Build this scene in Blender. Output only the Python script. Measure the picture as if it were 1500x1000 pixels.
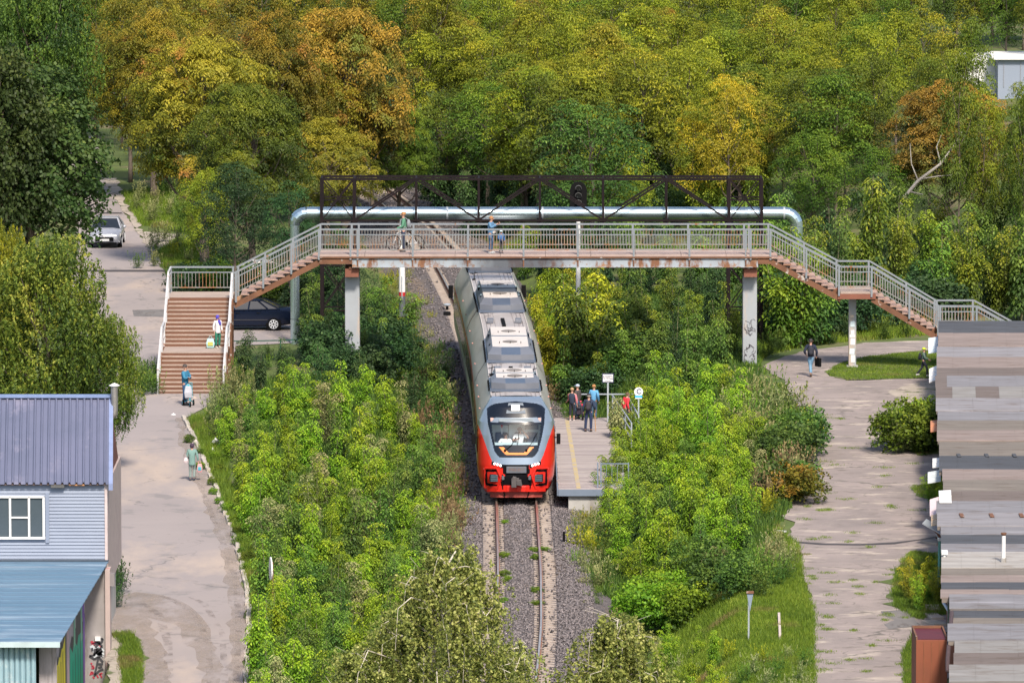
import bpy, math, random
import numpy as np
from mathutils import Vector, Matrix, Euler

# ------------------------------------------------------------------ scene, camera, light
sc = bpy.context.scene
for o in list(bpy.data.objects):
    bpy.data.objects.remove(o)
COL = sc.collection
R = math.radians
FPX, TH, H = 10000.0, math.atan(1100 / 10000.0), 35.0
cam_d = bpy.data.cameras.new('camera')
cam = bpy.data.objects.new('camera', cam_d)
COL.objects.link(cam)
cam.location = (0, 0, H)
cam.rotation_euler = (math.pi / 2 - TH, 0, 0)
cam_d.sensor_width = 36
cam_d.lens = 36 * FPX / 1500
cam_d.clip_start = 5
cam_d.clip_end = 6000
sc.camera = cam
sc.render.resolution_x = 1024
sc.render.resolution_y = 682

SUN_EL, SUN_AZ = R(47), R(166)      # azimuth clockwise from +Y: from behind the camera, a little to the right
w = bpy.data.worlds.new('World')
sc.world = w
w.use_nodes = True
nt = w.node_tree
nt.nodes.clear()
sky = nt.nodes.new('ShaderNodeTexSky')
sky.sky_type = 'NISHITA'
sky.sun_disc = False
sky.sun_elevation = SUN_EL
sky.sun_rotation = SUN_AZ
sky.dust_density = 2.5
sky.air_density = 1.1
bg = nt.nodes.new('ShaderNodeBackground')
bg.inputs[1].default_value = 0.12
wo = nt.nodes.new('ShaderNodeOutputWorld')
nt.links.new(sky.outputs[0], bg.inputs[0])
nt.links.new(bg.outputs[0], wo.inputs[0])
sd = bpy.data.lights.new('sun', 'SUN')
sd.energy = 4.0
sd.angle = R(9)
sd.color = (1.0, 0.90, 0.76)
sun = bpy.data.objects.new('sun', sd)
COL.objects.link(sun)
sdir = Vector((math.sin(SUN_AZ) * math.cos(SUN_EL), math.cos(SUN_AZ) * math.cos(SUN_EL), math.sin(SUN_EL)))
sun.rotation_euler = sdir.to_track_quat('Z', 'Y').to_euler()
sun.location = (60, 100, 120)
sc.view_settings.view_transform = 'Standard'
sc.view_settings.look = 'None'
sc.view_settings.gamma = 1
sc.view_settings.exposure = 0.60
sc.view_settings.use_curve_mapping = False
try:
    sc.cycles.transparent_max_bounces = 12
    sc.cycles.max_bounces = 6
except Exception:
    pass

rng = np.random.default_rng(7)
random.seed(7)

# ------------------------------------------------------------------ measured-position helpers
CT, ST = math.cos(TH), math.sin(TH)
def ray(px, py):
    u = (px - 750) / FPX
    v = (py - 500) / FPX
    return (u, CT - v * ST, -ST - v * CT)
def PX(px, py, z=0.0):
    """photo pixel -> world X, Y on the level z"""
    d = ray(px, py)
    t = (z - H) / d[2]
    return (d[0] * t, d[1] * t)
def AT(px, py, Y):
    """photo pixel -> world X, Z on the upright plane at Y"""
    d = ray(px, py)
    t = Y / d[1]
    return (d[0] * t, H + d[2] * t)
def TOPX(x, y, z):
    dep = y * CT + (H - z) * ST
    dn = (H - z) * CT - y * ST
    return (750 + FPX * x / dep, 500 + FPX * dn / dep, dep)

# the curve of the railway
_ty = np.array([100, 120, 150, 178, 203, 226, 238, 252, 272, 298, 319, 333, 348, 364, 376, 390, 405, 428, 460, 520, 600], float)
_tx = np.array([-20, -13, -6.4, -2.8, -.85, 0.02, .24, .28, .17, -.28, -.93, -1.45, -2.12, -3.1, -3.95, -5.3, -7.0, -10.3, -16.5, -31, -55], float)
_fy = np.arange(100, 600, 1.0)
_fx = np.interp(_fy, _ty, _tx)
_k = np.exp(-np.linspace(-2, 2, 13) ** 2)
_k /= _k.sum()
_fx[6:-6] = np.convolve(_fx, _k, 'valid')
def TX(Y):
    return np.interp(Y, _fy, _fx)
def tframe(Y):
    """point and unit tangent of the track centre"""
    x0, x1 = float(TX(Y - .5)), float(TX(Y + .5))
    t = Vector((x1 - x0, 1, 0)).normalized()
    return Vector((float(TX(Y)), Y, 0)), t
def sstep(a, b, x):
    t = np.clip((x - a) / (b - a), 0, 1)
    return t * t * (3 - 2 * t)
RAILZ = -1.2
def zg(X, Y):
    X = np.asarray(X, float)
    Y = np.asarray(Y, float)
    dx = X - TX(Y)
    right = 4.9 + sstep(295, 310, Y) * -1.2
    d = np.where(dx > 0, sstep(right, right + 3.4, dx), sstep(3.4, 8.0, -dx))
    z = -1.85 + 1.85 * d
    z = z + 7.0 * sstep(335, 430, Y) * sstep(9, 30, X)
    # the annex of the house stands in a lower yard
    z = np.where((X < -13.7) & (X > -22) & (Y < 225.5) & (Y > 196), -2.4, z)
    return z

# ------------------------------------------------------------------ object helpers
def put(o, label=None, cat=None, group=None, kind=None):
    if label: o['label'] = label
    if cat: o['category'] = cat
    if group: o['group'] = group
    if kind: o['kind'] = kind
    return o
def thing(name, label, cat, loc=(0, 0, 0), rotz=0, group=None):
    o = bpy.data.objects.new(name, None)
    o.empty_display_size = .3
    COL.objects.link(o)
    o.location = loc
    o.rotation_euler = (0, 0, rotz)
    return put(o, label, cat, group)
def base(p):
    v = Vector((0, 0, 0))
    while p is not None:
        v += p.location
        p = p.parent
    return v
class MB:
    def __init__(s):
        s.v, s.f, s.m = [], [], []
    def add(s, vs, fs, mi=0):
        n = len(s.v)
        s.v.extend([tuple(q) for q in vs])
        for f in fs:
            s.f.append(tuple(n + i for i in f))
            s.m.append(mi)
        return s
    def box(s, c, d, rz=0, mi=0, M=None):
        x, y, z = d[0] / 2, d[1] / 2, d[2] / 2
        vs = [Vector((a * x, b * y, e * z)) for a in (-1, 1) for b in (-1, 1) for e in (-1, 1)]
        if M is None:
            M = Matrix.Rotation(rz, 3, 'Z')
        vs = [M @ q + Vector(c) for q in vs]
        s.add(vs, [(0, 1, 3, 2), (4, 6, 7, 5), (0, 4, 5, 1), (2, 3, 7, 6), (0, 2, 6, 4), (1, 5, 7, 3)], mi)
        return s
    def bar(s, p, q, w, h=None, mi=0, up=(0, 0, 1)):
        """rectangular bar from p to q, w across, h along up"""
        p, q = Vector(p), Vector(q)
        h = w if h is None else h
        t = (q - p).normalized()
        u = Vector(up)
        if abs(t.dot(u)) > .98:
            u = Vector((0, 1, 0))
        a = t.cross(u).normalized() * (w / 2)
        b = a.cross(t).normalized() * (h / 2)
        vs = [p - a - b, p + a - b, p + a + b, p - a + b, q - a - b, q + a - b, q + a + b, q - a + b]
        s.add(vs, [(3, 2, 1, 0), (4, 5, 6, 7), (0, 1, 5, 4), (1, 2, 6, 5), (2, 3, 7, 6), (3, 0, 4, 7)], mi)
        return s
    def tube(s, pts, r, n=8, mi=0, cap=True):
        pts = [Vector(p) for p in pts]
        rs = r if isinstance(r, (list, tuple)) else [r] * len(pts)
        rings = []
        a = None
        for i, p in enumerate(pts):
            t = (pts[min(i + 1, len(pts) - 1)] - pts[max(i - 1, 0)]).normalized()
            if a is None:
                a = t.cross(Vector((0, 0, 1)) if abs(t.z) < .9 else Vector((0, 1, 0))).normalized()
            else:
                a = (a - t * a.dot(t)).normalized()
            b = t.cross(a)
            rings.append([p + (a * math.cos(2 * math.pi * k / n) + b * math.sin(2 * math.pi * k / n)) * rs[i] for k in range(n)])
        vs = [q for rg in rings for q in rg]
        fs = []
        for i in range(len(pts) - 1):
            for k in range(n):
                fs.append((i * n + k, i * n + (k + 1) % n, (i + 1) * n + (k + 1) % n, (i + 1) * n + k))
        if cap:
            fs.append(tuple(range(n - 1, -1, -1)))
            fs.append(tuple((len(pts) - 1) * n + k for k in range(n)))
        s.add(vs, fs, mi)
        return s
    def ell(s, c, r, n=10, m=7, mi=0, M=None, zmin=-1, zmax=1):
        vs = []
        for j in range(m + 1):
            ph = math.asin(zmin) + (math.asin(zmax) - math.asin(zmin)) * j / m
            for k in range(n):
                a = 2 * math.pi * k / n
                q = Vector((r[0] * math.cos(ph) * math.cos(a), r[1] * math.cos(ph) * math.sin(a), r[2] * math.sin(ph)))
                vs.append((M @ q if M else q) + Vector(c))
        fs = [(j * n + k, j * n + (k + 1) % n, (j + 1) * n + (k + 1) % n, (j + 1) * n + k) for j in range(m) for k in range(n)]
        s.add(vs, fs, mi)
        return s
    def prism(s, poly, axis, a, b, mi=0):
        """extrude a 2-D outline: axis 'y' -> outline is (x, z); axis 'x' -> (y, z); axis 'z' -> (x, y)"""
        f = {'y': lambda p, t: (p[0], t, p[1]), 'x': lambda p, t: (t, p[0], p[1]), 'z': lambda p, t: (p[0], p[1], t)}[axis]
        n = len(poly)
        vs = [f(p, a) for p in poly] + [f(p, b) for p in poly]
        fs = [tuple(range(n)), tuple(range(2 * n - 1, n - 1, -1))] + [(i, n + i, n + (i + 1) % n, (i + 1) % n) for i in range(n)]
        s.add(vs, fs, mi)
        return s
    def build(s, name, mats, parent=None, smooth=False, world=True, bevel=0, fixn=True):
        me = bpy.data.meshes.new(name)
        off = base(parent) if (parent is not None and world) else Vector((0, 0, 0))
        me.from_pydata([(q[0] - off.x, q[1] - off.y, q[2] - off.z) for q in s.v], [], s.f)
        mats = mats if isinstance(mats, (list, tuple)) else [mats]
        for m in mats:
            me.materials.append(m)
        if len(mats) > 1:
            me.polygons.foreach_set('material_index', s.m)
        if fixn:
            import bmesh
            bm = bmesh.new()
            bm.from_mesh(me)
            bmesh.ops.recalc_face_normals(bm, faces=bm.faces)
            bm.to_mesh(me)
            bm.free()
        if smooth:
            me.polygons.foreach_set('use_smooth', [True] * len(me.polygons))
            try:
                me.set_sharp_from_angle(angle=R(40))
            except Exception:
                pass
        o = bpy.data.objects.new(name, me)
        COL.objects.link(o)
        o.parent = parent
        if bevel:
            b = o.modifiers.new('bevel', 'BEVEL')
            b.width = bevel
            b.segments = 2
            b.limit_method = 'ANGLE'
        return o
def inst(me, name, parent=None, loc=(0, 0, 0), rot=(0, 0, 0), scale=(1, 1, 1), world=True, mat=None):
    o = bpy.data.objects.new(name, me)
    COL.objects.link(o)
    o.parent = parent
    off = base(parent) if (parent is not None and world) else Vector((0, 0, 0))
    o.location = Vector(loc) - off
    o.rotation_euler = rot
    o.scale = scale
    if mat is not None:
        o.material_slots[0].link = 'OBJECT'
        o.material_slots[0].material = mat
    return o
def copy_tree(o, parent=None, loc=None, rotz=None):
    c = o.copy()
    COL.objects.link(c)
    c.parent = parent
    if loc is not None: c.location = loc
    if rotz is not None: c.rotation_euler[2] = rotz
    for ch in list(o.children):
        copy_tree(ch, c)
    return c
def quadmesh(name, V, tone, mats, matidx=None):
    """V (n,4,3) float array of quads with one tone value each"""
    n = len(V)
    me = bpy.data.meshes.new(name)
    me.vertices.add(n * 4)
    me.vertices.foreach_set('co', np.ascontiguousarray(V, dtype=np.float32).ravel())
    me.loops.add(n * 4)
    me.loops.foreach_set('vertex_index', np.arange(n * 4, dtype=np.int32))
    me.polygons.add(n)
    me.polygons.foreach_set('loop_start', np.arange(0, n * 4, 4, dtype=np.int32))
    me.polygons.foreach_set('loop_total', np.full(n, 4, dtype=np.int32))
    if matidx is not None:
        me.polygons.foreach_set('material_index', np.asarray(matidx, dtype=np.int32))
    at = me.attributes.new('tone', 'FLOAT', 'POINT')
    at.data.foreach_set('value', np.repeat(np.asarray(tone, dtype=np.float32), 4))
    for m in mats:
        me.materials.append(m)
    me.update(calc_edges=True)
    return me

# ------------------------------------------------------------------ materials
def hexc(h):
    h = h.lstrip('#')
    c = [int(h[i:i + 2], 16) / 255 for i in (0, 2, 4)]
    return tuple(((x / 12.92) if x <= .04045 else ((x + .055) / 1.055) ** 2.4) for x in c) + (1,)
def C(c):
    return hexc(c) if isinstance(c, str) else (tuple(c) + (1,))[:4]
def newmat(name):
    m = bpy.data.materials.new(name)
    m.use_nodes = True
    t = m.node_tree
    return m, t, t.nodes['Principled BSDF']
def pm(name, a, b=None, scale=3.0, rough=.8, metal=0, bump=0, bscale=None, detail=5, c=None, contrast=.25, stretch=None, spec=None, world=True, emis=None):
    """procedural: noise mix of two (three) colours, fine relief"""
    m, t, p = newmat(name)
    p.inputs['Roughness'].default_value = rough
    p.inputs['Metallic'].default_value = metal
    if spec is not None:
        p.inputs['Specular IOR Level'].default_value = spec
    b = b if b is not None else tuple(x * .75 for x in C(a)[:3])
    if world:
        g = t.nodes.new('ShaderNodeNewGeometry')
        src = g.outputs['Position']
    else:
        g = t.nodes.new('ShaderNodeTexCoord')
        src = g.outputs['Object']
    mp = t.nodes.new('ShaderNodeMapping')
    if stretch: mp.inputs['Scale'].default_value = stretch
    t.links.new(src, mp.inputs[0])
    n = t.nodes.new('ShaderNodeTexNoise')
    n.inputs['Scale'].default_value = scale
    n.inputs['Detail'].default_value = detail
    n.inputs['Roughness'].default_value = .6
    t.links.new(mp.outputs[0], n.inputs['Vector'])
    r = t.nodes.new('ShaderNodeValToRGB')
    e = r.color_ramp.elements
    e[0].position, e[1].position = .5 - contrast, .5 + contrast
    e[0].color, e[1].color = C(b), C(a)
    if c is not None:
        k = r.color_ramp.elements.new(.5)
        k.color = C(c)
    t.links.new(n.outputs['Fac'], r.inputs[0])
    t.links.new(r.outputs[0], p.inputs['Base Color'])
    if bump:
        n2 = t.nodes.new('ShaderNodeTexNoise')
        n2.inputs['Scale'].default_value = bscale or scale * 8
        n2.inputs['Detail'].default_value = 4
        t.links.new(mp.outputs[0], n2.inputs['Vector'])
        bp = t.nodes.new('ShaderNodeBump')
        bp.inputs['Strength'].default_value = bump
        bp.inputs['Distance'].default_value = .03
        t.links.new(n2.outputs['Fac'], bp.inputs['Height'])
        t.links.new(bp.outputs[0], p.inputs['Normal'])
    if emis:
        p.inputs['Emission Color'].default_value = C(emis[0])
        p.inputs['Emission Strength'].default_value = emis[1]
    return m
def addmix(m, col, scale, lo, hi, stretch=None, seed=0.0, bumpy=False):
    """lay patches of another colour (rust, dirt, stain) over the base colour"""
    t = m.node_tree
    p = t.nodes['Principled BSDF']
    old = p.inputs['Base Color'].links[0].from_socket
    g = t.nodes.new('ShaderNodeNewGeometry')
    mp = t.nodes.new('ShaderNodeMapping')
    mp.inputs['Location'].default_value = (seed, seed * .7, seed * .3)
    if stretch: mp.inputs['Scale'].default_value = stretch
    t.links.new(g.outputs['Position'], mp.inputs[0])
    n = t.nodes.new('ShaderNodeTexNoise')
    n.inputs['Scale'].default_value = scale
    n.inputs['Detail'].default_value = 7
    n.inputs['Roughness'].default_value = .65
    t.links.new(mp.outputs[0], n.inputs['Vector'])
    mr = t.nodes.new('ShaderNodeMapRange')
    mr.inputs[1].default_value, mr.inputs[2].default_value = lo, hi
    t.links.new(n.outputs['Fac'], mr.inputs[0])
    mx = t.nodes.new('ShaderNodeMix')
    mx.data_type = 'RGBA'
    t.links.new(mr.outputs[0], mx.inputs[0])
    t.links.new(old, mx.inputs[6])
    mx.inputs[7].default_value = C(col)
    t.links.new(mx.outputs[2], p.inputs['Base Color'])
    return m
def leafmat(name, dark, mid, light, young=None, trans=.3, rand=.06, patch=None):
    m, t, p = newmat(name)
    p.inputs['Roughness'].default_value = .55
    p.inputs['Specular IOR Level'].default_value = .25
    a = t.nodes.new('ShaderNodeAttribute')
    a.attribute_name = 'tone'
    oi = t.nodes.new('ShaderNodeObjectInfo')
    g = t.nodes.new('ShaderNodeNewGeometry')
    n = t.nodes.new('ShaderNodeTexNoise')
    n.inputs['Scale'].default_value = .55
    n.inputs['Detail'].default_value = 2
    t.links.new(g.outputs['Position'], n.inputs['Vector'])
    def math_(op, x, y):
        q = t.nodes.new('ShaderNodeMath')
        q.operation = op
        for i, s in enumerate((x, y)):
            if isinstance(s, (int, float)): q.inputs[i].default_value = s
            else: t.links.new(s, q.inputs[i])
        return q.outputs[0]
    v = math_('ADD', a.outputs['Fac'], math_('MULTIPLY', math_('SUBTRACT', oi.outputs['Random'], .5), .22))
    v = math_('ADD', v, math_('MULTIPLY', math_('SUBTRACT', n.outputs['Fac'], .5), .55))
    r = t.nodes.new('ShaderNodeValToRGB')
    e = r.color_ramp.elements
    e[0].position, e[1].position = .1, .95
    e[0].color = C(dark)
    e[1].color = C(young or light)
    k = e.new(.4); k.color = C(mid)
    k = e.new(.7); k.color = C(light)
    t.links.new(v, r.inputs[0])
    h = t.nodes.new('ShaderNodeHueSaturation')
    hv = math_('ADD', math_('MULTIPLY', math_('SUBTRACT', oi.outputs['Random'], .5), rand), .5)
    t.links.new(hv, h.inputs['Hue'])
    t.links.new(r.outputs[0], h.inputs['Color'])
    col = h.outputs[0]
    if patch:
        n2 = t.nodes.new('ShaderNodeTexNoise')
        n2.inputs['Scale'].default_value = patch[1]
        n2.inputs['Detail'].default_value = 3
        t.links.new(g.outputs['Position'], n2.inputs['Vector'])
        mr = t.nodes.new('ShaderNodeMapRange')
        mr.inputs[1].default_value, mr.inputs[2].default_value = patch[2], patch[2] + .12
        t.links.new(n2.outputs['Fac'], mr.inputs[0])
        mx = t.nodes.new('ShaderNodeMix')
        mx.data_type = 'RGBA'
        t.links.new(mr.outputs[0], mx.inputs[0])
        t.links.new(col, mx.inputs[6])
        mx.inputs[7].default_value = C(patch[0])
        col = mx.outputs[2]
    t.links.new(col, p.inputs['Base Color'])
    tr = t.nodes.new('ShaderNodeBsdfTranslucent')
    t.links.new(col, tr.inputs[0])
    ms = t.nodes.new('ShaderNodeMixShader')
    ms.inputs[0].default_value = trans
    t.links.new(p.outputs[0], ms.inputs[1])
    t.links.new(tr.outputs[0], ms.inputs[2])
    t.links.new(ms.outputs[0], t.nodes['Material Output'].inputs['Surface'])
    return m
M = {}
M['grass_soil'] = addmix(addmix(pm('grass_soil', (.085, .12, .026), (.05, .075, .02), .35, .95, bump=.5, bscale=6, c=(.07, .10, .02)), (.16, .12, .075), .22, .52, .66), (.10, .15, .02), 1.3, .5, .7)
M['asphalt'] = addmix(addmix(addmix(pm('asphalt', (.31, .268, .262), (.25, .22, .22), .12, .9, bump=.25, bscale=25, detail=6), (.21, .19, .19), .5, .56, .63), (.38, .31, .27), .28, .50, .66, stretch=(1, .35, 1), seed=4), (.17, .155, .15), 3.0, .66, .7, seed=9)
M['old_asphalt'] = addmix(addmix(addmix(pm('old_asphalt', (.32, .265, .25), (.18, .155, .15), .35, .95, bump=.9, bscale=12, detail=8), (.42, .36, .31), .8, .54, .66, stretch=(.55, 1, 1)), (.14, .12, .105), 2.2, .56, .66, stretch=(.45, 1, 1), seed=3), (.12, .14, .045), .8, .66, .72, seed=12)
M['patch'] = pm('patch', (.13, .125, .13), (.18, .165, .16), .8, .9, bump=.3)  # dark asphalt repair; also colours the painted landing shadow on the left road
M['dirt'] = pm('dirt', (.34, .28, .24), (.27, .225, .195), .9, .95, bump=.4, bscale=12)
M['broken_concrete'] = addmix(pm('broken_concrete', (.42, .36, .31), (.27, .235, .20), .7, .95, bump=.7, bscale=7), (.10, .12, .05), 1.1, .56, .62)
M['ballast'] = addmix(addmix(pm('ballast', (.14, .12, .12), (.05, .045, .05), 9, .95, bump=1, bscale=16, detail=8, contrast=.14), (.20, .145, .10), .5, .53, .68, stretch=(1, .2, 1)), (.05, .045, .05), 1.0, .58, .7, seed=5)
M['stone_a'] = pm('stone_a', (.23, .20, .205), (.09, .08, .085), 7, .9, contrast=.1)
M['sleeper'] = pm('sleeper', (.40, .335, .29), (.26, .21, .18), 2, .9, bump=.3)
M['rail_side'] = pm('rail_side', (.26, .12, .075), (.15, .07, .05), 3, .8)
M['rail_top'] = pm('rail_top', (.75, .62, .52), (.55, .42, .34), 1.0, .28, metal=.8, stretch=(1, .2, 1))
M['clip'] = pm('clip', (.06, .05, .05), rough=.7)
def paint(name, col, rough=.5, var=.82, metal=0, scale=1.5, bump=0):
    c = C(col)[:3]
    return pm(name, c, tuple(x * var for x in c), scale, rough, metal=metal, bump=bump)
M['rail_paint'] = addmix(paint('rail_paint', (.20, .225, .255), .55), (.24, .11, .05), 2.2, .60, .68)
M['baluster'] = addmix(paint('baluster', (.215, .22, .22), .6), (.26, .12, .05), 1.2, .50, .62)
M['white_rail'] = addmix(paint('white_rail', (.50, .50, .52), .5), (.30, .13, .07), 2.5, .60, .68, seed=2)
M['bridge_steel'] = addmix(addmix(addmix(paint('bridge_steel', (.32, .36, .41), .6), (.17, .075, .038), 1.7, .50, .60, stretch=(1.2, 1, .5)), (.26, .14, .075), 3.0, .56, .66, seed=7), (.13, .055, .03), 3.5, .60, .68, seed=3)
M['rust'] = addmix(pm('rust', (.19, .085, .045), (.10, .045, .026), 1.6, .85, bump=.3), (.45, .42, .40), 1.8, .60, .68)
M['rusty_red'] = pm('rusty_red', (.23, .085, .055), (.15, .055, .035), 1.4, .8)
M['tread'] = addmix(pm('tread', (.40, .27, .23), (.30, .20, .16), 1.3, .85), (.26, .13, .08), 1.5, .56, .66)
M['wood_riser'] = addmix(pm('wood_riser', (.16, .072, .042), (.11, .05, .032), .9, .8, stretch=(1, 1, 5)), (.12, .05, .035), 1.1, .57, .63)
M['wood_tread'] = pm('wood_tread', (.38, .29, .24), (.27, .19, .15), 1.1, .85)
M['landing'] = pm('landing', (.38, .30, .26), (.28, .22, .19), 1.3, .85)
M['slab'] = pm('slab', (.42, .32, .29), (.30, .23, .21), 1.5, .9)
M['underside'] = pm('underside', (.20, .17, .15), (.11, .09, .08), 4, .9, bump=.6)
M['column'] = addmix(addmix(paint('column', (.31, .335, .37), .7, .88), (.42, .33, .26), 1.0, .56, .68, stretch=(1, 1, .25)), (.27, .2, .16), 2.5, .62, .68, stretch=(1, 1, .3), seed=8)
M['truss'] = pm('truss', (.016, .010, .011), (.008, .006, .008), 1.5, .8, spec=.15)
M['tin'] = pm('tin', (.56, .68, .74), (.40, .52, .60), .8, .24, metal=.9, stretch=(.4, 1, 1), bump=.03, bscale=1.5)
M['tin_dull'] = pm('tin_dull', (.50, .55, .60), (.36, .40, .46), 1.2, .45, metal=.5)
M['black'] = paint('black', (.004, .004, .005), .7)
M['black'].node_tree.nodes['Principled BSDF'].inputs['Specular IOR Level'].default_value = .15
M['lamp_glass'] = paint('lamp_glass', (.02, .02, .022), .3)
M['concrete'] = addmix(pm('concrete', (.42, .41, .40), (.30, .29, .28), 1.5, .9, bump=.2), (.2, .18, .16), 1.4, .56, .7, stretch=(1, 1, .3))
M['white_paint'] = paint('white_paint', (.75, .75, .76), .5)
M['red_band'] = paint('red_band', (.48, .03, .03), .5)
M['blue_grey'] = paint('blue_grey', (.16, .20, .27), .5)
M['plank'] = addmix(pm('plank', (.38, .335, .33), (.26, .23, .23), .9, .9, stretch=(.35, 4, 1), bump=.25), (.24, .2, .19), 1.5, .57, .66, stretch=(.3, 3, 1))
M['plank_b'] = addmix(pm('plank_b', (.31, .27, .27), (.22, .19, .195), .9, .9, stretch=(.35, 4, 1), bump=.25), (.5, .45, .42), 1.5, .57, .66, stretch=(.3, 3, 1))
M['yellow_line'] = addmix(pm('yellow_line', (.45, .36, .17), (.38, .30, .17), 2, .8), (.34, .30, .28), 2.5, .46, .6)

def addalpha(m, scale, lo, hi, stretch=None):
    """let the thing below show through in broken patches"""
    t = m.node_tree
    out = t.nodes['Material Output']
    p = t.nodes['Principled BSDF']
    g = t.nodes.new('ShaderNodeNewGeometry'); mp = t.nodes.new('ShaderNodeMapping')
    if stretch: mp.inputs['Scale'].default_value = stretch
    n = t.nodes.new('ShaderNodeTexNoise'); n.inputs['Scale'].default_value = scale; n.inputs['Detail'].default_value = 8; n.inputs['Roughness'].default_value = .7
    t.links.new(g.outputs['Position'], mp.inputs[0]); t.links.new(mp.outputs[0], n.inputs['Vector'])
    mr = t.nodes.new('ShaderNodeMapRange'); mr.inputs[1].default_value, mr.inputs[2].default_value = lo, hi
    t.links.new(n.outputs['Fac'], mr.inputs[0])
    t.links.new(mr.outputs[0], p.inputs['Alpha'])
    return m
def addcrack(m, scale, width, col, lo=.45, hi=.6, stretch=(1, .35, 1), seed=0):
    """thin wandering cracks"""
    t = m.node_tree
    p = t.nodes['Principled BSDF']
    old = p.inputs['Base Color'].links[0].from_socket
    g = t.nodes.new('ShaderNodeNewGeometry')
    n = t.nodes.new('ShaderNodeTexNoise'); n.inputs['Scale'].default_value = .9; n.inputs['Detail'].default_value = 6
    t.links.new(g.outputs['Position'], n.inputs['Vector'])
    vm = t.nodes.new('ShaderNodeVectorMath'); vm.operation = 'MULTIPLY_ADD'
    vm.inputs[1].default_value = (2.2, 2.2, 0); vm.inputs[2].default_value = (seed, seed, 0)
    t.links.new(n.outputs['Color'], vm.inputs[0])
    va = t.nodes.new('ShaderNodeVectorMath'); va.operation = 'ADD'
    t.links.new(g.outputs['Position'], va.inputs[0]); t.links.new(vm.outputs[0], va.inputs[1])
    mp = t.nodes.new('ShaderNodeMapping'); mp.inputs['Scale'].default_value = stretch
    t.links.new(va.outputs[0], mp.inputs[0])
    v = t.nodes.new('ShaderNodeTexVoronoi'); v.feature = 'DISTANCE_TO_EDGE'; v.inputs['Scale'].default_value = scale
    t.links.new(mp.outputs[0], v.inputs['Vector'])
    mr = t.nodes.new('ShaderNodeMapRange'); mr.inputs[1].default_value, mr.inputs[2].default_value = 0, width
    mr.inputs[3].default_value, mr.inputs[4].default_value = 1, 0
    t.links.new(v.outputs[0], mr.inputs[0])
    n2 = t.nodes.new('ShaderNodeTexNoise'); n2.inputs['Scale'].default_value = .35
    t.links.new(g.outputs['Position'], n2.inputs['Vector'])
    m2 = t.nodes.new('ShaderNodeMapRange'); m2.inputs[1].default_value, m2.inputs[2].default_value = lo, hi
    t.links.new(n2.outputs['Fac'], m2.inputs[0])
    mu = t.nodes.new('ShaderNodeMath'); mu.operation = 'MULTIPLY'
    t.links.new(mr.outputs[0], mu.inputs[0]); t.links.new(m2.outputs[0], mu.inputs[1])
    mx = t.nodes.new('ShaderNodeMix'); mx.data_type = 'RGBA'
    t.links.new(mu.outputs[0], mx.inputs[0]); t.links.new(old, mx.inputs[6]); mx.inputs[7].default_value = C(col)
    t.links.new(mx.outputs[2], p.inputs['Base Color'])
addcrack(M['asphalt'], .22, .010, (.15, .135, .135))
addcrack(M['old_asphalt'], .55, .014, (.15, .13, .12), .46, .62, (.8, .5, 1), 3)
addcrack(M['old_asphalt'], .16, .006, (.11, .10, .09), .4, .55, (.3, .8, 1), 8)
addalpha(M['dirt'], .9, .36, .80, stretch=(1, .4, 1))
addalpha(M['patch'], 2.0, .25, .5, stretch=(1, .4, 1))
addalpha(M['broken_concrete'], .8, .30, .42, stretch=(1, .6, 1))
M['concrete_piece'] = pm('concrete_piece', (.42, .36, .31), (.27, .235, .20), .7, .95, bump=.7, bscale=7)
M['tyre_track'] = addalpha(pm('tyre_track', (.215, .18, .165), (.18, .15, .14), 2, .95), 1.6, .50, .85, stretch=(1, .5, 1))
# ------------------------------------------------------------------ the ground
def sheet(name, xs, ys, zfun, mat):
    gx, gy = np.meshgrid(xs, ys)
    z = zfun(gx, gy)
    nx, ny = len(xs), len(ys)
    co = np.stack([gx, gy, z], -1).reshape(-1, 3)
    i = np.arange(nx * ny).reshape(ny, nx)
    q = np.stack([i[:-1, :-1], i[:-1, 1:], i[1:, 1:], i[1:, :-1]], -1).reshape(-1, 4)
    me = bpy.data.meshes.new(name)
    me.vertices.add(len(co)); me.vertices.foreach_set('co', co.astype(np.float32).ravel())
    me.loops.add(q.size); me.loops.foreach_set('vertex_index', q.astype(np.int32).ravel())
    me.polygons.add(len(q))
    me.polygons.foreach_set('loop_start', np.arange(0, q.size, 4, dtype=np.int32))
    me.polygons.foreach_set('loop_total', np.full(len(q), 4, dtype=np.int32))
    me.polygons.foreach_set('use_smooth', np.ones(len(q), dtype=bool))
    me.materials.append(mat)
    me.update(calc_edges=True)
    o = bpy.data.objects.new(name, me)
    COL.objects.link(o)
    return o
def zterr(X, Y):
    edge = np.maximum(sstep(70, 80, np.abs(X)), np.maximum(sstep(735, 745, Y), sstep(115, 105, Y)))
    return zg(X, Y) * (1 - edge) + edge * (-2.6)
xs = np.concatenate([np.arange(-80, -30, 2.0), np.arange(-30, 30, .6), np.arange(30, 81, 2.0)])
put(sheet('ground', xs, np.arange(105, 746, 1.0), zterr, M['grass_soil']), kind='structure')
g = MB()
g.add([(-3000, -500, -2.5), (3000, -500, -2.5), (3000, 5000, -2.5), (-3000, 5000, -2.5)], [(0, 1, 2, 3)])
put(g.build('outer_ground', M['grass_soil']), kind='structure')

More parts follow.
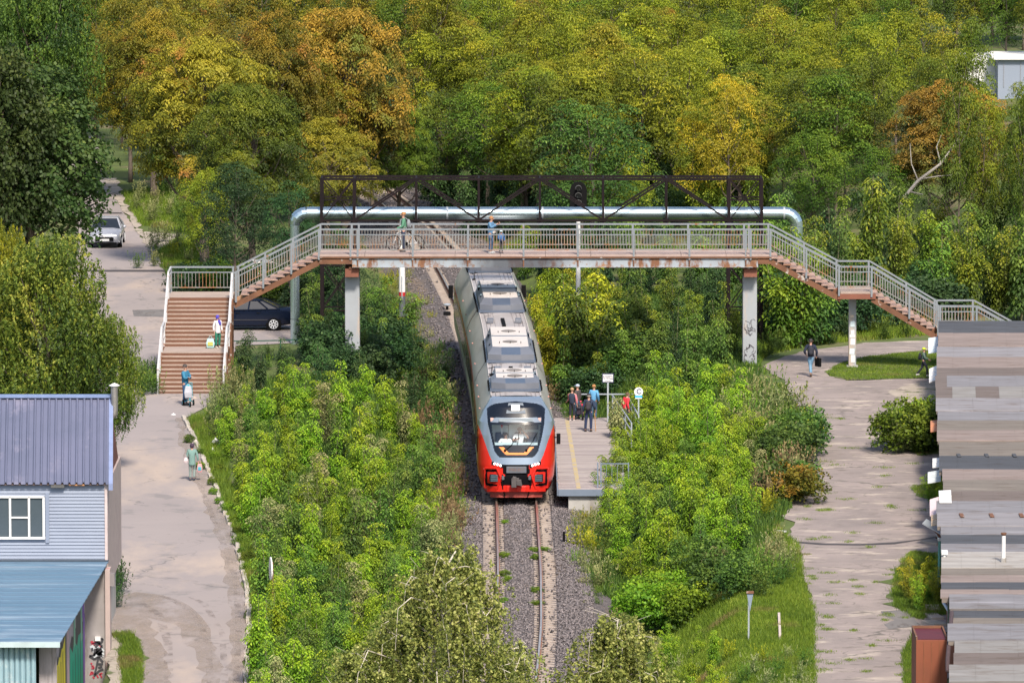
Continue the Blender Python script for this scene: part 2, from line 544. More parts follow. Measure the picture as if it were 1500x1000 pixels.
def poly_sheet(name, pix, z, mat, rough=0.0, world=None, seed=1, thick=0, step=1.0, kind='structure'):
    pts = world if world is not None else [PX(x, y, 0) for x, y in pix]
    r = random.Random(seed)
    out = []
    n = len(pts)
    for i in range(n):
        a, b = Vector(pts[i]), Vector(pts[(i + 1) % n])
        L = (b - a).length
        k = max(1, int(L / step)) if rough else 1
        d = (b - a) / L if L else a
        nn = Vector((-d.y, d.x))
        for j in range(k):
            q = a + (b - a) * j / k
            if rough and j: q = q + nn * r.gauss(0, rough)
            out.append(q)
    g = MB()
    m = len(out)
    g.add([(q.x, q.y, z) for q in out], [tuple(range(m))])
    if thick:
        g.add([(q.x, q.y, z) for q in out] + [(q.x, q.y, z - thick) for q in out], [(i, (i + 1) % m, m + (i + 1) % m, m + i) for i in range(m)])
    o = g.build(name, mat, fixn=False)
    me = o.data
    if me.polygons[0].normal.z < 0:
        me.flip_normals()
    return put(o, kind=kind) if kind else o
LR = [(160, 1150), (160, 1000), (160, 900), (160, 800), (160, 700), (150, 640), (140, 560), (115, 500), (100, 440), (108, 390), (112, 350), (105, 300), (96, 260), (110, 200), (140, 200), (150, 260), (176, 303), (205, 345), (224, 375), (241, 400), (252, 432), (345, 452), (432, 470), (430, 503), (345, 507), (330, 560), (326, 580), (296, 600), (270, 613), (283, 640), (299, 680), (318, 725), (338, 780), (352, 830), (359, 870), (361, 920), (356, 1000), (345, 1100), (340, 1150)]
poly_sheet('left_road', LR, .03, M['asphalt'], .05, seed=3)
RR = [(1180, 1150), (1182, 1000), (1186, 950), (1192, 925), (1180, 890), (1183, 860), (1165, 845), (1172, 810), (1140, 795), (1160, 780), (1165, 765), (1112, 752), (1120, 742), (1165, 735), (1190, 722), (1196, 700), (1192, 660), (1195, 640), (1182, 610), (1160, 585), (1150, 560), (1118, 537), (1150, 522), (1190, 513), (1250, 506), (1330, 500), (1400, 499), (1700, 497), (1700, 520), (1400, 512), (1330, 516), (1262, 524), (1222, 537), (1212, 548), (1240, 558), (1300, 556), (1400, 553), (1400, 640), (1400, 800), (1385, 1000), (1380, 1150)]
poly_sheet('right_path', RR, .03, M['old_asphalt'], .16, seed=4, step=.8)
poly_sheet('roadside_dirt', [(345, 1150), (354, 1000), (360, 920), (358, 870), (351, 830), (337, 780), (317, 725), (298, 680), (282, 640), (269, 614), (258, 612), (262, 640), (280, 690), (300, 740), (318, 790), (332, 840), (338, 900), (334, 1000), (325, 1150)], .036, M['dirt'], .08, seed=6)
poly_sheet('roadside_dirt', [(150, 880), (200, 868), (262, 880), (300, 910), (318, 950), (322, 1000), (300, 1010), (285, 950), (255, 915), (215, 905), (240, 950), (250, 1010), (165, 1060), (160, 1000)], .042, M['dirt'], .1, seed=8)
poly_sheet('patch_and_shadow', [(194, 455), (240, 454), (243, 465), (196, 464)], .036, M['patch'])  # shadow of the stair landing, painted on the road as a dark sheet
poly_sheet('patch_and_shadow', [(1290, 896), (1345, 893), (1350, 918), (1302, 922)], .036, M['patch'], .15, seed=5)
poly_sheet('road_joint', [(100, 396.2), (243, 396.2), (243, 399), (100, 399)], .037, M['clip'])
poly_sheet('road_joint', [(112, 312), (178, 312), (180, 314), (112, 314)], .037, M['clip'])
poly_sheet('road_crack', [(1165, 793.5), (1210, 797), (1260, 797.5), (1310, 795), (1345, 791), (1372, 786), (1372, 788.5), (1310, 798), (1260, 799.6), (1205, 799), (1165, 796)], .037, M['clip'], .03, seed=9)
poly_sheet('sidewalk', [(160, 262), (172, 262), (182, 300), (200, 318), (208, 340), (262, 344), (260, 358), (236, 372), (238, 392), (226, 378), (206, 346), (178, 303), (152, 262)], .05, M['broken_concrete'], .12, seed=11)
poly_sheet('concrete_apron', [(160, 925), (178, 925), (176, 950), (172, 975), (180, 1000), (176, 1060), (160, 1060)], .05, M['broken_concrete'], .08, seed=12)
poly_sheet('concrete_apron', [(1300, 575), (1350, 560), (1380, 560), (1380, 600), (1330, 590)], .04, M['broken_concrete'], .1, seed=13)
for k, (px, py, wx, wy) in enumerate([(1366, 893, 22, 5), (1368, 905, 20, 5), (1369, 915, 22, 4), (1366, 797, 18, 4)]):
    x, y = PX(px, py)
    b = MB().box((x, y, .06), (wx / 43, wy / 7 + .4, .12), .2 * k)
    put(b.build('concrete_slab', M['concrete_piece'], bevel=.03), 'broken concrete slab piece at the foot of the garages, number %s from the drainpipe' % ['one', 'two', 'three', 'four'][k] if 0 else ['upper of three broken pale slabs at the drainpipe', 'middle of three broken pale slabs at the drainpipe', 'lowest of three broken pale slabs at the drainpipe', 'lone broken slab beside the rusty metal heap'][k], 'slab', 'broken slabs by the garages')
def trackline(pix, w_):
    pts_ = [Vector(PX(*p_)) for p_ in pix]
    L_, R_ = [], []
    for i, p_ in enumerate(pts_):
        d_ = (pts_[min(i + 1, len(pts_) - 1)] - pts_[max(i - 1, 0)]).normalized()
        nn_ = Vector((-d_.y, d_.x)) * w_ / 2
        L_.append(p_ + nn_); R_.append(p_ - nn_)
    g_ = MB()
    n_ = len(pts_)
    g_.add([(q_.x, q_.y, .048) for q_ in L_ + R_], [(i, i + 1, n_ + i + 1, n_ + i) for i in range(n_ - 1)])
    put(g_.build('tyre_track', M['tyre_track']), kind='structure')
for pix, w_ in (([(165, 872), (205, 866), (245, 876), (285, 900), (305, 940), (308, 1010)], .22), ([(165, 860), (210, 856), (262, 866), (300, 886), (326, 930), (330, 1010)], .22), ([(205, 884), (232, 900), (246, 940), (248, 1010)], .3),
                ([(345, 1010), (350, 920), (346, 850), (325, 790), (300, 730), (282, 680)], .22)):
    trackline(pix, w_)
# grass islands over the paths
def island(pix, seed, z=.045, mat=None):
    return poly_sheet('grass_patch', pix, z, mat or M['grass_soil'], .18, seed=seed, step=.7)
GI = [
    [(1212, 548), (1222, 538), (1262, 525), (1330, 517), (1400, 512), (1400, 552), (1300, 556), (1240, 557)],
    [(163, 930), (190, 928), (205, 950), (207, 985), (195, 1060), (176, 1060), (181, 990), (176, 960), (182, 945)],
    [(1308, 868), (1315, 835), (1340, 818), (1385, 820), (1385, 900), (1345, 908), (1312, 890)],
    [(1335, 1060), (1325, 960), (1340, 930), (1350, 930), (1352, 1060)],
    [(1330, 650), (1380, 650), (1380, 660), (1345, 668)], [(1335, 715), (1380, 705), (1380, 735), (1350, 730)],
    [(1318, 825), (1335, 808), (1370, 812), (1372, 822)],
]
for i, gi in enumerate(GI): island(gi, 20 + i)

# kerb stones along the left road
kerb = [(268, 612), (284, 642), (301, 682), (320, 725), (341, 780), (355, 830), (363, 870), (365, 920), (360, 1000), (352, 1080)]
kp = [Vector(PX(x, y)).to_3d() for x, y in kerb]
kt = thing('kerb', 'weathered whitish kerb of separate stones along the left road', 'kerb', kp[0])
km = [MB().box((0, 0, .0), (.16, .96, .26)).build('kerb_stone', pm('kerb_stone', (.50, .45, .40), (.33, .29, .26), 1.4, .9), kt, world=False, bevel=.02)]
first = True
r = random.Random(4)
for i in range(len(kp) - 1):
    a, b = kp[i], kp[i + 1]
    L = (b - a).length
    n = max(1, round(L / 1.0))
    for j in range(n):
        p = a + (b - a) * (j + .5) / n
        rz = math.atan2(-(b - a).x, (b - a).y) + r.gauss(0, .03)
        if r.random() < .06: continue
        if first:
            o = km[0]; first = False
        else:
            o = km[0].copy(); COL.objects.link(o)
        o.location = p - kt.location + Vector((r.gauss(0, .02), 0, r.gauss(0, .02)))
        o.rotation_euler = (r.gauss(0, .015), r.gauss(0, .03), rz)

# ------------------------------------------------------------------ railway
def sweep(name, prof, y0, y1, step, mats, mi=None, parent=None, closed=True, smooth=False, z0=RAILZ):
    ys = np.arange(y0, y1 + step * .5, step)
    g = MB()
    n = len(prof)
    for Y in ys:
        p, t = tframe(Y)
        nx = Vector((t.y, -t.x, 0))
        for (a, b) in prof:
            q = p + nx * a
            g.v.append((q.x, q.y, z0 + b))
    for i in range(len(ys) - 1):
        for k in range(n if closed else n - 1):
            k2 = (k + 1) % n
            g.f.append((i * n + k, i * n + k2, (i + 1) * n + k2, (i + 1) * n + k))
            g.m.append(mi[k] if mi else 0)
    return g.build(name, mats, parent, smooth)
tp, _ = tframe(260)
bal = sweep('ballast', [(-3.9, -.75), (-2.5, -.34), (-1.7, -.24), (-1.42, -.245), (-1.3, -.265), (-.86, -.27), (-.5, -.22), (-.25, -.17), (.25, -.17), (.5, -.22), (.86, -.27), (1.3, -.265), (1.42, -.245), (1.7, -.24), (2.5, -.34), (3.9, -.75)], 130, 520, 1.0, M['ballast'], closed=False)
put(bal, kind='structure')
track = thing('railway_track', 'single railway track on concrete sleepers running under the train and bridge', 'railway track', (tp.x, tp.y, RAILZ - .18))
rp = [(-.036, 0), (.036, 0), (.036, -.035), (.01, -.05), (.01, -.16), (.07, -.18), (-.07, -.18), (-.01, -.16), (-.01, -.05), (-.036, -.035)]
for s in (-1, 1):
    sweep('rail', [(s * .795 + a, b) for a, b in rp], 130, 480, 1.5, [M['rail_side'], M['rail_top']], [1] + [0] * 9, track)
slm = None
yy = 196.0
Ys = []
while yy < 430:
    Ys.append(yy); yy += .545
vis = [y for y in Ys if y < 273 or y > 326][:300]
rest = [y for y in Ys if y not in set(vis)]
far_b = MB()
for y in vis:
    p, t = tframe(y)
    rz = math.atan2(-t.x, t.y)
    if slm is None:
        sb = MB()
        for s in (-1, 1):
            sb.prism([(s * .45, -.1), (s * .55, .02), (s * 1.0, .02), (s * 1.35, -.02), (s * 1.35, -.1)], 'y', -.14, .14)
        sb.box((0, 0, -.07), (1.0, .22, .06))
        for s in (-1, 1):
            sb.box((s * .68, 0, .03), (.07, .12, .03), mi=1).box((s * .91, 0, .03), (.07, .12, .03), mi=1)
        o = sb.build('sleeper', [M['sleeper'], M['clip']], track, world=False)
        slm = o.data
    else:
        o = bpy.data.objects.new('sleeper', slm); COL.objects.link(o); o.parent = track
    o.location = Vector((p.x, p.y, RAILZ - .235)) - track.location
    o.rotation_euler = (0, 0, rz)
for y in rest:
    p, t = tframe(y)
    far_b.box((p.x, p.y, RAILZ - .24), (2.7, .26, .1), math.atan2(-t.x, t.y))
if rest:
    put(far_b.build('sleepers', M['sleeper'], track), kind='stuff')
# loose ballast stones
def stones(name, n, y0, y1, wmax, mat, seed, lo=.035, hi=.075):
    q = np.random.default_rng(seed)
    Y = q.uniform(y0, y1, n)
    a = q.uniform(-wmax, wmax, n)
    keep = ~((np.abs(a) > .5) & (np.abs(a) < 1.4) & (q.random(n) > .07))
    Y, a = Y[keep], a[keep]
    n = len(Y)
    zb = RAILZ + np.interp(np.abs(a), [0, .25, .5, .86, 1.42, 1.7, 2.5, 3.9, 6], [-.17, -.17, -.22, -.2, -.22, -.23, -.33, -.74, -.75])
    X = TX(Y) + a
    r_ = q.uniform(lo, hi, n)
    V = np.zeros((n, 4, 4, 3))
    tv = np.array([[1, 1, 1], [1, -1, -1], [-1, 1, -1], [-1, -1, 1]], float) * .62
    tv = tv[None] + q.normal(0, .22, (n, 4, 3))
    ang = q.uniform(0, 6.28, n)
    ca, sa = np.cos(ang)[:, None], np.sin(ang)[:, None]
    rx = tv[..., 0] * ca - tv[..., 1] * sa
    ry = tv[..., 0] * sa + tv[..., 1] * ca
    P = np.stack([rx, ry, tv[..., 2] * .8], -1) * r_[:, None, None] + np.stack([X, Y, zb + r_ * .3], -1)[:, None, :]
    me = bpy.data.meshes.new(name)
    me.vertices.add(n * 4); me.vertices.foreach_set('co', P.astype(np.float32).ravel())
    f = np.array([[0, 1, 2], [0, 3, 1], [0, 2, 3], [1, 3, 2]])
    idx = (f[None] + (np.arange(n) * 4)[:, None, None]).reshape(-1)
    me.loops.add(len(idx)); me.loops.foreach_set('vertex_index', idx.astype(np.int32))
    me.polygons.add(n * 4)
    me.polygons.foreach_set('loop_start', np.arange(0, n * 12, 3, dtype=np.int32))
    me.polygons.foreach_set('loop_total', np.full(n * 4, 3, dtype=np.int32))
    me.materials.append(mat)
    me.update(calc_edges=True)
    o = bpy.data.objects.new(name, me); COL.objects.link(o)
    return put(o, 'grey crushed stone ballast lying along the track', 'gravel', None, 'stuff')
stones('ballast_stones', 42000, 204, 274, 2.7, M['stone_a'], 1)
stones('ballast_stones', 9000, 274, 420, 3.2, M['stone_a'], 2, .05, .1)

# ------------------------------------------------------------------ platform
PZ = -.62
pf = thing('platform', 'low wooden railway platform of grey planks beside the train', 'platform', (3.1, 282, -1.8))
PL0, PL1, PY0, PY1 = 1.85, 4.55, 270.1, 293.7
n = 66
st = (PY1 - PY0) / n
r = random.Random(3)
pmesh = []
for k in range(3):
    pmesh.append(MB().box((0, 0, 0), (PL1 - PL0, st - .022, .05)).build('plank', [M['plank'], M['plank_b'], M['plank']][k], pf, world=False))
for i in range(n):
    o = pmesh[i] if i < 3 else None
    if o is None:
        o = pmesh[r.randrange(3)].copy(); COL.objects.link(o)
    o.location = Vector(((PL0 + PL1) / 2 + r.gauss(0, .02), PY0 + (i + .5) * st, PZ - .025 + r.uniform(0, .012))) - pf.location
    o.rotation_euler[2] = r.gauss(0, .002)
    o.rotation_euler[0] = r.gauss(0, .012)
b = MB()
for i in range(n):
    y = PY0 + (i + .5) * st
    x = 2.66 - .30 * (y - PY0) / (PY1 - PY0)
    b.box((x, y, PZ + .0125), (.17, st - .022, .004))
b.build('yellow_line', M['yellow_line'], pf)
MB().box(((PL0 + PL1) / 2, PY0 - .04, PZ - .15), (PL1 - PL0, .07, .26)).build('edge_beam', M['blue_grey'], pf)
MB().box((PL0 - .03, (PY0 + PY1) / 2, PZ - .15), (.05, PY1 - PY0, .26)).build('edge_beam', M['blue_grey'], pf)
for y in (PY0 + .3, PY0 + 6, PY0 + 12, PY0 + 18, PY1 - .5):
    MB().box((3.35, y, -1.3), (2.2, .4, .82)).build('foundation_block', M['concrete'], pf, bevel=.02)
gt = thing('metal_barrier', 'small grey steel barrier with bars at the near platform corner', 'barrier', (4.1, 270.4, PZ))
for x in (3.42, 3.55, 4.65):
    MB().box((x, 270.35, PZ + .5), (.05, .05, 1.05)).build('post', M['blue_grey'], gt)
for z in (.12, .98):
    MB().box((4.1, 270.35, PZ + z), (1.1, .04, .04)).build('crossbar', M['blue_grey'], gt)
for k in range(4):
    MB().box((3.77 + k * .22, 270.35, PZ + .55), (.016, .016, .85)).build('bar', M['blue_grey'], gt)
gt2 = thing('stair_handrail', 'grey steel handrails of the ramp at the far right platform corner', 'handrail', (4.8, 290, PZ))
for (x0, y0, x1, y1) in ((4.35, 293.4, 5.0, 283.5), (5.0, 293.4, 5.35, 286)):
    for t in (0, .34, .67, 1):
        x, y = x0 + (x1 - x0) * t, y0 + (y1 - y0) * t
        MB().box((x, y, PZ + .45), (.06, .06, 1.1)).build('post', M['tin_dull'], gt2)
    for z in (.35, .68, 1.0):
        MB().bar((x0, y0, PZ + z), (x1, y1, PZ + z), .045).build('rail', M['tin_dull'], gt2)
MB().bar((3.0, 294.3, PZ + .95), (5.6, 294.3, PZ + .95), .05).build('rail', M['tin_dull'], gt2)

# ------------------------------------------------------------------ text
def text(name, s, size, mat, parent, loc, rot, ext=.004, bold=0):
    cu = bpy.data.curves.new(name, 'FONT')
    cu.body = s
    cu.size = size
    cu.extrude = ext
    cu.offset = bold
    cu.align_x = 'CENTER'
    cu.align_y = 'CENTER'
    o = bpy.data.objects.new('tmp', cu)
    COL.objects.link(o)
    bpy.context.view_layer.update()
    me = bpy.data.meshes.new_from_object(o.evaluated_get(bpy.context.evaluated_depsgraph_get()))
    bpy.data.objects.remove(o)
    me.name = name
    me.materials.clear()
    me.materials.append(mat)
    p = bpy.data.objects.new(name, me)
    COL.objects.link(p)
    p.parent = parent
    p.location = Vector(loc) - (base(parent) if parent else Vector())
    p.rotation_euler = rot
    return p
sx, sz = AT(890.5, 553.5, 292)
sg = thing('platform_sign', 'small white sign with dark blue frame and dark lettering on a post', 'sign', (sx, 292, PZ))
MB().bar((sx, 292, PZ - .3), (sx, 292, sz - .2), .07).build('post', M['tin_dull'], sg)
MB().box((sx, 292, sz), (.50, .04, .40)).build('frame', paint('dark_frame', (.03, .035, .09)), sg)
MB().box((sx, 291.975, sz), (.43, .014, .32)).build('panel', M['white_paint'], sg)
dk = paint('dark_blue_ink', (.03, .04, .12))
text('lettering', 'НЕ ХОДИТЬ', .075, dk, sg, (sx - .02, 291.965, sz + .07), (R(90), 0, 0), .002, .002)
text('lettering', 'ПО ПУТЯМ', .085, dk, sg, (sx, 291.965, sz - .025), (R(90), R(4), 0), .002, .002)
text('lettering', 'ОПАСНО', .055, dk, sg, (sx, 291.965, sz - .12), (R(90), 0, 0), .002, .002)
sx, sz = AT(935.5, 573.5, 288)
sg = thing('round_sign', 'round white sign with letter C and a blue plate below among bushes', 'sign', (sx, 288, -1))
MB().bar((sx, 288.03, -1.2), (sx, 288.03, sz), .06).build('post', M['tin_dull'], sg)
circ = [(sx + .19 * math.cos(a), sz + .19 * math.sin(a)) for a in np.linspace(0, 2 * math.pi, 25)[:-1]]
MB().prism(circ, 'y', 287.97, 288.0).build('disc', M['white_paint'], sg)
text('letter', 'C', .30, dk, sg, (sx + .01, 287.965, sz + .005), (R(90), 0, 0), .002, .006)
MB().box((sx, 287.98, sz - .205), (.31, .03, .085)).build('plate', paint('cyan', (.03, .42, .72)), sg)
MB().box((sx, 287.98, sz - .275), (.28, .03, .05)).build('plate', M['white_paint'], sg)

# ------------------------------------------------------------------ footbridge
fb = thing('footbridge', 'rusty grey steel footbridge with stairs crossing over the train', 'footbridge', (0, 307.4, 0))
YF, YB = 306.2, 308.7
def bx(px, py, Y=YF): return AT(px, py, Y)
xL, zD = bx(468, 372.5)
xR, _ = bx(1130, 372.5)
# main girders
def girder(Y, x0, x1, ztop, zbot, mat):
    g = MB()
    g.box(((x0 + x1) / 2, Y, (ztop + zbot) / 2), (x1 - x0, .03, ztop - zbot))
    g.box(((x0 + x1) / 2, Y, ztop), (x1 - x0, .2, .03)).box(((x0 + x1) / 2, Y, zbot), (x1 - x0, .2, .03))
    return g.build('girder', mat, fb)
zg1, zg2 = AT(0, 377.5, YF)[1], AT(0, 391, YF)[1]
gx0, gx1 = bx(515, 0)[0], bx(1112, 0)[0]
m = M['bridge_steel']
# soot left by locomotive exhausts over the track
t = m.node_tree; p = t.nodes['Principled BSDF']
old = p.inputs['Base Color'].links[0].from_socket
gg = t.nodes.new('ShaderNodeNewGeometry'); sp = t.nodes.new('ShaderNodeSeparateXYZ')
t.links.new(gg.outputs['Position'], sp.inputs[0])
ns = t.nodes.new('ShaderNodeTexNoise'); ns.inputs['Scale'].default_value = 1.2
t.links.new(gg.outputs['Position'], ns.inputs['Vector'])
ad = t.nodes.new('ShaderNodeMath'); ad.operation = 'ADD'; ad.inputs[1].default_value = -.5
t.links.new(ns.outputs['Fac'], ad.inputs[0])
a2 = t.nodes.new('ShaderNodeMath'); a2.operation = 'ADD'
t.links.new(sp.outputs['X'], a2.inputs[0])
a1 = t.nodes.new('ShaderNodeMath'); a1.operation = 'MULTIPLY'; a1.inputs[1].default_value = 2.5
t.links.new(ad.outputs[0], a1.inputs[0]); t.links.new(a1.outputs[0], a2.inputs[1])
ab = t.nodes.new('ShaderNodeMath'); ab.operation = 'ABSOLUTE'
t.links.new(a2.outputs[0], ab.inputs[0])
mr = t.nodes.new('ShaderNodeMapRange'); mr.inputs[1].default_value = 1.2; mr.inputs[2].default_value = 2.6
mr.inputs[3].default_value = .85; mr.inputs[4].default_value = 0
t.links.new(ab.outputs[0], mr.inputs[0])
mx = t.nodes.new('ShaderNodeMix'); mx.data_type = 'RGBA'
t.links.new(mr.outputs[0], mx.inputs[0]); t.links.new(old, mx.inputs[6]); mx.inputs[7].default_value = (.045, .05, .065, 1)
t.links.new(mx.outputs[2], p.inputs['Base Color'])
girder(YF, gx0, gx1, zg1, zg2, m)
girder(YB, gx0, gx1, zg1, zg2, m)
for i in range(9):
    x = gx0 + .6 + i * (gx1 - gx0 - 1.2) / 8
    MB().box((x, 307.45, zg2 + .12), (.1, 2.3, .2)).build('crossbeam', M['underside'], fb)
# deck in slabs with a pale edge
nsl = 10
for i in range(nsl):
    a, b_ = xL + (xR - xL) * i / nsl, xL + (xR - xL) * (i + 1) / nsl
    MB().box(((a + b_) / 2, 307.45, zD - .05), (b_ - a - .015, 2.66, .09)).build('deck_slab', M['slab'], fb)
MB().box(((xL + xR) / 2, YF - .09, zD - .135), (xR - xL, .05, .06)).build('edge_angle', M['rust'], fb)
# verticals on the girder under the posts
POSTX = [466, 512.5, 523, 604, 685, 767, 847, 929, 1011, 1094, 1101, 1130]
for px in POSTX[2:10]:
    x = bx(px, 0)[0]
    MB().box((x, YF - .05, (zg1 + zg2) / 2), (.06, .08, zg1 - zg2 + .06)).build('stiffener', M['rust'], fb)
bal_left = [240]
bal_rest = MB()
bal_mesh = {}
def baluster(x, y, z0, z1, near):
    h = round(z1 - z0, 2)
    if near and bal_left[0] > 0:
        bal_left[0] -= 1
        if h not in bal_mesh:
            bal_mesh[h] = MB().box((0, 0, h / 2), (.022, .022, h)).build('baluster', M['baluster'], fb, world=False)
            o = bal_mesh[h]
        else:
            o = bal_mesh[h].copy(); COL.objects.link(o)
        o.location = Vector((x, y, z0)) - fb.location
    else:
        bal_rest.box((x, y, (z0 + z1) / 2), (.022, .022, z1 - z0))
def railing(p, q, zo=(0, 0), post_ts=(0, 1), mat='rail_paint', near=True, sp=.133, hgt=1.13, bars=True, low=.2, toprad=.05):
    """a run of railing from p to q (floor points)"""
    p, q = Vector(p), Vector(q)
    up = Vector((0, 0, 1))
    for h, wd, m_ in ((hgt, toprad * 1.5, mat), (hgt - .24, .045, mat), (low, .04, 'baluster')):
        MB().bar(p + up * h, q + up * h, wd).build('rail', M[m_], fb)
    for t_ in post_ts:
        c = p + (q - p) * t_
        MB().box((c.x, c.y, c.z + hgt / 2 - .12), (.085, .085, hgt + .24)).build('post', M[mat], fb)
    if bars:
        L = (q - p).length
        n = int(L / sp)
        for i in range(1, n):
            c = p + (q - p) * i / n
            baluster(c.x, c.y, c.z + low, c.z + hgt - .24, near)
for Y, near in ((YF - .06, True), (YB + .06, False)):
    pts = [bx(px, 0)[0] for px in POSTX]
    railing((xL, Y, zD), (xR, Y, zD), post_ts=[(x - xL) / (xR - xL) for x in pts], near=near)
# side stairs
def side_flight(x0, z0, x1, z1, n, sgn):
    """flight along x from (x0, z0) top to (x1, z1) bottom"""
    rise, run = (z0 - z1) / n, (x1 - x0) / n
    for i in range(1, n):
        z = z0 - rise * i
        xa = x0 + run * (i - .5)
        MB().box((xa + run * .0, 307.45, z - .02), (abs(run) + .06, 2.5, .05)).build('step', M['tread'], fb)
        c = MB().prism([(xa - run * .45, z - .045), (xa + run * .5, z - .045), (xa + run * .1, z - .2), (xa - run * .45, z - .16)], 'y', 306.35, 308.6)
        c.build('step_underside', M['underside'], fb)
    for Y in (YF + .05, YB - .05):
        a, b_ = (x0, Y, z0 - .36), (x1, Y, z1 - .36)
        MB().bar(a, b_, .06, .24).build('stringer', M['rust'], fb)
def lev(px, py): return bx(px, py)
xa, z1 = lev(1232, 427); xb, _ = lev(1278, 427); xc, z2 = lev(1376, 485); xd, _ = lev(1432, 485)
zl, xl1, xl0 = 3.3, -12.62, -15.5
side_flight(xR, zD, xa, z1, 11, 1)
side_flight(xb, z1, xc, z2, 11, 1)
side_flight(xd, z2, xd + 3.2, 0, 11, 1)
side_flight(xL, zD, xl1 + .1, zl, 12, -1)
for (a, b_, z) in ((xa, xb, z1), (xc, xd, z2)):
    MB().box(((a + b_) / 2, 307.45, z - .05), (b_ - a + .05, 2.6, .09)).build('landing_slab', M['landing'], fb)
    MB().box(((a + b_) / 2, YF, z - .22), (b_ - a + .3, .1, .24)).build('landing_beam', M['rusty_red'], fb)
    MB().box(((a + b_) / 2, YB, z - .22), (b_ - a + .3, .1, .24)).build('landing_beam', M['rusty_red'], fb)
for (p_, q_, n_) in (((xL, zD), (gx0, zD), 0), ((gx1, zD), (xR, zD), 0)):
    MB().bar((p_[0], YF, zD - .3), (q_[0], YF, zD - .3), .1, .28).build('end_beam', M['rust'], fb)
    MB().bar((p_[0], YB, zD - .3), (q_[0], YB, zD - .3), .1, .28).build('end_beam', M['rust'], fb)
for Y, near in ((YF - .06, True), (YB + .06, False)):
    railing((xR, Y, zD), (xa, Y, z1), post_ts=(.5, .97), near=near)
    railing((xa, Y, z1), (xb, Y, z1), post_ts=(.97,), near=near)
    railing((xb, Y, z1), (xc, Y, z2), post_ts=(.55, .98), near=near)
    railing((xc, Y, z2), (xd, Y, z2), post_ts=(0.02, .97,), near=near)
    railing((xd, Y, z2), (xd + 3.2, Y, 0), post_ts=(.5, 1), near=near)
    railing((xl1 + .1, Y, zl), (xL, Y, zD), post_ts=(0.02, .34, .67), near=near)
# columns
def column(px, w_, ztop, zb, mat, Y=307.45, cap=True, d=.9):
    x = AT(px, 450, Y - d / 2)[0]
    MB().box((x, Y, (ztop + zb) / 2), (w_, d, ztop - zb)).build('column', mat, fb, bevel=.03)
    if cap:
        MB().box((x, Y, ztop + .19), (w_ * .92, 2.2, .38)).build('column_cap', M['rusty_red'], fb)
        for s in (-1, 1):
            MB().box((x + s * .07, Y, ztop + .43), (.12, 2.3, .12)).build('bearing', M['rust'], fb)
    return x
c1 = column(516, .66, 4.22, -1.6, M['column'])
c2 = column(1098.5, .64, 4.22, -.5, M['column'])
c3 = column(1249, .34, z1 - .34, 0, M['column'], cap=False, d=.34)
rustcol = M['column'].copy(); rustcol.name = 'rust_column'
addmix(rustcol, (.36, .19, .10), 1.3, .47, .56, stretch=(1, 1, .5), seed=5)
fb.children[-1].data.materials[0] = rustcol
MB().box((c3, 307.4, .05), (.5, .5, .1)).build('column_foot', M['concrete'], fb)
MB().box((xl1 - .1, 306.4, 1.5), (.14, .14, 3.3)).build('landing_post', M['rust'], fb)
MB().box((xl1 - .1, 308.5, 1.5), (.14, .14, 3.3)).build('landing_post', M['rust'], fb)
MB().box((xl0 + .1, 308.5, 1.5), (.14, .14, 3.3)).build('landing_post', M['rust'], fb)
# graffiti tags on the right column and paper notices on the thin one
ink = paint('spray_black', (.05, .05, .06), .7)
def scribble(parent, x, y, z, w_, h_, mat, n=14, seed=1, th=.03, axis='x', name='graffiti'):
    r = random.Random(seed)
    g = MB()
    for k in range(n):
        cx, cz = r.uniform(-.4, .4) * w_, r.uniform(-.45, .45) * h_
        a0 = r.uniform(0, 6.28)
        rad = r.uniform(.08, .2) * min(w_, h_) * 1.5
        prev = None
        for j in range(7):
            a = a0 + j * r.uniform(.3, .8)
            p_ = (cx + rad * math.cos(a), cz + rad * 1.3 * math.sin(a))
            p_ = (max(-w_ / 2, min(w_ / 2, p_[0])), p_[1])
            if prev and (abs(prev[0] - p_[0]) + abs(prev[1] - p_[1])) > .01:
                if axis == 'x':
                    g.bar((x + prev[0], y, z + prev[1]), (x + p_[0], y, z + p_[1]), .006, th, up=(p_[1] - prev[1], 0, prev[0] - p_[0]) if 0 else (0, 0, 1) if abs(p_[0] - prev[0]) > abs(p_[1] - prev[1]) else (1, 0, 0))
            prev = p_
    return g.build(name, mat, parent)
tagink = paint('tag_grey', (.11, .10, .12), .7)
scribble(fb, c2, 306.985, 1.75, .5, .75, tagink, 14, 3, .012)
scribble(fb, c2, 306.985, .75, .5, .7, tagink, 9, 5, .02)
for k, (dz, ww, hh, cc) in enumerate([(2.0, .2, .26, (.55, .66, .72)), (1.62, .16, .2, (.7, .7, .72)), (1.45, .24, .12, (.72, .72, .74)), (1.2, .2, .3, (.72, .72, .74)), (.75, .22, .26, (.6, .68, .74)), (.42, .18, .34, (.7, .7, .72)), (2.35, .14, .1, (.6, .5, .4))]):
    MB().box((c3 + .03 * math.sin(k * 3), 307.27, dz), (ww, .006, hh), M=Matrix.Rotation(.06 * math.sin(k * 5), 3, 'Y')).build('paper_notice', paint('paper%d' % k, cc), fb)

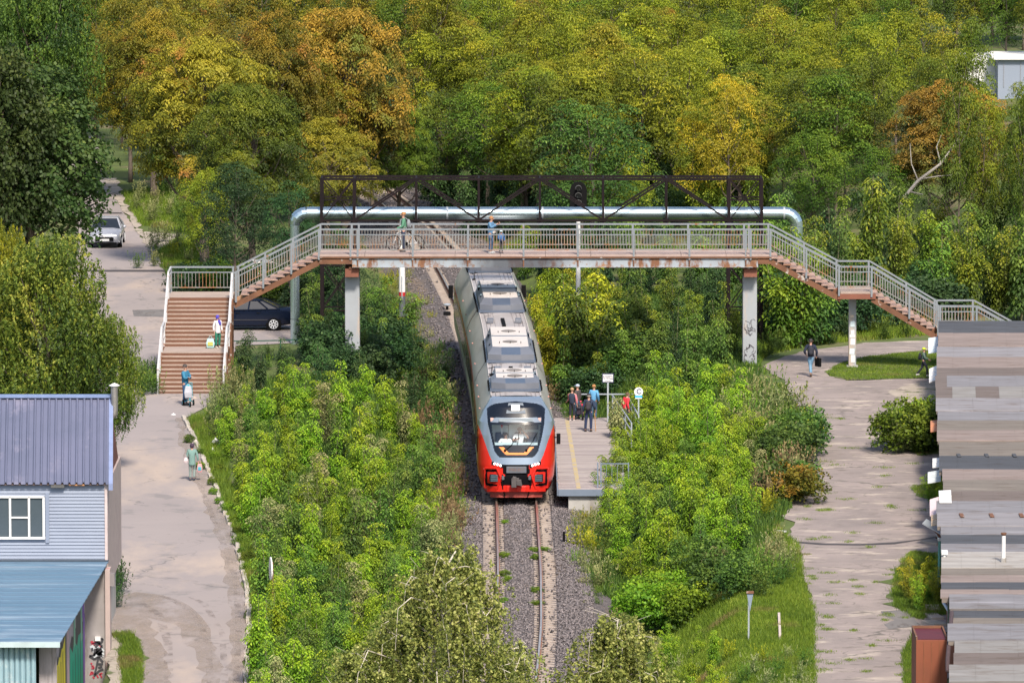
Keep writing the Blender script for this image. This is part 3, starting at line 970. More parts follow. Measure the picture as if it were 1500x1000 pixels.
# wide stairs toward the camera
def ztread(i): return zl - i * .15
y = 306.3
fb2 = fb
MB().box(((xl0 + xl1) / 2, (306.3 + 308.9) / 2, zl - .05), (xl1 - xl0, 2.6, .1)).build('landing_slab', M['landing'], fb)
MB().box(((xl0 + xl1) / 2, 308.7, zl - .2), (xl1 - xl0, .1, .3)).build('landing_beam', M['rust'], fb)
yy = 306.3
for i in range(1, 23):
    z = zl - .15 * i
    MB().box(((xl0 + xl1) / 2, yy - .03, z + .075), (xl1 - xl0 - .06, .03, .142)).build('riser', M['wood_riser'], fb)
    d = .345 if i != 12 else 2.25
    if i < 22:
        MB().box(((xl0 + xl1) / 2, yy - .03 - d / 2 - .015, z - .02), (xl1 - xl0 - .02, d + .035, .04)).build('step' if d < 1 else 'landing_slab', M['wood_tread'] if d < 1 else M['landing'], fb)
    yy -= d
yend = yy
yk1 = 306.3 - 11 * .345
yk2 = yk1 - 2.25
for x in (xl0, xl1):
    for a, b_ in (((x, 306.3, zl), (x, yk1, 1.5)), ((x, yk1, 1.5), (x, yk2, 1.5)), ((x, yk2, 1.5), (x, yend, 0))):
        MB().bar(Vector(a) - Vector((0, 0, .12)), Vector(b_) - Vector((0, 0, .12)), .07, .26).build('stringer', M['rust'], fb)
        sl = Vector(b_) - Vector(a)
        for h, w_ in ((1.08, .085), (.82, .04), (.45, .035)):
            MB().bar(Vector(a) + Vector((0, 0, h)), Vector(b_) + Vector((0, 0, h)), w_).build('rail', M['white_rail'], fb)
    for (yy_, zz) in ((306.2, zl), (304.3, zl - .85), (yk1, 1.5), (yk2, 1.5), ((yk2 + yend) / 2, .75), (yend + .05, 0)):
        MB().box((x, yy_, zz + .5), (.08, .08, 1.16)).build('post', M['white_rail'], fb)
    for (yy_, zz) in ((yk1, 1.5), (yk2, 1.5)):
        MB().box((x, yy_, zz / 2 - .1), (.1, .1, zz)).build('support', M['rust'], fb)
railing((xl0, 308.8, zl), (xl1, 308.8, zl), post_ts=(0, .98), near=True, sp=.16)
railing((xl0, 306.3, zl), (xl0, 308.8, zl), post_ts=(0,), near=False, sp=.16, mat='white_rail')
put(bal_rest.build('balusters', M['baluster'], fb), kind='stuff')

# ------------------------------------------------------------------ truss and heating pipe
YT, YU = 316.5, 318.0
tr = thing('truss_bridge', 'dark brown lattice truss gantry behind the footbridge', 'truss', (1.5, 317.2, 0))
zt1, zt0 = AT(0, 262.5, YT)[1], AT(0, 323, YT)[1]
tx = [AT(px, 0, YT)[0] for px in (470, 518, 609, 701, 791, 884, 977, 1069, 1117)]
for Y in (YT, YU):
    MB().bar((tx[0], Y, zt1), (tx[-1], Y, zt1), .09, .10).build('chord', M['truss'], tr)
    MB().bar((tx[0], Y, zt0), (tx[-1], Y, zt0), .09, .10).build('chord', M['truss'], tr)
    for i, x in enumerate(tx):
        MB().box((x, Y, (zt0 + zt1) / 2), (.14 if i in (0, 1, 7, 8) else .10, .1, zt1 - zt0)).build('post', M['truss'], tr)
    for i in range(1, 7):
        lo_first = i % 2 == 1
        a = (tx[i] + .05, Y, zt0 + .05 if lo_first else zt1 - .05)
        b_ = (tx[i + 1] - .05, Y, zt1 - .05 if lo_first else zt0 + .05)
        MB().bar(a, b_, .08).build('diagonal', M['truss'], tr)
    for i in (0, 7):
        MB().bar((tx[i], Y, zt0), (tx[i + 1], Y, zt1), .05).build('brace', M['truss'], tr)
        MB().bar((tx[i], Y, zt1), (tx[i + 1], Y, zt0), .05).build('brace', M['truss'], tr)
        MB().bar((tx[i], Y, (zt0 + zt1) / 2), (tx[i + 1], Y, (zt0 + zt1) / 2), .06).build('brace', M['truss'], tr)
    for i in (0, 1, 7, 8):
        MB().box((tx[i], Y, (zt0 - 1.2) / 2), (.15, .12, zt0 + 1.2)).build('leg', M['truss'], tr)
    for i in (0, 7):
        for k in range(3):
            z0_, z1_ = zt0 - 2.1 * k, zt0 - 2.1 * (k + 1)
            MB().bar((tx[i], Y, z0_), (tx[i + 1], Y, z1_), .05).build('brace', M['truss'], tr)
            MB().bar((tx[i], Y, z1_), (tx[i + 1], Y, z0_), .05).build('brace', M['truss'], tr)
            MB().bar((tx[i], Y, z1_), (tx[i + 1], Y, z1_), .06).build('brace', M['truss'], tr)
for x in tx:
    for z in (zt0 - .1, zt1):
        MB().bar((x, YT, z), (x, YU, z), .09).build('crosspiece', M['truss'], tr)
    MB().bar((x, YT, zt1), (x, YU, zt1), .06).build('crosspiece', M['truss'], tr)
zp = AT(0, 312.5, 317.2)[1]
pr = .30
pp = thing('heating_pipe', 'large shiny metal clad heating pipe laid across the truss', 'pipe', (AT(431, 0, 317)[0], 317.2, 0))
xs_ = [AT(px, 0, 317.2)[0] for px in (448, 520, 610, 655, 700, 795, 885, 978, 1070, 1150)]
for i in range(len(xs_) - 1):
    MB().tube([(xs_[i] + .01, 317.2, zp), (xs_[i + 1] - .01, 317.2, zp)], pr, 20).build('pipe_section', M['tin'], pp, smooth=True)
    MB().tube([(xs_[i + 1] - .04, 317.2, zp), (xs_[i + 1] + .04, 317.2, zp)], pr + .012, 20).build('pipe_band', M['tin_dull'], pp, smooth=True)
def elbow(x, sx, zlow, r_, bend):
    pts = [(x, 317.2, zp)]
    for k in range(1, 6):
        a = k / 5 * math.pi / 2
        pts.append((x + sx * bend * math.sin(a), 317.2, zp - bend * (1 - math.cos(a))))
    MB().tube(pts, [pr] * 4 + [(pr + r_) / 2, r_], 20).build('elbow', M['tin'], pp, smooth=False)
    xx = x + sx * bend
    z_ = zp - bend
    while z_ > zlow:
        z2_ = max(zlow, z_ - 2.2)
        MB().tube([(xx, 317.2, z_ - .01), (xx, 317.2, z2_ + .01)], r_, 20).build('pipe_section', M['tin'], pp, smooth=True)
        z_ = z2_
elbow(xs_[0], -1, -.2, .22, .55)
elbow(xs_[-1], 1, -.2, .28, .6)
for x in tx[1:8]:
    MB().box((x, 317.2, zp - pr - .06), (.3, .5, .1)).build('saddle', M['truss'], pp)
sc_g = scribble(pp, 0, 0, 0, .1, .1, ink, 1, 1)
bpy.data.objects.remove(sc_g)

M['hood_grey'] = pm('hood_grey', (.10, .10, .10), (.06, .06, .06), 3, .6)
# railway signal on its mast
sx, _ = AT(847.5, 0, 321)
sig = thing('railway_signal', 'black railway signal head with three hooded lamps on a pale mast', 'signal', (sx, 321, -1.2))
ztop = AT(0, 267, 321)[1]
zbot = AT(0, 304, 321)[1]
MB().tube([(sx, 321, -1.8), (sx, 321, ztop - .3)], [.13, .09], 12).build('mast', M['white_paint'], sig, smooth=True)
out = []
for a in np.linspace(0, math.pi, 9): out.append((sx + .40 * math.cos(a), ztop - .36 + .40 * math.sin(a)))
out += [(sx - .40, zbot + .1), (sx - .28, zbot), (sx + .28, zbot), (sx + .40, zbot + .1)]
MB().prism(out, 'y', 320.86, 320.9).build('backplate', M['black'], sig)
for k in range(3):
    z = ztop - .28 - k * .34
    MB().tube([(sx, 320.86, z), (sx, 320.76, z)], .13, 14).build('lamp', M['lamp_glass'], sig)
    hd = MB()
    n = 9
    vs = [(sx + .16 * math.cos(a), yy_, z + .16 * math.sin(a)) for yy_ in (320.86, 320.5) for a in np.linspace(R(-10), R(190), n)]
    hd.add(vs, [(i, i + 1, n + i + 1, n + i) for i in range(n - 1)])
    ho = hd.build('hood', M['hood_grey'], sig)
    ho.modifiers.new('thick', 'SOLIDIFY').thickness = .012
MB().box((sx + .2, 321.3, ztop - .9), (.25, .25, .5)).build('relay_box', M['black'], sig)
# banded concrete post beside the track
x, y = PX(589, 455, -1.0)
po = thing('marker_post', 'white concrete post with red band and dark foot left of the track', 'post', (x, y, -1.2))
MB().tube([(x, y, -1.3), (x, y, -.25)], [.17, .165], 12).build('foot', paint('dark_foot', (.10, .11, .13)), po, smooth=True)
MB().tube([(x, y, -.25), (x, y, -.05)], .165, 12).build('band', M['red_band'], po, smooth=True)
MB().tube([(x, y, -.05), (x, y, 3.3)], [.163, .13], 12).build('shaft', M['white_paint'], po, smooth=True)
MB().box((x, y - .18, .15), (.05, .05, 1.2)).build('cable_pipe', M['tin_dull'], po)
# low green barrier by the parking place
bt = None
pts = [PX(px, py) for px, py in ((330, 512), (359, 512), (411, 511), (470, 508))]
bt = thing('low_barrier', 'low dark green pipe barrier in the weeds beside the parked black car', 'barrier', (pts[1][0], pts[1][1], 0))
for p_ in pts:
    MB().box((p_[0], p_[1], .2), (.06, .06, .5)).build('post', paint('dark_green', (.02, .08, .06)), bt)
for a, b_ in zip(pts[:-1], pts[1:]):
    MB().bar((a[0], a[1], .4), (b_[0], b_[1], .4), .05).build('rail', paint('dark_green2', (.02, .08, .06)), bt)
# ------------------------------------------------------------------ the train
def inpoly(px, py, poly):
    x, y = px, py
    c = np.zeros(x.shape, bool)
    n = len(poly)
    for i in range(n):
        x1, y1 = poly[i]
        x2, y2 = poly[(i + 1) % n]
        cond = ((y1 > y) != (y2 > y))
        with np.errstate(divide='ignore', invalid='ignore'):
            xi = (x2 - x1) * (y - y1) / (y2 - y1 + 1e-12) + x1
        c ^= cond & (x < xi)
    return c
def F(pts):            # drawing of the face -> metres (x across, z over the rail, seen from the front)
    return [((cx - 436) / 199.0, (972 - cy) / 203.3) for cx, cy in pts]
NY = 270.4
red = paint('train_red', (.60, .022, .014), .25, .92, scale=.4)
M['train_red'] = red
silver = pm('train_silver', (.52, .50, .46), (.40, .39, .37), .6, .32, metal=.25, stretch=(1, .15, 1))
addmix(silver, (.34, .31, .27), .8, .5, .72, stretch=(1.4, .25, 1.4))
roofm = addmix(pm('train_roof', (.50, .46, .45), (.36, .33, .33), .9, .45, metal=.25, stretch=(1, .3, 1)), (.22, .19, .18), 1.6, .56, .72, stretch=(1.5, .2, 1))
bgrey = pm('train_face_grey', (.30, .36, .44), (.24, .30, .38), .5, .25, metal=.5)
tblack = paint('train_black', (.007, .010, .018), .15)
unit_c = addmix(pm('unit_cream', (.62, .56, .52), (.50, .45, .42), 1.4, .5), (.30, .28, .27), 1.6, .58, .7)
unit_d = pm('unit_grey', (.15, .16, .19), (.11, .12, .15), .8, .5)
unit_e = pm('unit_blue_grey', (.085, .11, .16), (.06, .08, .12), .8, .4)
glassm, gt_, gp_ = newmat('clear_glass')
gp_.inputs['Base Color'].default_value = (.6, .7, .75, 1)
tb = gt_.nodes.new('ShaderNodeBsdfTransparent'); tb.inputs[0].default_value = (.92, .97, 1, 1)
gl = gt_.nodes.new('ShaderNodeBsdfGlossy'); gl.inputs['Roughness'].default_value = .03
mxs = gt_.nodes.new('ShaderNodeMixShader'); mxs.inputs[0].default_value = .07
gt_.links.new(tb.outputs[0], mxs.inputs[1]); gt_.links.new(gl.outputs[0], mxs.inputs[2])
gt_.links.new(mxs.outputs[0], gt_.nodes['Material Output'].inputs['Surface'])
darkglass = paint('dark_glass', (.02, .025, .035), .08)
train = thing('passenger_train', 'red and silver diesel passenger train coming under the bridge beside the platform', 'train', (float(TX(NY + 25)), NY + 25, RAILZ))
WP = [(.25, 1.25), (.45, 1.38), (.9, 1.53), (1.4, 1.57), (2.6, 1.57), (3.1, 1.50), (3.45, 1.36), (3.75, 1.17), (3.93, 1.06), (4.02, .98)]
def W(z): return np.interp(z, [a for a, _ in WP], [b for _, b in WP])
def S0(z): return np.interp(z, [.25, .5, 1.0, 1.45, 2.0, 2.6, 3.2, 3.7, 3.88, 3.97, 4.01, 4.03], [.12, .04, 0, .03, .16, .36, .62, .92, 1.12, 1.35, 1.62, 2.0])
p0, t0 = tframe(NY + 2)
n0 = Vector((t0.y, -t0.x, 0))
def loc2w(x, s, z):
    """x across, s metres behind the nose tip, z over the rail"""
    p, t = tframe(NY + s)
    q = p + Vector((t.y, -t.x, 0)) * x
    return (q.x, q.y, RAILZ + z)
nz, nu = 190, 130
zz = np.concatenate([np.linspace(.25, 3.85, nz - 20), np.linspace(3.86, 4.03, 20)])
ph = np.linspace(-math.pi / 2, math.pi / 2, nu + 1)
Zg, Pg = np.meshgrid(zz, ph, indexing='ij')
pw = 2 / 2.7
Xg = W(Zg) * np.sign(np.sin(Pg)) * np.abs(np.sin(Pg)) ** pw
Sg = S0(Zg) + (2.0 - S0(Zg)) * (1 - np.abs(np.cos(Pg)) ** pw)
ZA = Zg + .12 * Sg
fx = (Xg[:-1, :-1] + Xg[1:, 1:]) / 2
fz = (ZA[:-1, :-1] + ZA[1:, 1:]) / 2
ft = (Zg[:-1, :-1] + Zg[1:, 1:]) / 2
fs = (Sg[:-1, :-1] + Sg[1:, 1:]) / 2
def mir(l): return F(l)
outer = F([(118, 300), (150, 380), (185, 480), (222, 590), (250, 648), (340, 668), (532, 668), (622, 648), (650, 590), (687, 480), (722, 380), (754, 300), (754, -50), (118, -50)])
mask_ = F([(202, 205), (230, 182), (270, 165), (430, 146), (600, 165), (642, 182), (668, 205), (660, 330), (640, 440), (610, 555), (585, 590), (560, 606), (305, 606), (285, 590), (262, 555), (235, 440), (210, 330)])
wind = F([(238, 338), (632, 338), (624, 420), (606, 505), (266, 505), (248, 420)])
disp = F([(228, 280), (638, 280), (633, 318), (233, 318)])
orange = F([(298, 521), (338, 521), (372, 566), (498, 566), (536, 521), (576, 521), (520, 583), (352, 583)])
mouth = F([(330, 664), (540, 664), (540, 738), (524, 744), (540, 790), (560, 800), (560, 835), (314, 835), (314, 800), (330, 790), (348, 744), (330, 738)])
hexl = [(186, 690), (282, 694), (312, 766), (286, 858), (186, 850)]
hexi = [(190, 704), (284, 706), (290, 722), (232, 726), (230, 800), (290, 836), (282, 850), (190, 834)]
hexb = [(190, 704), (286, 706), (290, 724), (206, 724), (206, 812), (292, 830), (284, 852), (188, 832)]
reg = np.zeros(fx.shape, int)                                   # 0 red shell
reg[inpoly(fx, fz, outer)] = 1                                  # silver surround
reg[(ft > 3.72)] = 1
reg[(reg == 0) & (ft > 2.95)] = 1
reg[inpoly(fx, fz, mask_) & (fs < 1.9)] = 2                     # black mask
reg[inpoly(fx, fz, wind)] = 3
reg[inpoly(fx, fz, disp)] = 4
reg[inpoly(fx, fz, orange)] = 5
reg[inpoly(fx, fz, mouth)] = 6
for sgn in (1, -1):
    hb = [((x, z) if sgn == 1 else (-x, z)) for x, z in F(hexb)]
    reg[inpoly(fx, fz, hb)] = 6
reg[(fz < .40) & (np.abs(fx) < 1.25)] = 7
P3 = np.zeros(Xg.shape + (3,))
for i in range(nz):
    for j in range(nu + 1):
        P3[i, j] = loc2w(Xg[i, j], Sg[i, j], Zg[i, j])
def region(name, r_, mat, inset=0.0):
    ii, jj = np.where(reg == r_)
    g = MB(); idx = {}
    def vi(i, j):
        k = (i, j)
        if k not in idx:
            idx[k] = len(g.v)
            p = P3[i, j].copy()
            p[1] += inset
            g.v.append(tuple(p))
        return idx[k]
    for i, j in zip(ii, jj):
        g.f.append((vi(i, j), vi(i, j + 1), vi(i + 1, j + 1), vi(i + 1, j))); g.m.append(0)
    o = g.build(name, mat, train, fixn=False)
    o.data.polygons.foreach_set('use_smooth', [True] * len(o.data.polygons))
    return o
region('nose_shell', 0, red)
region('windscreen_surround', 1, bgrey)
region('windscreen_mask', 2, tblack)
region('windscreen', 3, glassm, .015)
region('destination_display', 4, pm('display', (.20, .24, .30), (.16, .20, .26), 2, .2))
region('orange_trim', 5, paint('orange', (.85, .28, .07), .5), -.004)
ob = paint('opening_black', (.004, .004, .006), .8)
ob.node_tree.nodes['Principled BSDF'].inputs['Specular IOR Level'].default_value = .1
region('coupler_opening', 6, ob, .03)
region('lower_skirt', 7, paint('skirt_dark_red', (.26, .05, .045), .6))
ND = {}
def nose_y(x, z):
    """distance behind the tip of the nose surface at x, z (over the rail)"""
    w_ = float(W(z)); s0 = float(S0(z))
    q = min(.999, abs(x) / w_)
    return s0 + (2.0 - s0) * (1 - (1 - q ** 2.7) ** (1 / 2.7))
def onnose(cx, cy, off=.02):
    x, za = F([(cx, cy)])[0]
    z = za
    for _ in range(4):
        z = za - .12 * nose_y(x, min(4.0, max(.26, z)))
    return Vector(loc2w(x, nose_y(x, z) - off, z)), x, z
# headlights
lit = pm('headlight_lit', (1, 1, 1), (1, 1, 1), 1, .3, emis=((1, .97, .9), .75))
for s in (1, -1):
    for cx, cy in ((262, 657), (286, 664), (310, 672)):
        c = 436 + s * (cx - 436)
        p, _, _ = onnose(c, cy, .03)
        MB().ell(p, (.052, .05, .052), 10, 6).build('headlight', lit, train, smooth=True)
    for cx, cy in ((250, 652), (322, 676)):
        p, _, _ = onnose(436 + s * (cx - 436), cy, .0)
        MB().box(p, (.1, .05, .14)).build('headlight_housing', tblack, train, bevel=.01)
p, _, _ = onnose(432, 196, .05)
hs = [onnose(cx, cy, .03)[0] for cx, cy in ((355, 245), (512, 245), (490, 160), (375, 160))]
hb = [onnose(cx, cy, -.08)[0] for cx, cy in ((355, 245), (512, 245), (490, 160), (375, 160))]
MB().add(hs + hb, [(0, 1, 2, 3), (0, 4, 5, 1), (1, 5, 6, 2), (2, 6, 7, 3), (3, 7, 4, 0)]).build('top_lamp_housing', pm('lamp_housing', (.13, .16, .20), rough=.4), train)
hs = [onnose(cx, cy, .045)[0] for cx, cy in ((398, 222), (464, 222), (464, 176), (398, 176))]
hb = [onnose(cx, cy, -.02)[0] for cx, cy in ((398, 222), (464, 222), (464, 176), (398, 176))]
MB().add(hs + hb, [(0, 1, 2, 3), (0, 4, 5, 1), (1, 5, 6, 2), (2, 6, 7, 3), (3, 7, 4, 0)]).build('top_headlight', lit, train)
for cx in (243, 622):
    p, _, _ = onnose(cx, 295, .02)
    MB().box(p, (.11, .02, .13)).build('marker_lamp', paint('marker', (.75, .45, .4), .4), train)
p, _, _ = onnose(434, 300, .01)
MB().box(p, (1.35, .02, .13)).build('route_board', paint('route', (.30, .35, .40), .3), train)
# fog lamp frames, lamp boxes, number plate, coupler, hoses, bumper
for s in (1, -1):
    pts = [onnose(436 + s * (cx - 436), cy, .05)[0] for cx, cy in hexl]
    g = MB()
    for a, b_ in zip(pts, pts[1:] + pts[:1]):
        g.bar(a, b_, .07, .07)
    g.build('lamp_frame', red, train, bevel=.015)
    for k, cy in enumerate((752, 766, 780, 794)):
        p, _, _ = onnose(436 + s * (260 - 436), cy, .06)
        MB().box(p, (.29, .08, .045)).build('fog_lamp_slat', pm('lamp_slat%d' % k, (.07, .11, .14), rough=.4), train)
    p, _, _ = onnose(436 + s * (258 - 436), 772, .0)
    MB().box(p, (.35, .1, .3)).build('fog_lamp', tblack, train)
    pts = [onnose(436 + s * (cx - 436), cy, .03)[0] for cx, cy in ((325, 745), (322, 800), (328, 860), (345, 920))]
    MB().tube(pts, .028, 8).build('hose', M['black'], train, smooth=True)
    p, _, _ = onnose(436 + s * (330 - 436), 770, .0)
    MB().box(p, (.10, .1, .16)).build('valve', pm('valve', (.10, .11, .13)), train)
p, x_, z_ = onnose(436, 706, .02)
MB().box(p, (.80, .05, .26)).build('plate', pm('plate_grey', (.13, .14, .17), rough=.4), train, bevel=.01)
text('lettering', 'РА3-011', .17, paint('plate_ink', (.22, .12, .09)), train, p + Vector((0, -.03, 0)), (R(90), 0, 0), .002)
p, x_, z_ = onnose(430, 800, .0)
cg = MB()
cg.box(p + Vector((0, .1, 0)), (.28, .5, .28))
cg.prism([(p.x - .17, p.z - .2), (p.x + .03, p.z - .2), (p.x + .03, p.z + .2), (p.x - .1, p.z + .22), (p.x - .17, p.z + .12)], 'y', p.y - .42, p.y - .1)
cg.prism([(p.x + .03, p.z - .12), (p.x + .27, p.z - .16), (p.x + .22, p.z + .1), (p.x + .03, p.z + .08)], 'y', p.y - .34, p.y - .1)
cg.build('coupler', pm('coupler_metal', (.09, .08, .08), (.05, .045, .05), 4, .6), train, bevel=.015)
pts = [onnose(cx, 862, .04)[0] for cx in (205, 280, 360, 436, 512, 592, 667)]
g = MB()
for a, b_ in zip(pts[:-1], pts[1:]): g.bar(a, b_, .05, .22)
g.build('bumper', red, train, bevel=.01)
pts = [onnose(cx, 918, .0)[0] for cx in (232, 300, 436, 572, 640)]
g = MB()
for a, b_ in zip(pts[:-1], pts[1:]): g.bar(a, b_, .05, .14)
g.build('rail_guard', paint('guard_red', (.33, .06, .05), .6), train)
# wipers
for x0, y0, x1, y1, x2, y2 in ((345, 548, 400, 500, 432, 440), (515, 548, 570, 470, 606, 400)):
    pts = [onnose(x0, y0, .05)[0], onnose(x1, y1, .06)[0], onnose(x2, y2, .05)[0]]
    MB().tube(pts, .014, 6).build('wiper', M['black'], train)
pts = [onnose(446, 500, .05)[0], onnose(458, 395, .05)[0]]
MB().tube(pts, .014, 6).build('wiper', M['black'], train)
for x0, x1 in ((340, 352), (510, 522)):
    p, _, _ = onnose((x0 + x1) / 2, 546, .04)
    MB().ell(p, (.05, .04, .06), 8, 5).build('wiper_hub', M['black'], train)
# side windows of the cab and mirrors
for s in (-1, 1):
    vs = []
    for (sb, z) in ((1.25, 1.85), (1.9, 1.75), (1.95, 2.75), (1.45, 2.75)):
        w_ = float(W(z))
        vs.append(loc2w(s * (w_ + .012), sb + .15, z))
    MB().add(vs, [(0, 1, 2, 3)]).build('cab_side_window', darkglass, train, fixn=False)
    m0 = Vector(loc2w(s * 1.60, 1.3, 2.45))
    MB().bar(m0 - Vector((s * .1, 0, 0)), m0 + Vector((s * .12, 0, 0)), .04).box(m0 + Vector((s * .10, -.05, -.05)), (.16, .12, .42)).build('mirror', M['black'], train, bevel=.02)
# car bodies swept along the curve
prof = [(.30, 1.36), (.45, 1.42), (.9, 1.53), (1.4, 1.57), (2.6, 1.57), (3.1, 1.50), (3.45, 1.36), (3.75, 1.17), (3.93, 1.06), (4.02, .98)]
def sweepbody(name, pr_, s0_, s1_, step, mats, mi=None, closed=False):
    ss = np.linspace(s0_, s1_, max(2, int((s1_ - s0_) / step) + 1))
    g = MB(); n = len(pr_)
    for s_ in ss:
        for (z, x) in pr_:
            g.v.append(loc2w(x, s_, z))
    for i in range(len(ss) - 1):
        for k in range(n if closed else n - 1):
            g.f.append((i * n + k, i * n + (k + 1) % n, (i + 1) * n + (k + 1) % n, (i + 1) * n + k))
            g.m.append(mi[k] if mi else 0)
    o = g.build(name, mats, train, fixn=False)
    o.data.polygons.foreach_set('use_smooth', [True] * len(o.data.polygons))
    try: o.data.set_sharp_from_angle(angle=R(35))
    except Exception: pass
    return o
cuts = [2.0, 15.5, 37.3, 52.3, 57.0]
cuts = [2.0, 15.2, 35.8, 57.2]
for a, b_ in zip(cuts[:-1], cuts[1:]):
    b2 = b_ - .22 if b_ < 57 else b_
    for s in (-1, 1):
        sweepbody('body_side', [(z, s * x) for z, x in prof[:4]], a, b2, 1, [red, silver], [0, 0, 1])
        sweepbody('body_side', [(z, s * x) for z, x in prof[3:5]], a, b2, 1, silver)
        sweepbody('body_shoulder', [(z, s * x) for z, x in prof[4:]], a, b2, 1, silver)
        sweepbody('red_stripe', [(2.72, s * 1.565), (2.86, s * 1.545)], a, b2, 1, red)
        k = a + 1.2
        while k + 1.5 < b2:
            sweepbody('window', [(1.75, s * 1.577), (2.55, s * 1.577)], k, k + 1.35, 1.35, darkglass)
            k += 1.75
        sweepbody('window_band', [(1.6, s * 1.573), (2.66, s * 1.573)], a + .3, b2 - .3, 1, tblack)
    rp_ = [(4.02, -.98), (4.05, -.5), (4.06, 0), (4.05, .5), (4.02, .98)]
    sweepbody('roof', rp_, a, b2, 1, roofm)
    for x in (-.8, -.62, -.42, .42, .62, .8):
        sweepbody('roof_rib', [(4.03, x - .02), (4.085, x), (4.03, x + .02)], a, b2, 1, roofm)
    for s in (-1, 1):
        sweepbody('roof_gutter', [(3.98, s * 1.03), (4.06, s * 1.01), (4.06, s * .97)], a, b2, 1, pm('gutter%d%d' % (a, s), (.55, .50, .48), rough=.5))
# dark seams between the sections
full = [(z, -x) for z, x in prof] + [(z, x) for z, x in prof[::-1]]
sc_full = [(.3 + (z - .3) * .985, x * .975) for z, x in full]
for b_ in cuts[1:-1]:
    sweepbody('section_gap', sc_full, b_ - .25, b_ + .03, .3, paint('gap%d' % b_, (.02, .022, .03), .6))
    big = [(.3 + (z - .3) * 1.006, x * 1.02) for z, x in full]
    sweepbody('section_seam', [(z, x) for z, x in big if z > 2.4], b_ - .1, b_ - .02, .1, paint('seam%d' % b_, (.025, .03, .04), .5))
# tail end
g = MB()
g.v = [loc2w(x, 57.2, z) for z, x in full]
g.f = [tuple(range(len(full)))]; g.m = [0]
g.build('tail_face', red, train)
m0 = Vector(loc2w(-1.75, 55.6, 2.75))
MB().box(m0, (.22, .2, .6)).build('mirror', M['black'], train, bevel=.02)
m0 = Vector(loc2w(1.75, 55.6, 2.75))
MB().box(m0, (.22, .2, .6)).build('mirror', M['black'], train, bevel=.02)
# underframe, bogies and wheels
for c in (4.5, 17.5, 24, 34, 38, 53):
    for dx_ in (-1, 1):
        for dy in (-1.0, 1.0):
            q = Vector(loc2w(dx_ * .8, c + dy, .45))
            MB().tube([q - Vector((.06, 0, 0)), q + Vector((.06, 0, 0))], .44, 16).build('wheel', pm('wheel_%d' % (c * 10 + dx_ + dy), (.12, .10, .09)), train)
        MB().box(loc2w(dx_ * 1.05, c, .5), (.14, 3.0, .3)).build('bogie_frame', M['black'], train)
sweepbody('underframe', [(.35, -1.25), (.2, -.8), (.2, .8), (.35, 1.25), (.95, 1.3), (.95, -1.3)], 1.2, 57, 2, M['black'], closed=True)
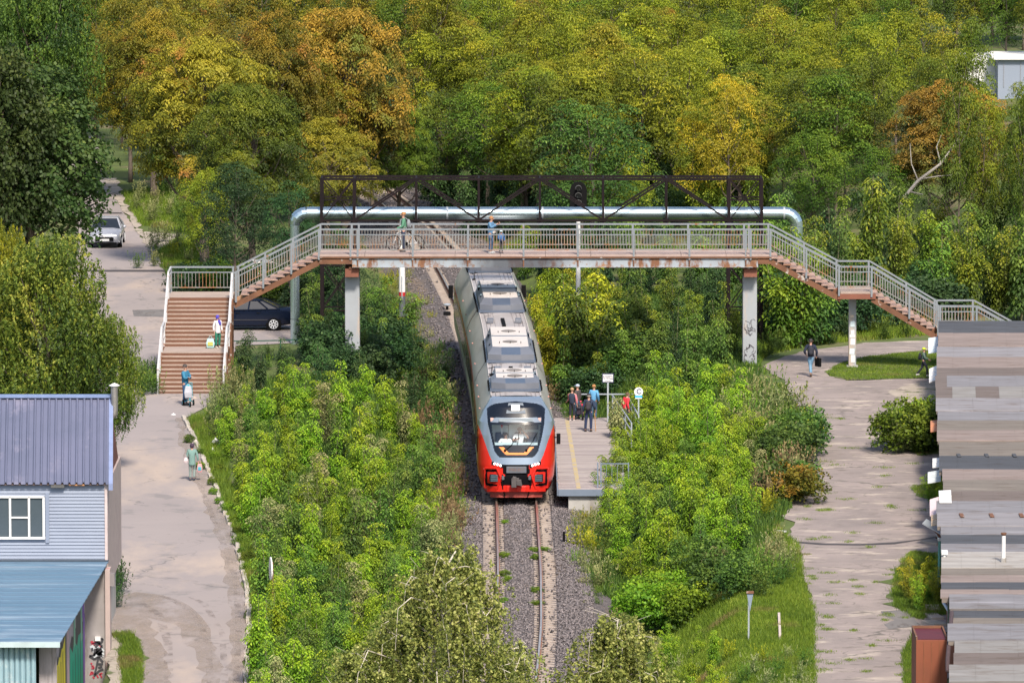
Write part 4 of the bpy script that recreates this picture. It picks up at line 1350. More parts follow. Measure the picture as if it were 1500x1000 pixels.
# roof units
def unit(s0_, s1_, front=True, w0=.97, w1=.76, h=.62):
    """air-conditioning unit between s0 (near end) and s1, in two boxes with a chamfered near end"""
    L = s1_ - s0_
    zb, zt = 4.06, 4.06 + h
    sl = min(.9, L * .25)
    def pt(x, s_, z): return loc2w(x, s_, z)
    mid = s0_ + L * .56
    # tray
    MB().add([pt(-w0 - .06, s0_ - .06, zb), pt(w0 + .06, s0_ - .06, zb), pt(w0 + .06, s1_, zb), pt(-w0 - .06, s1_, zb), pt(-w0 - .06, s0_ - .06, zb + .1), pt(w0 + .06, s0_ - .06, zb + .1), pt(w0 + .06, s1_, zb + .1), pt(-w0 - .06, s1_, zb + .1)], [(3, 2, 1, 0), (4, 5, 6, 7), (0, 1, 5, 4), (1, 2, 6, 5), (2, 3, 7, 6), (3, 0, 4, 7)]).build('unit_tray', unit_e, train)
    # near box: three facets at the front
    c = .40
    lo = [pt(-w0, s0_ + .25, zb + .1), pt(-c, s0_, zb + .1), pt(c, s0_, zb + .1), pt(w0, s0_ + .25, zb + .1), pt(w0, mid, zb + .1), pt(-w0, mid, zb + .1)]
    md = [pt(-w0, s0_ + .25, zb + .34), pt(-c, s0_, zb + .34), pt(c, s0_, zb + .34), pt(w0, s0_ + .25, zb + .34), pt(w0, mid, zb + .34), pt(-w0, mid, zb + .34)]
    up_ = [pt(-w1, s0_ + sl + .2, zt - .05), pt(-c, s0_ + sl, zt - .05), pt(c, s0_ + sl, zt - .05), pt(w1, s0_ + sl + .2, zt - .05), pt(w1, mid, zt - .02), pt(-w1, mid, zt - .02)]
    g = MB()
    g.add(lo + md, [(i, (i + 1) % 6, 6 + (i + 1) % 6, 6 + i) for i in range(6)], 0)
    g.add(md + up_, [(0, 1, 7, 6), (2, 3, 9, 8), (3, 4, 10, 9), (4, 5, 11, 10), (5, 0, 6, 11)], 0)
    g.add(md[1:3] + up_[1:3], [(0, 1, 3, 2)], 1)
    g.add(up_, [(0, 1, 2, 3, 4, 5)], 2)
    g.build('unit_cover', [unit_d, unit_e, unit_c], train)
    a, b_ = mid + .12, s1_
    g = MB()
    lo = [pt(-w0, a, zb + .1), pt(w0, a, zb + .1), pt(w0, b_, zb + .1), pt(-w0, b_, zb + .1)]
    up_ = [pt(-w1, a + .15, zt), pt(w1, a + .15, zt), pt(w1, b_ - .1, zt), pt(-w1, b_ - .1, zt)]
    g.add(lo + up_, [(1, 2, 6, 5), (2, 3, 7, 6), (3, 0, 4, 7)], 0)
    g.add([lo[0], lo[1], up_[1], up_[0]], [(0, 1, 2, 3)], 1)
    g.add(up_, [(0, 1, 2, 3)], 2)
    g.build('unit_cover', [unit_d, unit_e, unit_c], train)
    for (yc, zz_) in ((s0_ + sl + (mid - s0_ - sl) * .5, zt - .03), ((a + b_) / 2, zt)):
        q = pt(0, yc, zz_ + .01)
        MB().ell(q, (.32, .42, .03), 16, 4).build('fan', pm('fan%d' % (yc * 10), (.20, .18, .17)), train)
        for x in (-.45, 0, .45):
            MB().box(pt(x, yc - .55, zz_ + .03), (.03, .05, .07)).build('lifting_eye', M['black'], train)
        for x in (-w1 + .02, w1 - .02):
            MB().box(pt(x * 1.1, yc, zt - .18), (.16, .6, .16)).build('grille', tblack, train)
    for s in (-1, 1):
        for k in range(int(L / .9)):
            MB().box(pt(s * (w0 + .09), s0_ + .3 + k * .9, zb + .06), (.08, .2, .12)).build('bracket', M['black'], train)
unit(3.3, 7.4, h=.5)
unit(13.6, 22.0)
unit(33.6, 41.8)
unit(51.5, 56.6)
def small_box(s_, x, w_=.28, l_=.8, h_=.16, m_=None):
    MB().box(loc2w(x, s_, 4.06 + h_ / 2), (w_, l_, h_)).build('roof_box', m_ or unit_d, train, bevel=.02)
for s_ in (10.6, 29.5, 45.8):
    small_box(s_, -.62); small_box(s_, .62)
    for k in range(7):
        MB().box(loc2w(-.05, s_ - 1.6 + k * .45, 4.09), (.17, .3, .06)).build('cable_duct', M['black'], train)
for s_, x in ((8.8, .82), (9.4, -.9), (48.5, -.85), (6.5, -.95)):
    q = Vector(loc2w(x, s_, 4.05))
    MB().bar(q, q + Vector((.05, 0, .4)), .03).bar(q + Vector((-.12, 0, .25)), q + Vector((.16, 0, .33)), .03).box(q, (.16, .3, .06)).build('antenna', M['black'], train)
for a in (4, 8, 12, 20, 28, 33, 40, 46):
    for s in (-1, 1):
        MB().ell(loc2w(s * 1.44, a, 3.3), (.035, .05, .035), 6, 4).build('side_lamp', paint('side_lamp%d%d' % (a, s), (.6, .25, .2)), train)
# inside the driver's cab
cabw = paint('cab_wall', (.78, .88, .88), .6)
def qd(name, pts, mat):
    MB().add([loc2w(*p_) for p_ in pts], [(0, 1, 2, 3)]).build(name, mat, train, fixn=False)
qd('cab_back_wall', [(-1.3, 1.5, 1.3), (1.3, 1.5, 1.3), (1.2, 1.5, 3.6), (-1.2, 1.5, 3.6)], cabw)
qd('cab_floor', [(-1.3, .5, 1.28), (1.3, .5, 1.28), (1.3, 2.0, 1.28), (-1.3, 2.0, 1.28)], cabw)
MB().box(loc2w(0, .78, 2.18), (1.75, .35, .22)).build('control_desk', paint('desk', (.50, .62, .66), .5), train, bevel=.02)
MB().box(loc2w(0, .95, 1.75), (2.1, .3, .7)).build('desk_base', pm('desk_base', (.12, .14, .18)), train)
MB().box(loc2w(.62, 1.45, 2.9), (.55, .04, .3)).build('cab_panel', pm('cab_panel', (.12, .17, .20)), train)
MB().box(loc2w(-.3, 1.47, 2.6), (.02, .03, 1.4)).build('door_edge', pm('door_edge', (.3, .3, .28)), train)
for x in (-.62, .15, .62):
    MB().box(loc2w(x, 1.38, 2.3), (.42, .14, .7)).build('seat_back', pm('seat_dark', (.05, .08, .13)), train, bevel=.04)
pn = Vector(loc2w(-.55, 1.2, 2.92))
pt_ = thing('pennant', 'red and white pennant hanging behind the left driver in the cab', 'pennant', pn)
MB().prism([(pn.x - .09, pn.z + .12), (pn.x + .05, pn.z + .12), (pn.x - .02, pn.z - .12)], 'y', pn.y, pn.y + .01).build('cloth', paint('pennant_red', (.7, .05, .05)), pt_)
MB().prism([(pn.x - .07, pn.z - .1), (pn.x + .04, pn.z - .1), (pn.x - .02, pn.z - .36)], 'y', pn.y - .015, pn.y - .005).build('cloth', M['white_paint'], pt_)
# ------------------------------------------------------------------ people
def skin(name, V, E, mat, parent, sub=2):
    me = bpy.data.meshes.new('sk')
    me.from_pydata([v[0] for v in V], E, [])
    o = bpy.data.objects.new('sk', me)
    COL.objects.link(o)
    md = o.modifiers.new('skin', 'SKIN')
    md.use_smooth_shade = True
    for i, v in enumerate(V):
        d = me.skin_vertices[0].data[i]
        r_ = v[1]
        d.radius = (r_, r_) if not isinstance(r_, tuple) else r_
        d.use_root = (i == 0)
    s = o.modifiers.new('sub', 'SUBSURF')
    s.levels = sub
    s.render_levels = sub
    bpy.context.view_layer.update()
    m2 = bpy.data.meshes.new_from_object(o.evaluated_get(bpy.context.evaluated_depsgraph_get()))
    bpy.data.objects.remove(o)
    m2.name = name
    m2.materials.clear()
    m2.materials.append(mat)
    m2.polygons.foreach_set('use_smooth', [True] * len(m2.polygons))
    p = bpy.data.objects.new(name, m2)
    COL.objects.link(p)
    p.parent = parent
    return p
_mc = {}
def cloth(name, c, rough=.85):
    k = tuple(round(x, 3) for x in c)
    if k not in _mc:
        _mc[k] = pm('cloth_' + name, c, tuple(x * .72 for x in c), 5, rough, bump=.3, bscale=9)
    return _mc[k]
SKIN = pm('skin', (.42, .235, .175), (.36, .195, .14), 8, .6)
def person(label, pos, h, rotz, top, legs, hair=(.10, .06, .04), shoe=(.04, .04, .05), pose=None, group=None, hairstyle='short', sleeves='long',
           legcut=0.0, coat=0.0, cap=None, vest=None, scarf=None, beltbag=None, sit=False, wide=1.0):
    T = thing('person', label, 'person', pos, rotz, group)
    T.scale = (h / 1.75,) * 3
    P = {'hipL': (-.09, 0, .92), 'hipR': (.09, 0, .92), 'kneeL': (-.10, -.02, .50), 'kneeR': (.10, -.02, .50), 'ankL': (-.10, .02, .09), 'ankR': (.10, .02, .09),
         'shL': (-.175, 0, 1.42), 'shR': (.175, 0, 1.42), 'elL': (-.25, .03, 1.14), 'elR': (.25, .03, 1.14), 'wrL': (-.25, -.05, .90), 'wrR': (.25, -.05, .90),
         'chest': (0, 0, 1.34), 'spine': (0, .01, 1.14), 'pel': (0, 0, .97), 'neck': (0, 0, 1.50), 'head': (0, -.01, 1.64), 'look': (0, -1, 0)}
    P.update(pose or {})
    P = {k: Vector(v) for k, v in P.items()}
    hd = P['head']
    V = [(P['pel'], .11), (P['spine'], .105), (P['chest'], .115), (P['neck'], .052), (hd + Vector((0, .0, -.07)), .062), (hd + Vector((0, .01, .0)), .088), (hd + Vector((0, .012, .06)), .078)]
    E = [(0, 1), (1, 2), (2, 3), (3, 4), (4, 5), (5, 6)]
    for s in 'LR':
        n = len(V)
        V += [(P['hip' + s], .085), (P['knee' + s], .055), (P['ank' + s], .038), (P['ank' + s] + Vector((0, -.13, -.05)), .035)]
        E += [(0, n), (n, n + 1), (n + 1, n + 2), (n + 2, n + 3)]
        n = len(V)
        V += [(P['sh' + s], .062), (P['el' + s], .042), (P['wr' + s], .027)]
        d = (P['wr' + s] - P['el' + s]).normalized()
        palm = P['wr' + s] + d * .07
        V += [(palm, .032)]
        E += [(2, n), (n, n + 1), (n + 1, n + 2), (n + 2, n + 3)]
        side = d.cross(Vector((1, 0, 0))) if abs(d.x) < .8 else d.cross(Vector((0, 0, 1)))
        side.normalize()
        curl = d.cross(side).normalized() * (.3 if s == 'L' else -.3)
        for q, (off, ln) in enumerate(((-.03, .07), (-.01, .085), (.01, .08), (.03, .062))):
            a = palm + side * off + d * .02
            b_ = a + (d + curl).normalized() * ln
            V += [(a, .0095), (b_, .0085)]
            m_ = len(V)
            E += [(n + 3, m_ - 2), (m_ - 2, m_ - 1)]
        th_ = P['wr' + s] + d * .025 + side * -.03
        V += [(th_ + (side * -.7 + d).normalized() * .05, .010)]
        E += [(n + 3, len(V) - 1)]
    skin('body', V, E, SKIN, T, 1)
    # top
    tm = cloth('top', top)
    low = P['pel'] + Vector((0, 0, -.06 - coat * .5))
    k = 1.0 * wide
    V = [(P['chest'], .145 * k), (P['spine'], .135 * k), (P['pel'], .145 * k), (low, .155 * k if coat else .14 * k), (P['neck'] + Vector((0, 0, -.045)), .07)]
    E = [(0, 1), (1, 2), (2, 3), (0, 4)]
    if coat:
        V.append((P['pel'] + Vector((0, 0, -coat)), .17)); E.append((3, 5))
    sm = cloth('sleeve', vest) if vest else tm
    V2, E2 = [], []
    for s in 'LR':
        end = P['el' + s].lerp(P['wr' + s], .92 if sleeves == 'long' else .02)
        if sleeves == 'short': end = P['sh' + s].lerp(P['el' + s], .75)
        n = len(V)
        if vest:
            V += [(P['sh' + s] * 1.0, .075)]
            E += [(0, n)]
            a = len(V2)
            V2 += [(P['sh' + s], .072), (P['el' + s], .058), (end, .045)]
            E2 += [(a, a + 1), (a + 1, a + 2)]
        else:
            V += [(P['sh' + s], .082)]
            E += [(0, n)]
            if sleeves == 'short': V += [(end, .062)]; E += [(n, n + 1)]
            else:
                V += [(P['el' + s], .062), (end, .046)]; E += [(n, n + 1), (n + 1, n + 2)]
    skin('jacket' if sleeves == 'long' else 'shirt', V, E, tm, T)
    if V2:
        skin('sleeves', V2[:3], [(0, 1), (1, 2)], sm, T)
        skin('sleeves', V2[3:], [(0, 1), (1, 2)], sm, T)
    lm = cloth('legs', legs)
    V = [(P['pel'], .14), (P['pel'] + Vector((0, 0, .06)), .13)]
    E = [(0, 1)]
    for s in 'LR':
        n = len(V)
        end = P['knee' + s].lerp(P['ank' + s], .97 - legcut)
        V += [(P['hip' + s], .105), (P['knee' + s], .075), (end, .062)]
        E += [(0, n), (n, n + 1), (n + 1, n + 2)]
    skin('trousers', V, E, lm, T)
    shm = cloth('shoe', shoe, .5)
    for s in 'LR':
        a = P['ank' + s]
        g = MB()
        g.ell(a + Vector((0, -.06, -.045)), (.052, .14, .05), 10, 6)
        g.box(a + Vector((0, -.06, -.08)), (.09, .25, .02))
        g.build('shoe', shm, T, smooth=True, world=False)
    hm = pm('hair_%d' % (hair[0] * 1000), hair, tuple(x * .6 for x in hair), 20, .7)
    look = Vector(P['look']); look.z = 0; look.normalize()
    rz = math.atan2(look.x, -look.y)
    Rm = Matrix.Rotation(rz, 3, 'Z')
    def hp(x, y, z): return hd + Rm @ Vector((x, y, z))
    # face
    g = MB()
    g.prism([(-.016, -.03), (.016, -.03), (.006, .025), (-.006, .025)], 'y', -.118, -.08)
    g.v = [tuple(hp(*q)) for q in g.v]
    g.build('nose', SKIN, T, world=False)
    for s in (-1, 1):
        MB().ell(hp(s * .034, -.086, .02), (.012, .008, .008), 6, 4).build('eye', M['black'], T, world=False)
        MB().ell(hp(s * .092, .012, .0), (.012, .022, .032), 6, 4).build('ear', SKIN, T, world=False)
    MB().box(hp(0, -.083, -.055), (.045, .012, .01)).build('mouth', pm('lips', (.35, .12, .10)), T, world=False)
    if cap:
        cm = cloth('cap', cap)
        MB().ell(hp(0, .01, .045), (.105, .115, .095), 14, 6, zmin=-.05, M=Rm).build('cap', cm, T, smooth=True, world=False)
        g = MB().box((0, -.13, .045), (.12, .08, .012)); g.v = [tuple(hp(*q)) for q in g.v]
        g.build('cap_peak', cm, T, world=False)
    if scarf:
        cm = cloth('scarf', scarf)
        MB().ell(hp(0, .02, .01), (.108, .105, .125), 14, 8, zmin=-.9, M=Rm).build('headscarf', cm, T, smooth=True, world=False)
        skin('headscarf', [(hd + Vector((.02, -.02, -.12)), .09), (hd + Vector((.05, -.10, -.26)), .085), (hd + Vector((.08, -.13, -.42)), .05)], [(0, 1), (1, 2)], cm, T)
    elif hairstyle != 'none':
        g = MB()
        g.ell(hp(0, .022, .03), (.100, .104, .100), 16, 8, zmin=-.35 if hairstyle == 'short' else -.95, M=Rm)
        g.build('hair', hm, T, smooth=True, world=False)
    if beltbag:
        g = MB().box((0, -.165, .99), (.26, .07, .10)).build('waist_bag', cloth('bag', beltbag), T, world=False, bevel=.02)
    return T
def held(name, label, cat, loc): return thing(name, label, cat, loc)
def carrybag(label, loc, w_, d_, h_, col, name='bag', handle=True, rz=0, cat='bag', pocket=None):
    T = thing(name, label, cat, loc, rz)
    m_ = cloth('bag', col, .5)
    x, y, z = w_ / 2, d_ / 2, h_
    g = MB().add([(-x * .8, -y * .8, 0), (x * .8, -y * .8, 0), (x * .8, y * .8, 0), (-x * .8, y * .8, 0), (-x, -y, z * .45), (x, -y, z * .45), (x, y, z * .45), (-x, y, z * .45), (-x * .7, -y * .5, z), (x * .7, -y * .5, z), (x * .7, y * .5, z), (-x * .7, y * .5, z)],
                 [(3, 2, 1, 0), (0, 1, 5, 4), (1, 2, 6, 5), (2, 3, 7, 6), (3, 0, 4, 7), (4, 5, 9, 8), (5, 6, 10, 9), (6, 7, 11, 10), (7, 4, 8, 11), (8, 9, 10, 11)])
    g.build('bag_body', m_, T, world=False, bevel=.015)
    if handle:
        MB().tube([(-x * .4, 0, z), (-x * .2, 0, z + .1), (x * .2, 0, z + .1), (x * .4, 0, z)], .01, 6).build('handle', m_, T, world=False)
    if pocket:
        MB().box((0, -y - .005, z * .45), (w_ * .6, .02, h_ * .4)).build('pocket', cloth('pocket', pocket), T, world=False)
    return T
def backpack(label, P_, h, rotz, col, size=1.0, strap=True):
    """worn on the back of a figure standing at P_ (faces -Y before rotation)"""
    s = h / 1.75
    T = thing('backpack', label, 'backpack', P_, rotz)
    T.scale = (s, s, s)
    m_ = cloth('pack', col)
    g = MB()
    g.ell((0, .22, 1.22), (.155 * size, .10, .23 * size), 12, 8)
    g.build('pack_body', m_, T, smooth=True, world=False)
    MB().ell((0, .30, 1.13), (.11 * size, .05, .11 * size), 10, 6).build('pocket', m_, T, smooth=True, world=False)
    for sx_ in (-1, 1):
        MB().tube([(sx_ * .1, .17, 1.42), (sx_ * .12, .05, 1.51), (sx_ * .13, -.13, 1.40), (sx_ * .14, -.14, 1.2), (sx_ * .12, .14, 1.04)], .018, 6).build('strap', m_, T, smooth=True, world=False)
    return T

zd = zD
def onp(px, py, z): x, y = PX(px, py, z); return (x, y, z)
# on the bridge
a = onp(591, 368.5, zd)
P1 = person('man in green jacket with grey backpack standing on the footbridge holding a bicycle', a, 1.80, R(-85), (.09, .25, .16), (.025, .035, .07), hair=(.42, .20, .07),
            pose={'wrR': (.16, -.34, 1.02), 'elR': (.25, -.05, 1.14), 'wrL': (-.24, -.04, .92), 'look': (0, -1, 0)})
backpack('grey backpack worn by the man in the green jacket', a, 1.80, R(-85), (.22, .24, .27), .95)
a = onp(719, 372, zd)
a = (a[0], 306.75, zd)
person('woman in denim jacket and jeans photographing with a phone on the footbridge', a, 1.68, R(70), (.10, .22, .38), (.07, .15, .28), hair=(.40, .19, .08), shoe=(.45, .47, .5),
       pose={'elL': (-.24, -.10, 1.22), 'elR': (.24, -.10, 1.22), 'wrL': (-.07, -.33, 1.38), 'wrR': (.07, -.33, 1.38), 'head': (0, -.04, 1.63)}, beltbag=(.62, .55, .50), hairstyle='short', wide=1.1)
ph_ = Vector((0, -.40, 1.45)) * (1.68 / 1.75)
ph_.rotate(Euler((0, 0, R(70))))
tph = thing('phone', 'small phone held up by the woman in the denim jacket', 'phone', Vector(a) + ph_, R(70))
MB().box((0, 0, 0), (.15, .012, .08)).build('phone_body', M['black'], tph, world=False, bevel=.004)
MB().box((0, .008, 0), (.135, .003, .07)).build('phone_screen', darkglass, tph, world=False)
a = onp(734, 372, zd); a = (a[0], 306.75, zd)
person('small child in blue jacket and pale cap beside the woman on the footbridge', a, 1.04, R(20), (.05, .14, .36), (.03, .035, .06), cap=(.50, .68, .74), shoe=(.1, .1, .12),
       pose={'wrL': (-.08, -.24, 1.05), 'elL': (-.25, -.04, 1.12), 'head': (0, -.01, 1.62)}, wide=1.15)
# bicycle
def bicycle(loc, rz, label):
    T = thing('bicycle', label, 'bicycle', loc, rz)
    blk = M['black']; fr_ = paint('bike_frame', (.55, .57, .60), .4)
    for x in (-.52, .52):
        g = MB()
        ring = [(x + .33 * math.cos(a_), 0, .34 + .33 * math.sin(a_)) for a_ in np.linspace(0, 2 * math.pi, 25)]
        g.tube(ring, .018, 6, cap=False)
        wl = g.build('wheel', blk, T, world=False)
        g = MB()
        for k in range(12):
            a_ = k * math.pi / 6
            g.bar((x, 0, .34), (x + .32 * math.cos(a_), 0, .34 + .32 * math.sin(a_)), .004)
        g.tube([(x, -.04, .34), (x, .04, .34)], .025, 8)
        g.build('spokes', fr_, wl, world=False)
    g = MB()
    bb, st_, hd_ = (.06, 0, .30), (.18, 0, .78), (-.36, 0, .82)
    for p_, q_ in ((bb, st_), (st_, hd_), (bb, hd_), (bb, (.52, 0, .34)), (st_, (.52, 0, .34)), (hd_, (-.52, 0, .34))):
        g.tube([p_, q_], .017, 6)
    g.build('frame', fr_, T, world=False)
    MB().tube([(-.36, 0, .82), (-.38, 0, .98)], .015, 6).tube([(-.40, -.28, .99), (-.38, 0, 1.0), (-.40, .28, .99)], .014, 6).build('handlebar', blk, T, world=False)
    MB().ell((.21, 0, .90), (.14, .07, .03), 10, 5).tube([st_, (.2, 0, .9)], .014, 6).build('saddle', blk, T, world=False)
    MB().tube([(.06, -.05, .30), (.06, .05, .30)], .09, 12).bar((.06, .07, .30), (.12, .07, .15), .02).bar((.06, -.07, .30), (0, -.07, .45), .02).build('crank', blk, T, world=False)
bicycle((AT(593, 0, 307.95)[0], 307.95, zd), R(4), 'black wheeled bicycle standing behind the man in green jacket on the footbridge')
# stairs
a = onp(319, 509.5, 1.5)
person('woman in violet headscarf, white jacket and green trousers standing on the stair landing', a, 1.46, R(35), (.66, .63, .66), (.02, .17, .11), scarf=(.07, .05, .42), shoe=(.55, .5, .45), coat=.18, wide=1.12)
carrybag('full pale turquoise shopping bag held by the woman in the violet headscarf', (a[0] - .32, a[1] - .1, 1.52), .38, .24, .42, (.38, .60, .62), pocket=(.5, .5, .12))
a = onp(271.5, 593, .03)
person('man in blue jacket with folded arms standing at the foot of the stairs', a, 1.76, R(62), (.035, .19, .33), (.03, .07, .16), hair=(.06, .05, .05), shoe=(.1, .1, .1),
       pose={'elL': (-.26, -.12, 1.17), 'elR': (.26, -.12, 1.17), 'wrL': (.10, -.24, 1.22), 'wrR': (-.10, -.24, 1.20)}, wide=1.08)
# child's tricycle with push handle
def stroller(loc, rz, label, c1, c2, s=1.0):
    T = thing('stroller', label, 'stroller', loc, rz)
    T.scale = (s, s, s)
    m1, m2 = cloth('s1', c1), cloth('s2', c2)
    for x, y in ((-.24, .28), (.24, .28), (0, -.38)):
        wl = MB().tube([(x - .03, y, .13), (x + .03, y, .13)], .13, 14).build('wheel', M['black'], T, world=False)
        MB().tube([(x - .035, y, .13), (x + .035, y, .13)], .07, 10).build('hub', m2, wl, world=False)
    g = MB()
    g.bar((-.22, .28, .14), (0, -.3, .34), .035).bar((.22, .28, .14), (0, -.3, .34), .035).bar((0, -.36, .14), (0, -.26, .55), .035).bar((-.2, .3, .3), (-.2, .5, 1.0), .025).bar((.2, .3, .3), (.2, .5, 1.0), .025).bar((-.2, .5, 1.0), (.2, .5, 1.0), .03)
    g.build('frame', m2, T, world=False)
    MB().box((0, .05, .38), (.34, .36, .08)).build('seat', m1, T, world=False, bevel=.02)
    MB().box((0, .25, .62), (.36, .08, .5), M=Matrix.Rotation(R(-14), 3, 'X')).build('seat_back', m1, T, world=False, bevel=.03)
    MB().ell((0, .30, .72), (.2, .12, .26), 10, 8, zmin=0).build('canopy', m2, T, smooth=True, world=False)
    MB().bar((-.2, -.26, .55), (.2, -.26, .55), .03).build('handlebar', M['black'], T, world=False)
    return T
a = onp(277, 594.5, .03)
stroller(a, R(10), 'pale grey and turquoise push tricycle beside the man with folded arms', (.55, .56, .60), (.03, .32, .42), .95)
carrybag('pale grey bag hanging at the back of the push tricycle', (a[0] - .02, a[1] - .22, .42), .34, .2, .5, (.42, .43, .50), handle=True)
# walking woman on the road
a = onp(281.5, 703.5, .03)
person('woman in pale teal coat and dark hood walking away up the left road', a, 1.47, R(172), (.17, .29, .27), (.20, .25, .245), hair=(.05, .02, .03), shoe=(.04, .05, .08), coat=.26, scarf=(.05, .03, .06),
       pose={'kneeL': (-.09, -.10, .52), 'ankL': (-.09, .04, .12), 'kneeR': (.09, -.02, .5), 'ankR': (.09, .03, .09), 'elL': (-.27, .02, 1.15), 'wrL': (-.28, -.03, .92), 'elR': (.24, .02, 1.14), 'wrR': (.20, -.15, 1.05)}, wide=1.15)
carrybag('small pink and blue plastic bag in the right hand of the woman in teal coat', (a[0] + .3, a[1] + .02, .36), .22, .12, .34, (.55, .30, .32), pocket=(.08, .38, .5))
carrybag('pale shoulder bag of the woman in teal coat', (a[0] - .24, a[1] - .02, .72), .16, .22, .24, (.52, .44, .47), handle=True)
# man and child at the right
a = onp(1187.5, 551.5, .03)
person('man in black jacket and blue jeans walking away on the right path', a, 1.70, R(178), (.012, .018, .045), (.15, .28, .42), hair=(.03, .025, .025), shoe=(.14, .09, .06),
       pose={'kneeL': (.0, -.10, .52), 'ankL': (-.02, -.05, .10), 'kneeR': (.02, .0, .50), 'ankR': (.0, .22, .17), 'elL': (-.28, .05, 1.15), 'wrL': (-.26, -.06, .93), 'elR': (.30, .06, 1.16), 'wrR': (.22, -.08, 1.02)}, wide=1.12)
backpack('black backpack of the man walking on the right path', a, 1.70, R(178), (.02, .022, .035), .95)
b_ = thing('briefcase', 'thin black briefcase in the right hand of the man in black jacket', 'briefcase', (a[0] + .33, a[1] + .03, .48))
MB().box((0, 0, .2), (.12, .40, .40), rz=.5).build('case_body', M['black'], b_, world=False, bevel=.02)
MB().tube([(0, -.08, .4), (0, -.05, .47), (0, .05, .47), (0, .08, .4)], .012, 6).build('handle', M['black'], b_, world=False)
a = onp(1353, 551, .03)
person('child in lime yellow cap and green hoodie striding beside the garages', a, 1.28, R(82), (.10, .16, .13), (.02, .022, .04), cap=(.62, .85, .03), shoe=(.5, .5, .5),
       pose={'kneeL': (-.08, -.22, .52), 'ankL': (-.08, -.22, .10), 'kneeR': (.08, .12, .50), 'ankR': (.08, .42, .14), 'elL': (-.24, -.10, 1.16), 'wrL': (-.22, -.32, 1.05), 'elR': (.24, -.08, 1.16), 'wrR': (.20, -.30, 1.02)})
backpack('black backpack of the child in the lime yellow cap', a, 1.28, R(82), (.015, .018, .03), 1.05)
# platform people
a = onp(838, 616.5, PZ)
person('woman in black vest with pink sleeves standing on the platform seen from behind', a, 1.45, R(165), (.02, .03, .06), (.015, .018, .035), hair=(.42, .28, .15), shoe=(.55, .5, .5), vest=(.62, .20, .24), legcut=.42, wide=1.12,
       pose={'elR': (.20, -.12, 1.16), 'wrR': (.32, -.25, 1.02)})
a2 = onp(846, 613.5, PZ)
person('person in blue jeans and dark top standing behind the woman in the black vest', a2, 1.5, R(-120), (.07, .06, .06), (.05, .14, .24), hair=(.3, .25, .22), shoe=(.1, .1, .12), cap=(.42, .52, .66))
a = onp(862.5, 632, PZ)
P10 = person('man in dark blue with black cap leaning on a walking stick on the platform', a, 1.62, R(170), (.02, .035, .08), (.018, .032, .09), hair=(.35, .33, .3), cap=(.02, .02, .03), shoe=(.015, .015, .02),
             pose={'wrL': (-.27, -.16, .98), 'elL': (-.27, .0, 1.14), 'kneeR': (.14, -.02, .5), 'ankR': (.16, .02, .09)}, wide=1.15)
backpack('black patterned backpack of the man with the walking stick', a, 1.62, R(170), (.035, .03, .04), .95)
st_ = thing('walking_stick', 'light wooden walking stick held by the man in dark blue', 'walking stick', (a[0] + .26, a[1] + .17, PZ))
MB().tube([(.04, .0, 0), (-.02, 0, .86), (-.01, 0, .90), (.05, 0, .90)], .016, 6).build('stick', pm('stick_wood', (.50, .27, .12)), st_, world=False)
a = onp(870, 613.5, PZ)
person('red haired person in light blue jacket at the far end of the platform', a, 1.50, R(155), (.13, .38, .66), (.05, .10, .17), hair=(.45, .22, .08), shoe=(.1, .1, .1), wide=1.05)
a = onp(850.5, 614.5, PZ)
stt = stroller(a, R(160), 'dark pushchair with pattern standing on the platform between the waiting people', (.06, .05, .08), (.05, .05, .07), .75)
person('small child in red seated in the dark pushchair', (a[0], a[1] - .02, PZ + .02), .80, R(160), (.62, .04, .09), (.06, .06, .08), cap=(.65, .06, .12),
       pose={'kneeL': (-.1, -.35, .86), 'kneeR': (.1, -.35, .86), 'ankL': (-.1, -.38, .5), 'ankR': (.1, -.38, .5), 'pel': (0, 0, .85), 'hipL': (-.09, -.05, .84), 'hipR': (.09, -.05, .84)})
a = onp(916, 624, PZ)
person('person in bright red shirt on the steps behind the bushes', (a[0], a[1], PZ - .05), 1.55, R(120), (.70, .03, .05), (.05, .05, .06), hair=(.12, .07, .04),
       pose={'head': (0, -.14, 1.58), 'chest': (0, -.07, 1.32), 'neck': (0, -.10, 1.46), 'shL': (-.175, -.06, 1.40), 'shR': (.175, -.06, 1.40)})
carrybag('bright green plastic bag carried by the person in red', (a[0] - .35, a[1] - .1, PZ + .36), .24, .16, .40, (.05, .55, .22))
